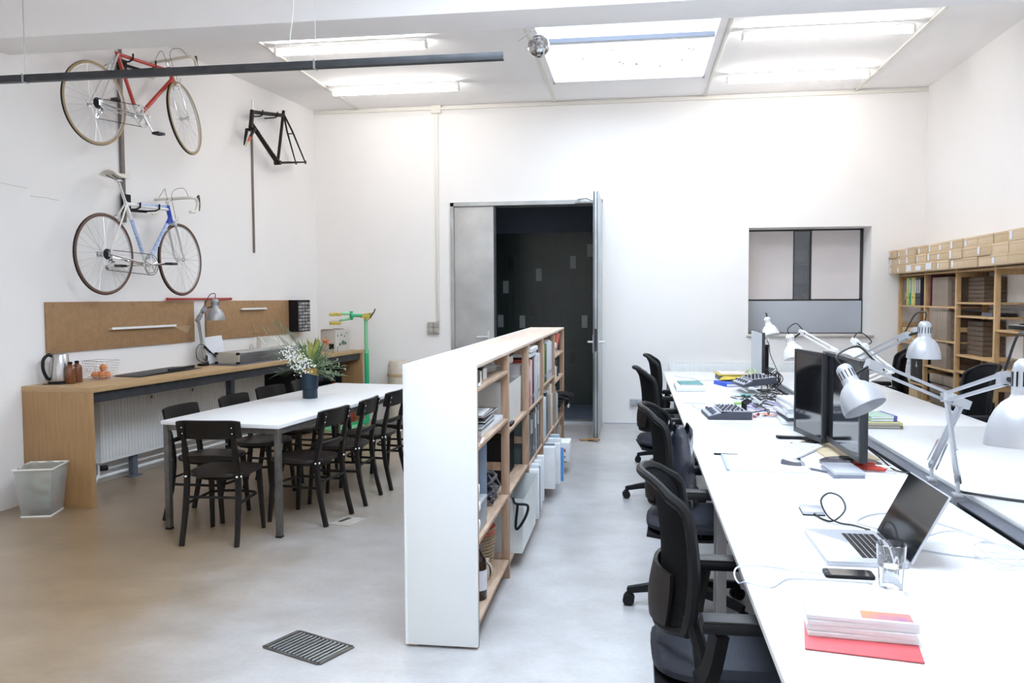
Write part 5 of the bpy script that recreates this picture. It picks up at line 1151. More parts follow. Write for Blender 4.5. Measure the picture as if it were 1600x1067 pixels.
obj('tray_wall', M().bb(-0.064, -0.058, -4.6, 4.6, 0, 0.068).bb(0.058, 0.064, -4.6, 4.6, 0, 0.068), 'steel', t); obj('tray_floor', M().bb(-0.064, 0.064, -4.6, 4.6, -0.006, 0), 'blackpl', t)
obj('tray_cover', M().bb(0.0, 0.058, -4.6, 4.6, 0.05, 0.056), 'greyp', t)
b = M(); rg = random.Random(4)
for k in range(3): b.tube(spl([(-0.03+0.015*k+rg.uniform(-.012, .012), -4.5+i*0.6, 0.02+rg.uniform(0, 0.02)) for i in range(16)], 4), 0.006, 6)
obj('cable', b, 'cable', t)

# ---------------------------------------------------------------- office chair (faces +x, base centre at origin)
def make_office(label, loc, rz, bk=-0.215):
    t = thing('office_chair', label, 'chair', loc, rz)
    for i in range(5):
        a = PI*0.2+2*PI*i/5; d = Vector((math.cos(a), math.sin(a), 0))
        s = obj('base_spoke', M().tube([d*0.03+Vector((0, 0, 0.115)), d*0.20+Vector((0, 0, 0.098)), d*0.315+Vector((0, 0, 0.078))], [0.030, 0.022, 0.017], sq=True), 'blackpl', t)
        c = M(); p = d*0.31; q = Vector((-d.y, d.x, 0))
        for g in (-1, 1): c.cyl(p+q*(g*0.008)+Vector((0, 0, 0.03)), p+q*(g*0.028)+Vector((0, 0, 0.03)), 0.030, n=18)
        c.cyl(p+Vector((0, 0, 0.05)), p+Vector((0, 0, 0.085)), 0.010, n=8); c.box(p+Vector((0, 0, 0.052)), (0.035, 0.02, 0.03), bev=0.006, rot=a)
        obj('caster', c, 'rubber', s)
    obj('gas_column', M().cyl((0, 0, 0.09), (0, 0, 0.26), 0.026, n=16).cyl((0, 0, 0.26), (0, 0, 0.41), 0.016, n=14), 'dksteel', t)
    obj('mechanism', M().box((0.0, 0, 0.42), (0.24, 0.14, 0.05), bev=0.015).cyl((0.05, -0.2, 0.43), (0.05, 0.2, 0.43), 0.008, n=8), 'blackpl', t)
    def top(u, v):
        a = 2*PI*u; r = v; ca, sa = math.cos(a), math.sin(a)
        x = 0.25*r*math.copysign(abs(ca)**0.6, ca); y = 0.245*r*math.copysign(abs(sa)**0.6, sa)
        return x, y
    s = M()
    prof = [(0.0, 0.505), (0.5, 0.503), (0.8, 0.505), (0.93, 0.498), (1.0, 0.475), (0.99, 0.455), (0.9, 0.445), (0.0, 0.445)]
    n = 40; rs = []
    for r, z in prof:
        if r == 0: rs.append([s._v((0.03, 0, z))])
        else:
            o = []
            for i in range(n):
                x, y = top(i/n, r); o.append(s._v((x+0.03, y, z-(0.02*max(0, (x-0.12)/0.13)**2 if z > 0.47 else 0))))
            rs.append(o)
    for A, B in zip(rs[:-1], rs[1:]):
        for i in range(n):
            if len(A) == 1: s._f((A[0], B[i], B[(i+1) % n]))
            elif len(B) == 1: s._f((A[i], A[(i+1) % n], B[0]))
            else: s._f((A[i], A[(i+1) % n], B[(i+1) % n], B[i]))
    obj('seat', s, 'seatf', t)
    s = M(); s.sheet(lambda u, v: (0.03+0.24*(2*u-1), 0.225*(2*v-1), 0.44-0.02*(1-(2*u-1)**2)), 8, 8, 0.014); obj('seat_shell', s, 'blackpl', t)
    # curved back, concave to the sitter, its top edge flicked backwards
    Z0, Z1 = 0.56, 1.045
    def tf(v): return max(0, (v-0.78)/0.22)
    def bf(v): return max(0, (0.16-v)/0.16)
    def W(v): return (0.170+0.060*math.sin(min(1, v*1.35+0.1)*PI/2))*(1-0.16*tf(v)**2)*(1-0.10*bf(v)**2)
    def bx(v): return bk+0.015+0.027*math.sin(v*PI)-0.020*v-0.034*max(0, (v-0.84)/0.16)**2
    def P(u, v):
        s_ = 2*u-1; return (bx(v)+0.085*s_*s_, s_*W(v), Z0+(Z1-Z0)*v-0.045*tf(v)*s_**4+0.02*bf(v)*s_**4)
    obj('back_mesh', M().sheet(P, 18, 22, 0.005), 'fabric', t)
    f = M(); L1 = [P(0, v/14) for v in range(15)]; T1 = [P(u/12, 1) for u in range(1, 12)]; R1 = [P(1, 1-v/14) for v in range(15)]; B1 = [P(1-u/12, 0) for u in range(1, 12)]
    rr_ = [0.021-0.004*i/14 for i in range(15)]+[0.014]*11+[0.017+0.004*i/14 for i in range(15)]+[0.016]*11
    f.tube([Vector(p) for p in L1+T1+R1+B1], rr_, 8, closed=True)
    obj('back_frame', f, 'blackpl', t)
    obj('lumbar_pad', M().sheet(lambda u, v: (P(0.14+0.72*u, 0.04+0.36*v)[0]-0.016-0.012*math.sin(PI*u)*math.sin(PI*v), P(0.14+0.72*u, 0.04+0.36*v)[1], P(0.14+0.72*u, 0.04+0.36*v)[2]), 10, 8, 0.012), mat('brown_black_leather', (0.016, 0.011, 0.010), 0.5, spec=0.25), t)
    for g in (-1, 1):
        e = Vector(P(0 if g < 0 else 1, 0.10))
        obj('back_strut', M().tube(spl([e+Vector((0, 0, 0.03)), e+Vector((0.03, g*0.01, -0.06)), (-0.06, g*0.235, 0.47), (0.0, g*0.15, 0.42)], 5), [0.022]*6+[0.024]*5+[0.026]*5, 8), 'blackpl', t)
        obj('armrest', M().tube(spl([(-0.07, g*0.245, 0.47), (-0.05, g*0.285, 0.53), (-0.03, g*0.29, 0.63)], 4), [0.030, 0.030, 0.028, 0.026, 0.025, 0.024, 0.024, 0.024, 0.024], sq=True).box((0.04, g*0.285, 0.655), (0.25, 0.082, 0.035), bev=0.012), 'blackpl', t)
        obj('arm_pad', M().box((0.04, g*0.285, 0.674), (0.235, 0.072, 0.008), bev=0.003), mat('arm_pad_grey', (0.03, 0.028, 0.028), 0.5, spec=0.3), t.children[-1])
    return t
oc = make_office('black mesh office chair in front of the white booklets and the glass', (0.275, 2.72, 0), 0.0)
oc['group'] = 'black mesh office chairs'
dup(oc, (0.285, 4.33, 0), -0.05, 'black mesh office chair carrying the dark glossy leather bag')
dup(oc, (0.25, 6.72, 0), 0.10, 'black mesh office chair at the left desk row level with the nearer mixer')
dup(oc, (0.35, 8.15, 0), -0.04, 'black mesh office chair with its top highest, closest to the double wall socket')
dup(oc, (2.60, 7.12, 0), PI+0.08, 'black mesh office chair at the right desk row in front of the empty shelves')
dup(oc, (2.60, 9.22, 0), PI-0.20, 'black mesh office chair at the right desk row near the back wall window')
# bag on the second chair
t = thing('leather_bag', 'dark glossy leather bag propped on the seat of the second office chair', 'bag', (0.245, 4.50, 0.507), -0.05)
b = M(); b.sheet(lambda u, v: ((0.085-0.03*v+0.008*math.sin(u*25+v*8))*math.copysign(abs(math.cos(2*PI*u))**0.6, math.cos(2*PI*u))*(1 if v < 0.97 else 0.75), (0.14-0.02*v)*math.copysign(abs(math.sin(2*PI*u))**0.6, math.sin(2*PI*u))*(1 if v < 0.97 else 0.9), 0.40*v+0.02*math.sin(u*19)*v), 40, 16)
LTH = mat('black_glossy_leather', (0.03, 0.032, 0.045), 0.22, bump=0.5, scale=14, spec=0.8)
obj('bag_body', b, LTH, t); obj('flap', M().sheet(lambda u, v: (-0.062-0.03*math.sin(PI*v), -0.125+0.25*u, 0.44-0.20*v+0.01*math.sin(u*7)), 10, 8, 0.006), LTH, t)
obj('strap', M().tube(spl([(-0.04, -0.13, 0.40), (-0.11, -0.18, 0.25), (-0.06, -0.19, 0.08), (0.03, -0.16, 0.02)], 6), 0.006, 6), 'greyp', t)
obj('buckle', M().tube([(-0.095, -0.06, 0.20), (-0.10, 0.0, 0.19), (-0.095, 0.0, 0.16), (-0.09, -0.06, 0.17)], 0.005, 6, closed=True), 'chrome', t)
t = thing('cardboard_box', 'open brown cardboard box on the floor under the laptop desk', 'box', (0.80, 3.35, 0))
obj('carton', M().bb(-0.22, 0.22, -0.25, 0.25, 0, 0.30, bev=0.003), 'card', t); obj('flap', M().box((-0.26, 0, 0.33), (0.12, 0.5, 0.005), rot=Matrix.Rotation(0.8, 4, 'Y')), 'card', t)
t = thing('storage_box', 'black storage box under the left desk row behind the brown carton', 'box', (0.88, 4.25, 0)); obj('box_body', M().bb(-0.2, 0.2, -0.2, 0.2, 0, 0.36, bev=0.01), 'blackpl', t); obj('box_lid', M().bb(-0.21, 0.21, -0.21, 0.21, 0.36, 0.385, bev=0.006), 'greyp', t)

# ---------------------------------------------------------------- things on the desks
D1 = DZ+0.0008
def dt(name, label, cat, x, y, a=0, z=D1, group=None): return thing(name, label, cat, (x, y, z), a, group)
# laptop
t = dt('laptop', 'open silver laptop with a black glossy screen on the white desk', 'laptop', 0.738, 2.95)
SIL = mat('laptop_aluminium', (0.50, 0.51, 0.55), 0.38, 0.5)
obj('base', M().prism([(p[0], p[1]) for p in rrect(0.25, 0.385, 0.012)], 0, 0.015, bev=0.002), SIL, t)
obj('trackpad', M().bb(-0.115, -0.03, -0.06, 0.05, 0.0150, 0.0157), pm((0.60, 0.60, 0.64), 0.3), t)
b = M()
for r in range(6):
    for c in range(14):
        if r == 0 and 4 <= c <= 8:
            if c == 4: b.bb(-0.006+r*0.0185, -0.006+r*0.0185+0.015, -0.145+0.0205*4, -0.145+0.0205*8+0.017, 0.0150, 0.0163)
            continue
        b.bb(-0.006+r*0.0185, -0.006+r*0.0185+0.015, -0.145+0.0205*c, -0.145+0.0205*c+0.017, 0.0150, 0.0163)
obj('keyboard', b, 'blackpl', t)
ht = Matrix.Translation((0.128, 0, 0.014)) @ Matrix.Rotation(math.radians(27), 4, 'Y') 
ld = M(); ld.X = ht; ld.bb(-0.001, 0.006, -0.19, 0.19, 0.0, 0.245, bev=0.002); lid = obj('lid', ld, SIL, t)
ld = M(); ld.X = ht; ld.bb(-0.0025, -0.001, -0.186, 0.186, 0.004, 0.241); obj('screen', ld, 'screen', lid)
obj('hinge', M().cyl((0.122, -0.15, 0.013), (0.122, 0.15, 0.013), 0.006, n=8), 'blackpl', t)
# glass
t = dt('water_glass', 'faceted drinking glass half full of water beside the laptop', 'glass', 0.742, 2.54)
G = M(); n = 30
def gring(r, z, f): return [G._v(((r*(1-f*(i % 3 == 0)))*math.cos(2*PI*i/n), (r*(1-f*(i % 3 == 0)))*math.sin(2*PI*i/n), z)) for i in range(n)]
lv = [(0.030, 0.0, 0.05), (0.0315, 0.003, 0.05), (0.036, 0.085, 0.05), (0.0395, 0.098, 0.0), (0.0415, 0.14, 0.0), (0.0400, 0.141, 0.0), (0.0375, 0.10, 0.0), (0.0335, 0.08, 0.0), (0.0285, 0.012, 0.0)]
R_ = [gring(*q) for q in lv]; G._f(list(reversed(R_[0])))
for A, B in zip(R_[:-1], R_[1:]):
    for i in range(n): G._f((A[i], A[(i+1) % n], B[(i+1) % n], B[i]))
G._f(R_[-1]); obj('glass_body', G, 'glass', t)
obj('water', M().lathe([(0, 0.0125), (0.0283, 0.0125), (0.0325, 0.074), (0, 0.074)], 30), 'water', t)
# phone
t = dt('smartphone', 'black smartphone lying between the laptop and the glass', 'phone', 0.655, 2.667, -0.03)
obj('body', M().prism(rrect(0.145, 0.070, 0.010), 0, 0.009, bev=0.002), 'blackpl', t); obj('screen', M().prism(rrect(0.112, 0.060, 0.003), 0.009, 0.0096), 'screen', t); obj('home_button', M().cyl((-0.065, 0, 0.009), (-0.065, 0, 0.0098), 0.0045, n=12), 'greyp', t)
# printed booklets, red folder
for i, (dz, a, h, w, l, c_, n_) in enumerate(((0.0, 0.05, 0.004, 0.265, 0.195, (0.62, 0.10, 0.11), 'red folder under the pile of white booklets below the drinking glass'), (0.0045, 0.02, 0.013, 0.26, 0.19, WHT, 'lowest white booklet, lying directly on the red folder'), (0.0180, -0.015, 0.015, 0.258, 0.19, WHT, 'white booklet one above the lowest in the pile on the red folder'), (0.0335, 0.025, 0.013, 0.26, 0.188, WHT, 'white booklet just under the one with the purple and orange picture'), (0.047, 0.0, 0.012, 0.262, 0.19, WHT, 'topmost white booklet of the pile with a small purple and orange picture'))):
    t = dt('folder' if i == 0 else 'booklet', n_, 'folder' if i == 0 else 'booklet', 0.578-(0.012 if i == 0 else 0), 2.268-(0.085 if i == 0 else 0), -0.13+a-(0.10 if i == 0 else 0), D1+dz, None if i == 0 else 'white booklets in the pile')
    obj('cover', M().bb(-w/2, w/2, -l/2*1.28, l/2*1.28, 0, h, bev=0.0012), pm(c_, 0.4 if i else 0.5), t)
    obj('page_block', M().bb(-w/2+0.002, w/2-0.004, -l/2*1.28-0.0008, l/2*1.28-0.004, h*0.2, h*0.8), 'paper' if i else pm((0.45, 0.06, 0.07)), t)
obj('cover_motif', M().bb(0.0, 0.118, -0.115, -0.062, 0.0120, 0.0126), mat('purple_orange_print', (0.62, 0.22, 0.10), 0.4, col2=(0.14, 0.08, 0.32), scale=9, detail=3), t, label='small purple and orange picture on the cover')
# drive and its cable
t = dt('portable_drive', 'small silver portable drive on the desk left of the laptop', 'drive', 0.703, 3.445, -0.05)
obj('case', M().box((0, 0, 0.009), (0.082, 0.115, 0.014), bev=0.003), SIL, t); obj('bumper', M().box((0, 0, 0.002), (0.084, 0.117, 0.004)), 'blackpl', t)
t = dt('drive_cable', 'black looped cable joining the portable drive to the laptop', 'cable', 0.72, 3.35)
pts = [(-0.02, 0.04, 0.008), (0.0, -0.03, 0.004), (0.03, -0.075, 0.012), (0.075, -0.05, 0.05), (0.07, 0.0, 0.085), (0.03, 0.02, 0.095), (-0.005, -0.01, 0.07), (0.01, -0.06, 0.025), (0.045, -0.09, 0.008), (0.09, -0.11, 0.006), (0.12, -0.18, 0.012)]
obj('cable', M().tube(spl(pts, 6), 0.0036, 6), 'cable', t); obj('plug', M().box((0.122, -0.195, 0.010), (0.016, 0.035, 0.009), bev=0.002), 'blackpl', t)
def cable(name, label, pts, r=0.0028, m='wcable', n=6, plug=True):
    p0 = Vector(pts[0]); t = thing(name, label, 'cable', p0); q = [Vector(p)-p0 for p in pts]
    obj('cord', M().tube(spl(q, n), r, 6), m, t); 
    if plug: obj('plug', M().box(q[-1], (0.012, 0.02, 0.007), bev=0.002), m, t)
    return t
cable('earphone_cable', 'white cable looping over the desk edge to the smartphone', [(0.575, 2.665, D1+0.004), (0.50, 2.68, D1+0.004), (0.42, 2.72, D1+0.003), (0.335, 2.70, D1+0.004), (0.312, 2.66, 0.735), (0.318, 2.60, 0.725), (0.335, 2.55, D1+0.004), (0.40, 2.52, D1+0.003), (0.46, 2.60, D1+0.003), (0.54, 2.61, D1+0.003), (0.70, 2.60, D1+0.003)])
cable('laptop_cable', 'thin white cable curving behind the open laptop to the tray', [(0.86, 3.14, D1+0.010), (0.90, 3.20, D1+0.003), (0.84, 3.30, D1+0.003), (0.92, 3.42, D1+0.003), (1.02, 3.45, D1+0.003), (1.12, 3.35, D1+0.003), (1.20, 3.2, D1+0.003)])
cable('charger_cable', 'tangled white charger cable coiled right of the laptop', [(0.90, 2.98, D1+0.003), (0.97, 3.06, D1+0.003), (1.08, 3.04, D1+0.05), (1.18, 2.96, D1+0.04), (1.22, 2.85, D1+0.03), (1.16, 2.78, D1+0.01), (1.10, 2.86, D1+0.02), (1.14, 2.97, D1+0.03), (1.24, 2.92, D1+0.035), (1.23, 2.80, D1+0.015), (1.14, 2.80, D1+0.02), (1.12, 2.92, D1+0.04), (1.20, 2.98, D1+0.03), (1.27, 2.86, D1+0.02), (1.10, 2.90, D1+0.003), (0.96, 2.96, D1+0.003), (0.90, 3.0, D1+0.003)], 0.0026)
cable('lamp_cord', 'thick black cord running from the paired lamps across the right desk', [(1.40, 3.84, D1+0.01), (1.55, 3.74, D1+0.006), (1.70, 3.66, D1+0.006), (1.95, 3.55, D1+0.006), (2.2, 3.5, D1+0.006)], 0.006, 'cable')
cable('lamp_cord', 'thick black cord curling over the cable tray beside the white cables', [(1.38, 3.02, D1-0.01), (1.36, 3.08, D1+0.03), (1.40, 3.15, D1+0.03), (1.50, 3.14, D1+0.012), (1.75, 3.0, D1+0.008)], 0.007, 'cable')
# mouse pad, mouse, pen, keyboard
t = dt('clipboard', 'white writing pad with a pale blue edge lying before the screens', 'pad', 0.66, 4.42, -0.03); obj('pad_body', M().bb(-0.185, 0.19, -0.21, 0.19, 0, 0.010, bev=0.001), 'paper', t); obj('spine', M().bb(-0.20, -0.185, -0.21, 0.19, 0, 0.012, bev=0.002), pm((0.34, 0.42, 0.58)), t, label='blue-grey bound edge')
t = dt('computer_mouse', 'silver-white computer mouse with dark grey side on the pad', 'mouse', 0.795, 4.37, -0.45, D1+0.0102)
def msf(u, v, s=1):
    a = 2*PI*u; r = math.sin(v*PI/2); return (0.062*r*math.cos(a)*s, 0.034*r*math.sin(a)*s, 0.036*math.cos(v*PI/2)**0.7*(1-0.25*math.cos(a)*r)*s)
obj('shell', M().sheet(lambda u, v: msf(u, v), 24, 8), SIL, t); obj('grip_side', M().sheet(lambda u, v: msf(0.60+0.30*u, 0.70+0.30*v, 1.012), 12, 5, 0.001), pm((0.10, 0.10, 0.12)), t, label='dark grey grip'); obj('wheel', M().cyl((0.03, -0.004, 0.026), (0.03, 0.004, 0.026), 0.010, n=12), 'blackpl', t)
for x, y, a, n_, mm in ((0.50, 4.63, -0.15, 'black pen lying along the far edge of the white writing pad', 'blackpl'), (0.905, 4.25, 2.3, 'grey pen lying beside the computer mouse', 'greyp')):
    t = dt('pen', n_, 'pen', x, y, a, D1+0.006+(0.0 if mm == 'blackpl' else 0.0)); obj('barrel', M().cyl((-0.07, 0, 0), (0.055, 0, 0), 0.0055, n=8), mm, t); obj('tip', M().cyl((0.055, 0, 0), (0.072, 0, 0), 0.005, 0.001, n=8), 'chrome', t)
t = dt('keyboard', 'flat white keyboard lying askew in front of the screens', 'keyboard', 0.885, 4.78, -0.52); obj('case', M().box((0, 0, 0.010), (0.17, 0.46, 0.014), bev=0.003), 'wpl', t)
b = M()
for r in range(6):
    for c in range(18): b.box((-0.068+r*0.0235, -0.208+c*0.0243, 0.0185), (0.019, 0.020, 0.003))
obj('keys', b, 'paper', t)
t = dt('letter', 'large white printed sheet lying under the keyboard and pens', 'paper', 0.93, 4.98, 0.2, D1-0.0004); obj('sheet', M().box((0, 0, 0.0006), (0.30, 0.42, 0.0010)), 'paper', t); b = M()
for i in range(9): b.box((-0.02, -0.14+i*0.03, 0.0013), (0.20, 0.004, 0.0004))
obj('text_lines', b, pm((0.45, 0.45, 0.48)), t)
t = dt('wood_board', 'thin plywood board lying under the two big screens', 'board', 1.13, 4.86, 0.05, D1-0.0002); obj('panel', M().bb(-0.13, 0.13, -0.28, 0.30, 0, 0.006), mat('birch_ply', (0.62, 0.50, 0.33), 0.6, var=0.15, stretch=(1, 8, 1)), t); obj('edge_strip', M().bb(-0.132, -0.13, -0.28, 0.30, 0, 0.006), 'card', t)
# the two big screens
def screen(label, p_near, p_far, z0, z1, base, disk):
    n_, f_ = Vector((*p_near, 0)), Vector((*p_far, 0)); d = f_-n_; L = d.length; a = math.atan2(d.y, d.x); c = (n_+f_)/2
    t = thing('monitor', label, 'monitor', (c.x, c.y, D1), a); z0 -= D1; z1 -= D1; TH = 0.036 if disk else 0.02     # local +y points away from the viewer's left: towards -x
    b = M(); b.bb(-L/2, L/2, -TH, 0, z0, z1, bev=0.004); obj('housing', b, pm((0.014, 0.015, 0.019), 0.45), t)
    obj('bezel', M().bb(-L/2, L/2, 0, 0.006, z0, z0+0.028).bb(-L/2, L/2, 0, 0.006, z1-0.018, z1).bb(-L/2, -L/2+0.018, 0, 0.006, z0, z1).bb(L/2-0.018, L/2, 0, 0.006, z0, z1), pm((0.03, 0.031, 0.036), 0.35), t)
    obj('screen', M().bb(-L/2+0.016, L/2-0.016, -0.001, 0.003, z0+0.026, z1-0.016), 'screen', t)
    bl = Matrix.Rotation(-a, 4, 'Z') @ Vector((base[0]-c.x, base[1]-c.y, 0))
    obj('neck', M().box((bl.x*0.5, -0.06, z0/2+0.06), (0.10, 0.03, z0+0.12)).box((bl.x*0.5, bl.y*0.5-0.03, 0.012), (0.08, max(0.1, abs(bl.y)+0.05), 0.012)), 'blackpl', t)
    if disk: obj('foot', M().lathe([(0, 0), (0.15, 0), (0.15, 0.006), (0.14, 0.011), (0, 0.012)], 40, 0, Matrix.Translation((bl.x, bl.y, 0.001))), mat('brown_grey_glossy', (0.10, 0.09, 0.10), 0.2), t)
    else:
        b = M()
        for sx in (-1, 1): b.prism([(0.03*sx, -0.10), (0.06*sx, -0.10), (0.155*sx, 0.14), (0.105*sx, 0.14)] if sx > 0 else [(-0.06, -0.10), (-0.03, -0.10), (-0.105, 0.14), (-0.155, 0.14)], 0.001, 0.016)
        obj('foot', b, 'blackpl', t)
    return t
screen('large black flat screen partly behind the silver lamp shade, on a round foot', (1.090, 4.25), (1.080, 5.02), 0.786, 1.285, (1.10, 4.48), True)
screen('large black flat screen with V-shaped feet, behind the computer mouse and keyboard', (1.055, 4.90), (0.983, 5.35), 0.770, 1.279, (1.02, 5.12), False)
t = dt('disc_cases', 'two stacked grey disc cases in front of the nearer screen', 'disc cases', 1.00, 4.22, 0.03)
for k in range(2): obj('case', M().box((0.004*k, 0, 0.0075+0.0155*k), (0.142, 0.24, 0.0145), bev=0.001), (pm((0.20, 0.21, 0.26), 0.3), pm((0.46, 0.47, 0.52), 0.2))[k], t)
t = dt('paper_sheet', 'white sheet under the disc cases beside the red pliers', 'paper', 1.12, 4.12, 0.1, D1-0.0004); obj('sheet', M().box((0, 0, 0.0006), (0.32, 0.24, 0.001)), 'paper', t); obj('printed_line', M().box((0, 0.05, 0.0013), (0.2, 0.006, 0.0004)), 'greyp', t)
t = dt('pliers', 'red-handled pliers lying at the foot of the nearer screen', 'pliers', 1.19, 4.28, -0.75)
for g in (-1, 1): obj('handle', M().tube(spl([(-0.10, g*0.022, 0.012), (-0.05, g*0.028, 0.014), (0.0, g*0.010, 0.014), (0.03, g*0.006, 0.014)], 4), [0.010]*9+[0.008]*4, 8), 'red', t)
obj('jaw', M().box((0.055, 0, 0.013), (0.055, 0.016, 0.010), bev=0.003), 'chrome', t)
t = dt('screwdriver', 'red screwdriver lying across the pliers', 'screwdriver', 1.17, 4.36, -0.45, D1+0.012); obj('handle', M().cyl((-0.08, 0, 0.01), (0.02, 0, 0.008), 0.013, n=10), 'red', t); obj('shank', M().cyl((0.02, 0, 0.008), (0.10, 0, 0.004), 0.003, n=6), 'chrome', t)
cable('loose_wires', 'thin black wires trailing behind the nearer screen to the tray', [(1.16, 4.45, D1+0.10), (1.22, 4.40, D1+0.05), (1.26, 4.30, D1+0.01), (1.30, 4.22, D1+0.01), (1.36, 4.3, D1-0.02)], 0.004, 'cable')
# green books on the grey ones, right desk
for i, (c_, n_, w, l, h, z, a) in enumerate((((0.16, 0.13, 0.10), 'dark brown board lowest under the green books on the right desk', 0.24, 0.34, 0.020, 0, 0.0), ((0.52, 0.46, 0.20), 'yellow-edged grey book just under the green books on the right desk', 0.24, 0.34, 0.018, 0.0205, 0.0), ((0.36, 0.50, 0.40), 'lower green book with a purple spine end on the right desk', 0.17, 0.25, 0.018, 0.039, 0.10), ((0.36, 0.50, 0.40), 'upper green book with a purple spine end on the right desk', 0.17, 0.25, 0.018, 0.0575, 0.12))):
    t = dt('book', n_, 'book', 1.60, 5.86, a, D1+z, 'books stacked on the right desk'); obj('cover', M().bb(-w/2, w/2, -l/2, l/2, 0, h, bev=0.001), pm(c_), t); obj('pages', M().bb(-w/2+0.003, w/2-0.02, -l/2-0.0008, l/2, h*0.2, h*0.8), 'paper' if i > 1 else pm((0.35, 0.33, 0.30)), t)
    if i > 1: obj('spine_band', M().bb(w/2-0.022, w/2+0.0012, -l/2-0.0012, l/2+0.0012, -0.0002, h+0.0006), pm((0.10, 0.09, 0.32)), t, label='purple spine end')
# mixers
def mixer(label, x, y, a, stand=None, tilt=0):
    t = thing('audio_mixer', label, 'mixer', (x, y, D1), a)
    T = Matrix.Translation((0, 0, stand or 0)) @ Matrix.Rotation(tilt, 4, 'Y')
    b = M(); b.X = T; b.prism([(-0.15, 0.0), (0.15, 0.0), (0.15, 0.055), (0.02, 0.055), (-0.06, 0.045), (-0.15, 0.022)], -0.19, 0.19, ax='y', bev=0.003); obj('housing', b, pm((0.055, 0.06, 0.085), 0.5), t)
    b = M(); b.X = T; b.prism([(-0.145, 0.0235), (-0.06, 0.0465), (-0.06, 0.049), (-0.145, 0.026)], -0.175, 0.175, ax='y'); b.bb(-0.06, 0.145, -0.175, 0.175, 0.0555, 0.058); obj('face_plate', b, pm((0.46, 0.47, 0.52), 0.4), t)
    for i in range(9):
        for k in range(7):
            q = M(); q.X = T; q.cyl((-0.045+k*0.022, -0.155+i*0.037, 0.056), (-0.045+k*0.022, -0.155+i*0.037, 0.070), 0.0062, 0.0045, n=8); obj('knob', q, ['blackpl', 'greyp', pm((0.45, 0.45, 0.48))][(i+k) % 3], t)
        q = M(); q.X = T; q.bb(-0.125+0.02*(i % 2), -0.105+0.02*(i % 2), -0.158+i*0.037, -0.150+i*0.037, 0.03, 0.052); obj('fader', q, 'greyp', t)
    for i in range(4):
        q = M(); q.X = T; q.tube([(0.12, -0.12+i*0.05, 0.055), (0.12, -0.12+i*0.05, 0.10), (0.16, -0.12+i*0.05, 0.125)], 0.0055, 8); obj('plug', q, 'blackpl', t)
    if stand:
        obj('stand', M().bb(-0.10, -0.08, -0.10, 0.10, 0, stand-0.02), 'wpl', t); obj('stand', M().tube([(0.1, -0.1, 0), (0.1, -0.1, stand+0.0), (0.1, 0.1, stand), (0.1, 0.1, 0)], 0.008, 6), 'wpl', t)
    return t
mixer('black and grey audio mixer standing flat on the left desk row', 0.655, 6.17, 0.06)
mixer('second audio mixer propped up on a stand above the cables', 1.075, 7.80, 0.16, 0.075, -0.12)
rg = random.Random(21)
for k, (mn, cn) in enumerate((('cable', 'black'), ('wcable', 'white'), ('pcable', 'lilac'), ('tcable', 'turquoise'))):
    b = M()
    for j in range((12, 7, 4, 2)[k]):
        pts = []
        x, y = rg.uniform(0.82, 1.02), rg.uniform(6.1, 7.3)
        for i in range(7):
            x = min(1.26, max(0.80, x+rg.uniform(-0.08, 0.16))); y = min(8.2, max(5.95, y+rg.uniform(-0.25, 0.35))); pts.append((x-1.0, y-7.0, 0.006+rg.uniform(0, 0.05 if k < 3 else 0.02)))
        b.tube(spl(pts, 5), rg.uniform(0.0035, 0.0055), 5)
    t = dt('cable_tangle', '%s cables in the tangle between the two audio mixers' % cn, 'cables', 1.0, 7.0); t2 = obj('cord', b, mn, t); t2['kind'] = 'stuff'
    obj('plug', M().box((pts[-1][0], pts[-1][1], 0.012), (0.016, 0.03, 0.012), bev=0.003), mn, t)
b = M()
for j in range(7):
    a = rg.uniform(0, 6); b.tube(spl([(0.05*math.cos(a), 0.05*math.sin(a), 0.01), (0.09*math.cos(a+1), 0.09*math.sin(a+1), 0.10), (0.04*math.cos(a+2), 0.12*math.sin(a+2), 0.16), (0.08*math.cos(a+3.5), 0.08*math.sin(a+3.5), 0.05)], 6), 0.0045, 6)
t = dt('cable_coil', 'upright coil of black cables behind the propped-up mixer', 'cables', 1.27, 8.0); obj('cord', b, 'cable', t); obj('plug', M().box((0.02, 0, 0.13), (0.025, 0.05, 0.03), bev=0.006), 'greyp', t)
for i in range(6):
    t = dt('paper_stack', 'bundle of white papers, %s from the bottom of the pile left of the screens' % ORD[i], 'papers', 1.10+0.012*(i % 2), 6.0-0.015*(i % 3), 0.07*((i % 3)-1), D1+i*0.026, 'paper bundles left of the screens')
    obj('sheets', M().box((0, 0, 0.012), (0.21-0.006*i, 0.44, 0.023), bev=0.004), 'paper' if i != 1 else pm((0.05, 0.05, 0.06)), t); obj('cover_sheet', M().box((0.004, 0, 0.0243), (0.21-0.006*i, 0.44, 0.001)), 'paper', t)
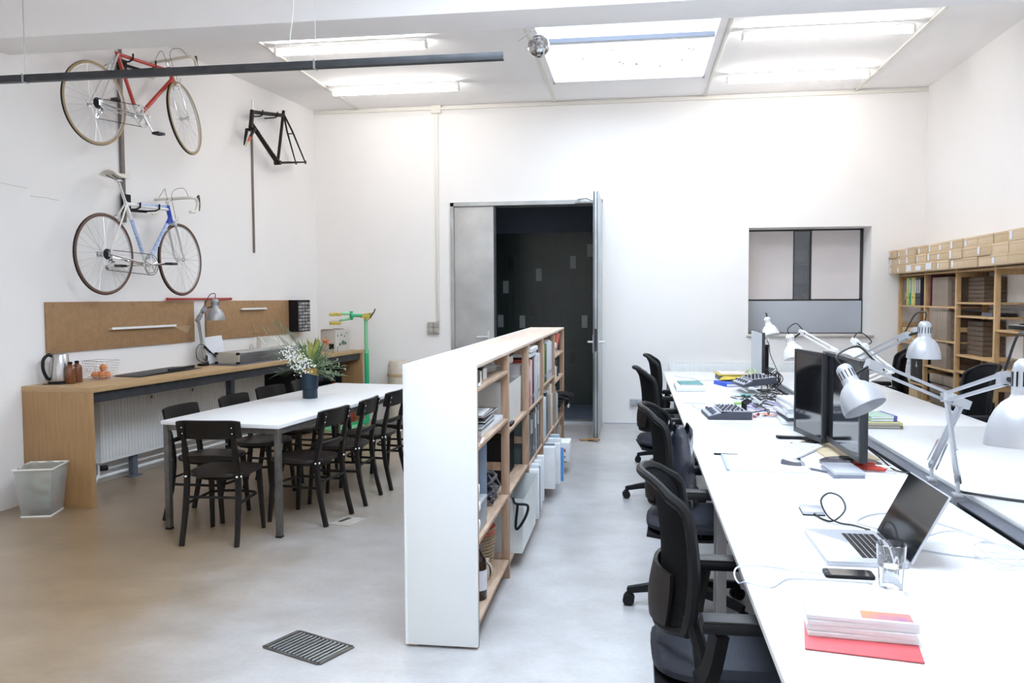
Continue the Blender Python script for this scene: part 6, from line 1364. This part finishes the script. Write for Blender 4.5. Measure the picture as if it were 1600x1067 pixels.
# folders and books at the far end
t = dt('book', 'thick white book with a dark green cover, leftmost at the far desk end', 'book', 0.51, 8.02, 0.0); obj('cover', M().bb(-0.13, 0.13, -0.28, 0.22, 0, 0.04, bev=0.003), 'paper', t); obj('pages', M().bb(-0.127, 0.131, -0.281, 0.20, 0.006, 0.034), 'wpl', t)
t = dt('notebook', 'slim teal notebook on the white book at the far desk end', 'notebook', 0.52, 8.05, 0.05, D1+0.0405); obj('cover', M().bb(-0.10, 0.11, -0.15, 0.18, 0, 0.012, bev=0.002), pm((0.10, 0.28, 0.28)), t); obj('pages', M().bb(-0.098, 0.112, -0.151, 0.18, 0.003, 0.009), 'paper', t)
t = dt('ring_binder', 'blue ring binder under the yellow folders at the far desk end', 'binder', 0.94, 8.35, 0.3); obj('cover', M().bb(-0.12, 0.18, -0.16, 0.16, 0, 0.035, bev=0.003), pm((0.03, 0.10, 0.62)), t); obj('pages', M().bb(-0.118, 0.178, -0.161, 0.155, 0.006, 0.028), 'paper', t)
t = dt('yellow_folder', 'mustard yellow folder lying askew on the blue binder', 'folder', 1.04, 8.55, -0.25, D1+0.036); obj('cover', M().sheet(lambda u, v: (-0.17+0.32*u, -0.22+0.42*v, 0.010+0.03*u*(1-v)+0.012*math.sin(v*3)), 8, 8, 0.004), pm((0.55, 0.42, 0.02)), t); obj('inner_sheets', M().box((0.0, 0.0, 0.002), (0.26, 0.36, 0.004)), 'paper', t)
t = dt('yellow_folder', 'flat yellow folder on the stack in front of the far monitor', 'folder', 1.02, 9.0, 0.06, D1); obj('cover', M().box((0, 0, 0.055), (0.34, 0.42, 0.006), bev=0.001), pm((0.55, 0.43, 0.03)), t); obj('stack', M().box((0.0, 0, 0.026), (0.30, 0.38, 0.052), bev=0.002), pm((0.10, 0.10, 0.12)), t); obj('inner_sheets', M().box((0.0, 0, 0.062), (0.28, 0.34, 0.006)), pm((0.70, 0.62, 0.62)), t)
t = dt('green_cords', 'pale green string looped over the stack by the far monitor', 'string', 1.16, 8.6)
b = M()
for j in range(10): b.tube(spl([(-0.05+0.02*j, 0.1, 0.09), (-0.03+0.02*j, -0.02, 0.13+0.01*(j % 3)), (0.0+0.016*j, -0.16, 0.05), (0.02+0.015*j, -0.25, 0.02)], 5), 0.004, 5)
obj('cord', b, pm((0.55, 0.70, 0.45)), t); obj('knot', M().sph((0.05, 0, 0.13), 0.012, u=8, v=6), pm((0.5, 0.66, 0.4)), t)
for i, (x, y) in enumerate(((0.50, 7.0), (0.70, 6.95), (0.55, 6.65), (0.55, 9.2), (0.70, 8.9))):
    t = dt('paper_sheet', ('white keyboard-like sheet left of the flat mixer', 'white sheet behind the flat mixer', 'white slip nearest the flat mixer on its left', 'white sheet at the far desk corner by the radiator', 'white sheet before the yellow folders')[i], 'paper', x, y, 0.1*i-0.1, D1-0.0003); obj('sheet', M().box((0, 0, 0.004), (0.17, 0.26, 0.007), bev=0.001), 'paper', t); obj('printed_line', M().box((0.0, -0.10, 0.0078), (0.12, 0.006, 0.0006)), 'greyp', t)
for i, (x, y, c_, n_) in enumerate(((0.84, 6.85, (0.30, 0.62, 0.12), 'green highlighter marker behind the flat mixer'), (0.95, 6.2, (0.75, 0.30, 0.18), 'orange slip among the cables'), (0.86, 6.15, (0.65, 0.10, 0.12), 'pink-red marker beside the flat mixer'))):
    t = dt('marker' if i != 1 else 'paper_slip', n_, 'marker' if i != 1 else 'paper slip', x, y, 0.6*i)
    if i == 1: obj('slip', M().box((0, 0, 0.014), (0.07, 0.10, 0.002)), pm(c_), t); obj('fold', M().box((0.02, 0, 0.007), (0.02, 0.09, 0.012)), pm(c_), t)
    else: obj('barrel', M().cyl((-0.05, 0, 0.01), (0.05, 0, 0.01), 0.009, n=10), pm(c_), t); obj('cap', M().cyl((0.05, 0, 0.01), (0.085, 0, 0.01), 0.010, n=10), 'blackpl', t)
# far monitor seen edge-on
t = dt('monitor', 'tall thin monitor with a painted pale screen reflection at the far end of the desks', 'monitor', 1.20, 8.60)
obj('housing', M().bb(0, 0.028, -0.40, 0.32, 0.045, 0.515, bev=0.004), pm((0.03, 0.028, 0.03), 0.35), t); obj('screen', M().bb(-0.003, 0.0, -0.395, 0.315, 0.05, 0.51), mat('painted_screen_reflection', (0.40, 0.46, 0.54), 0.15, spec=0.8), t)  # pale colour stands in for the room reflected in this screen
obj('stand', M().bb(0.075, 0.105, -0.12, -0.04, 0.01, 0.385).bb(0.028, 0.08, -0.12, -0.04, 0.33, 0.365).box((0.09, -0.08, 0.006), (0.20, 0.22, 0.010), bev=0.003), 'blackpl', t)
# desk lamps
lamp('desk_lamp', 'silver jointed lamp whose shade hangs before the nearer big screen', (1.375, 4.12, 0.735), (1.318, 3.62, 1.165), (0.935, 3.50, 1.325), (0.812, 3.42, 1.312), (0.873, 3.345, 1.172), 0.93)
lamp('desk_lamp', 'silver jointed lamp with the biggest shade, hanging over the white cables', (1.375, 3.80, 0.735), (1.252, 3.60, 1.19), (1.090, 2.66, 1.355), (1.083, 2.50, 1.395), (1.073, 2.48, 1.18), 1.20)
lamp('desk_lamp', 'silver jointed lamp with its shade in front of the right shelves', (1.375, 5.55, 0.735), (1.295, 5.30, 1.195), (1.500, 4.95, 1.375), (1.585, 4.90, 1.45), (1.58, 4.90, 1.255), 1.0)
lamp('desk_lamp', 'white jointed lamp left of the big screens with its arm reaching right', (1.375, 7.2, 0.735), (1.60, 7.05, 1.16), (1.435, 7.55, 1.29), (1.325, 7.50, 1.265), (1.365, 7.44, 1.07), 1.05, 'wpl')
lamp('desk_lamp', 'white-shaded lamp topmost above the pale far monitor', (1.375, 9.35, 0.735), (1.43, 9.42, 1.10), (1.41, 9.25, 1.25), (1.385, 9.10, 1.345), (1.415, 9.05, 1.19), 1.0, 'wpl')
lamp('desk_lamp', 'small lamp with a cream shade peeping over the big screens', (1.375, 6.55, 0.735), (1.9, 6.6, 1.05), (1.71, 6.9, 1.25), (1.815, 6.88, 1.23), (1.66, 6.80, 1.09), 1.0, 'wpl')
cable('lamp_cord', 'thin dark cord hanging from the topmost far lamp', [(1.30, 9.0, 1.22), (1.38, 9.0, 1.12), (1.40, 9.0, 1.0), (1.46, 9.0, 0.86), (1.50, 9.02, D1+0.005)], 0.004, 'cable')

# ================================================================== SHELVING ON THE RIGHT WALL
SX = 3.126; SY = [10.60, 9.70, 8.80, 7.90, 7.00]
t = thing('shelving_unit', 'tall golden pine shelving unit along the right wall', 'shelving', (SX, 8.8, 0))
def S_(b): b.X = Matrix.Translation((-SX, -8.8, 0)); return b
for y in SY:
    obj('upright', S_(M()).bb(SX, SX+0.044, y-0.018, y+0.018, 0, 1.855, bev=0.001), 'pine2', t)
    obj('upright', S_(M()).bb(SX+0.25, SX+0.294, y-0.018, y+0.018, 0, 1.855, bev=0.001), 'pine2', t)
    for z in (0.12, 0.75, 1.24, 1.78): obj('cross_rail', S_(M()).bb(SX+0.044, SX+0.25, y-0.009, y+0.009, z, z+0.045), 'pine2', t)
ZS = [(1.845, 1.49, 1.065, 0.62, 0.15), (1.845, 1.49, 1.14, 0.85, 0.45, 0.12), (1.845, 1.535, 1.405, 1.025, 0.865, 0.45, 0.12), (1.845, 1.30, 0.955, 0.50, 0.15)]
for k in range(4):
    for z in ZS[k]: obj('shelf', S_(M()).bb(SX+0.002, SX+0.29, SY[k+1]+0.02, SY[k]-0.02, z-0.018, z, bev=0.001), 'pine2', t)
b = S_(M())
b.bb(SX+0.286, SX+0.292, 7.05, 7.88, 1.52, 1.545); b.bb(SX+0.286, SX+0.292, 7.05, 7.88, 1.36, 1.38); b.bb(SX+0.286, SX+0.292, 7.9, 8.78, 1.46, 1.475)
obj('steel_brace', b, 'steel', t)
# boxes on top
CW = [0.36]*4+[0.345]*7
y = YB-0.03; BROW = ['bottom', 'middle', 'top']
proto = None; rg = random.Random(12)
for c in range(11):
    w = 0.325; y1 = y-c*w
    for r in range(3):
        lab = 'brown cardboard box on the shelving, %s row, %s column from the back wall' % (BROW[r], ORD[c])
        jx, jy = rg.uniform(-0.015, 0.015), rg.uniform(-0.006, 0.006)
        t = thing('archive_box', lab, 'box', (3.21+jx, y1-w/2+jy, 1.856+r*0.092), 0, 'boxes on top of the shelving')
        col = ((0.56, 0.42, 0.27), (0.60, 0.45, 0.29), (0.52, 0.38, 0.23))[(c*2+r) % 3]
        obj('carton', M().bb(-0.19, 0.19, -w/2+0.004, w/2-0.004, 0, 0.088, bev=0.003), pm(col, 0.8, var=0.08), t)
        obj('lid', M().bb(-0.193, 0.193, -w/2+0.0025, w/2-0.0025, 0.068, 0.0905, bev=0.002), pm((col[0]*1.06, col[1]*1.05, col[2]*1.05), 0.8, var=0.08), t)
        if not (c > 6 and (c+r) % 3):
            lw = 0.17 if (r == 0 and 2 <= c <= 4) else 0.05
            obj('paper_label', M().bb(-0.1945, -0.1935, w/2-0.03-lw, w/2-0.03, 0.015, 0.066 if c % 2 else 0.08), 'paper', t)
# shelf contents
def si(name, label, cat, y, z, x=SX+0.02, group=None): return thing(name, label, cat, (x, y, z), 0, group)
yy = 10.54; 
for i, (c_, n_, th, h) in enumerate((((0.22, 0.05, 0.03), 'red-brown', 0.035, 0.16), ((0.62, 0.56, 0.08), 'yellow', 0.075, 0.315), ((0.01, 0.30, 0.17), 'green', 0.09, 0.315), ((0.66, 0.60, 0.14), 'yellow', 0.13, 0.315), ((0.02, 0.02, 0.03), 'black', 0.06, 0.31), ((0.02, 0.02, 0.03), 'black', 0.055, 0.31), ((0.02, 0.02, 0.03), 'black', 0.055, 0.31))):
    y0 = 10.47-sum((0.035, 0.075, 0.09, 0.13, 0.06, 0.055, 0.055)[:i+1])-0.004*i-0.05
    t = si('binder', '%s binder, %s from the back wall in the top bay of the shelving' % (n_, ORD[i]), 'binder', y0+0.0, 1.491, group='binders on the shelving')
    obj('cover', M().bb(0, 0.27, 0, th, 0, h, bev=0.003), pm(c_, 0.4), t)
    b = M(); b.bb(-0.0015, 0, th*0.2, th*0.8, h*0.45, h*0.92); obj('spine_label', b, pm((0.62, 0.62, 0.60)) if i > 3 else pm((0.55, 0.60, 0.40)), t); obj('finger_hole', M().cyl((-0.002, th/2, h*0.28), (-0.0005, th/2, h*0.28), 0.012, n=12), 'blackpl', t)
def packs(y0, n, th, z, h, d, label, m, x=SX+0.02, dark=False):
    for i in range(n):
        t = si('carton_pack', label % ORD[i], 'pack', y0-i*th, z, x, 'flat carton packs on the shelving')
        obj('pack_body', M().bb(0, d, -th+0.003, 0, 0, h, bev=0.002), m, t); obj('pack_band', M().bb(-0.0015, d*0.98, -th+0.002, 0.001, h*0.48, h*0.505), m if not dark else 'card3', t)
packs(9.52, 6, 0.075, 1.491, 0.30, 0.25, 'flat grey-brown pack, %s from the back wall, second bay, top level', 'card2')
packs(9.52, 6, 0.075, 1.141, 0.30, 0.25, 'flat grey-brown pack, %s from the back wall, second bay, second level', 'card2')
packs(9.52, 6, 0.075, 0.851, 0.27, 0.25, 'flat grey-brown pack, %s from the back wall, second bay, third level', 'card2')
t = si('board', 'dark wine-red board standing at the left of the second bay', 'board', 9.60, 1.491); obj('board_body', M().bb(0.0, 0.25, -0.03, 0.01, 0, 0.33), pm((0.12, 0.015, 0.03)), t); obj('board_edge', M().bb(-0.001, 0.0, -0.03, 0.01, 0, 0.33), pm((0.16, 0.02, 0.04)), t)
def dstack(y0, y1, z, h, label, n):
    for i in range(n):
        t = thing('carton_stack', label % ORD[i], 'pack', (SX+0.05, (y0+y1)/2, z+i*h/n), 0, 'dark flat cartons in the shelving')
        obj('pack_body', M().bb(0, 0.22, -(y1-y0)/2, (y1-y0)/2, 0, h/n-0.003, bev=0.002), 'card3', t); obj('pack_edge', M().bb(-0.002, 0, -(y1-y0)/2+0.004, (y1-y0)/2-0.006, h/n*0.15, h/n*0.75), pm((0.10, 0.065, 0.045)), t)
dstack(8.82, 9.05, 1.492, 0.30, 'dark brown carton, %s from the bottom, beside the top grey packs', 4)
dstack(8.82, 9.05, 1.142, 0.30, 'dark brown carton, %s from the bottom, beside the middle grey packs', 4)
dstack(8.82, 9.05, 0.852, 0.27, 'dark brown carton, %s from the bottom, beside the lower grey packs', 4)
def d3(z, h, label, n):
    for i in range(n):
        t = thing('carton_stack', label % ORD[i], 'pack', (SX+0.10, 8.57, z+i*h/n), 0, 'dark flat cartons in the third bay')
        obj('pack_body', M().bb(0, 0.19, -0.19, 0.19, 0, h/n-0.003, bev=0.002), 'card3', t); obj('pack_edge', M().bb(-0.002, 0, -0.186, 0.184, h/n*0.15, h/n*0.75), pm((0.12, 0.08, 0.055)), t)
d3(1.536, 0.24, 'dark brown carton, %s from the bottom, top level of the third bay', 6)
d3(1.026, 0.33, 'dark brown carton, %s from the bottom, middle level of the third bay', 7)
d3(0.452, 0.36, 'dark brown carton, %s from the bottom, low level of the third bay', 6)
t = si('hard_drive_tray', 'narrow dark tray on the fine shelf of the third bay', 'tray', 8.22, 1.406); obj('tray_body', M().bb(0.05, 0.25, -0.12, 0.12, 0, 0.03, bev=0.003), 'dksteel', t); obj('tray_lip', M().bb(0.045, 0.05, -0.12, 0.12, 0, 0.036), 'greyp', t)
for i, (y, z, w, h, c_, n_) in enumerate(((10.30, 1.066, 0.42, 0.10, (0.50, 0.35, 0.17), 'wide flat brown box lowest in the first bay'), (10.33, 1.168, 0.34, 0.06, (0.54, 0.38, 0.20), 'slim brown box on the wide one in the first bay'), (10.12, 0.151, 0.5, 0.20, (0.36, 0.25, 0.14), 'brown box at the foot of the first bay'))):
    t = si('flat_box', n_, 'box', y, z); obj('carton', M().bb(0, 0.26, -w/2, w/2, 0, h, bev=0.003), pm(c_, 0.8), t); obj('lid', M().bb(-0.002, 0.262, -w/2-0.002, w/2+0.002, h*0.7, h+0.001, bev=0.002), pm((c_[0]*1.1, c_[1]*1.1, c_[2]*1.1), 0.8), t)
t = si('paper_heap', 'heap of white papers on the brown boxes of the first bay', 'papers', 10.05, 1.168); b = M()
for i in range(6): b.box((0.12, 0.0+0.02*i, 0.008+0.012*i), (0.22, 0.26-0.02*i, 0.012), rot=0.2*i, bev=0.002)
obj('sheets', b, 'paper', t); obj('crumpled_sheet', M().sph((0.10, -0.02, 0.09), 0.05, u=9, v=6, sc=(1.1, 1.5, 0.5)), 'paper', t, ang=5)
for i in range(7):
    t = si('paper_ream', 'white paper ream, %s from the bottom of the pile in the first bay' % ORD[i], 'paper ream', 10.36, 0.621+i*0.048, group='paper reams in the first bay'); obj('ream_body', M().bb(0.005*(i % 2), 0.26, -0.13, 0.13, 0, 0.046, bev=0.003), 'paper', t); obj('wrapper_flap', M().box((-0.001+0.005*(i % 2), 0, 0.023), (0.002, 0.08, 0.03)), 'wpl', t)
t = si('computer_tower', 'black computer tower beside the paper reams in the first bay', 'computer', 9.98, 0.621); obj('case', M().bb(0, 0.26, -0.20, 0.20, 0, 0.40, bev=0.006), 'blackpl', t); obj('emblem', M().prism([(-0.03, 0.18), (0.03, 0.18), (0, 0.25)], -0.0015, 0.0, ax='x'), pm((0.45, 0.42, 0.40)), t, label='small pale triangular emblem')
for i, (y, w) in enumerate(((9.40, 0.34), (9.02, 0.34))):
    for k in range(3):
        t = si('brown_parcel', 'brown paper parcel, %s from the bottom, low in the second bay %s' % (ORD[k], ('beside the computer', 'beside the third')[i]), 'parcel', y, 0.451+k*0.11, group='parcels in the second bay'); obj('parcel_body', M().box((0.13, 0, 0.053), (0.25, w, 0.10), bev=0.015, rot=0.03*((k+i) % 3-1)), 'card2', t); obj('parcel_tape', M().box((0.13, 0, 0.1045), (0.25, 0.04, 0.002)), 'card', t)
for i, (y, z) in enumerate(((10.1, 0.40), (9.42, 0.121), (9.03, 0.121))):
    t = si('brown_carton', ('brown carton between the floor box and the computer tower', 'brown carton at the foot of the second bay, nearer the back wall', 'brown carton at the foot of the second bay, nearer the third bay')[i], 'box', y, z if i else 0.352); obj('carton', M().bb(0, 0.26, -0.17, 0.17, 0, 0.22, bev=0.004), 'card', t); obj('tape', M().bb(0.0, 0.26, -0.02, 0.02, 0.2202, 0.2215), 'card2', t)
t = si('record_player', 'silver and black turntable on the upper shelf of the fourth bay', 'turntable', 7.40, 1.301); obj('plinth', M().box((0.12, 0, 0.03), (0.26, 0.50, 0.035), bev=0.012), 'blackpl', t); obj('top_plate', M().box((0.12, 0, 0.0495), (0.25, 0.49, 0.006), bev=0.002), 'alu', t, label='silver top plate'); obj('platter', M().cyl((0.12, 0.06, 0.052), (0.12, 0.06, 0.062), 0.11, n=28), 'blackpl', t); obj('tone_arm', M().tube([(0.05, -0.18, 0.06), (0.05, -0.18, 0.085), (0.10, -0.05, 0.075)], 0.008, 6).cyl((0.05, -0.18, 0.05), (0.05, -0.18, 0.09), 0.02, n=12), 'blackpl', t)
t = si('record_player', 'black turntable on the middle shelf of the fourth bay', 'turntable', 7.35, 0.956); obj('plinth', M().box((0.13, 0, 0.03), (0.27, 0.46, 0.05), bev=0.015), 'blackpl', t); obj('platter', M().cyl((0.13, 0.0, 0.055), (0.13, 0.0, 0.085), 0.12, n=28), 'dksteel', t); obj('dust_cover', M().box((0.13, 0, 0.095), (0.26, 0.45, 0.008)), 'greyp', t)
for i in range(3):
    t = si('magazine_pile', 'pile of grey magazines, %s from the back wall, low in the fourth bay' % ORD[i], 'magazines', 7.72-i*0.27, 0.501, group='magazine piles in the fourth bay'); obj('magazines', M().box((0.12, 0, 0.05), (0.22, 0.23, 0.10), bev=0.004), pm((0.30, 0.27, 0.24)), t); obj('top_cover', M().box((0.12, 0, 0.102), (0.215, 0.225, 0.004)), pm((0.40, 0.36, 0.30)), t)
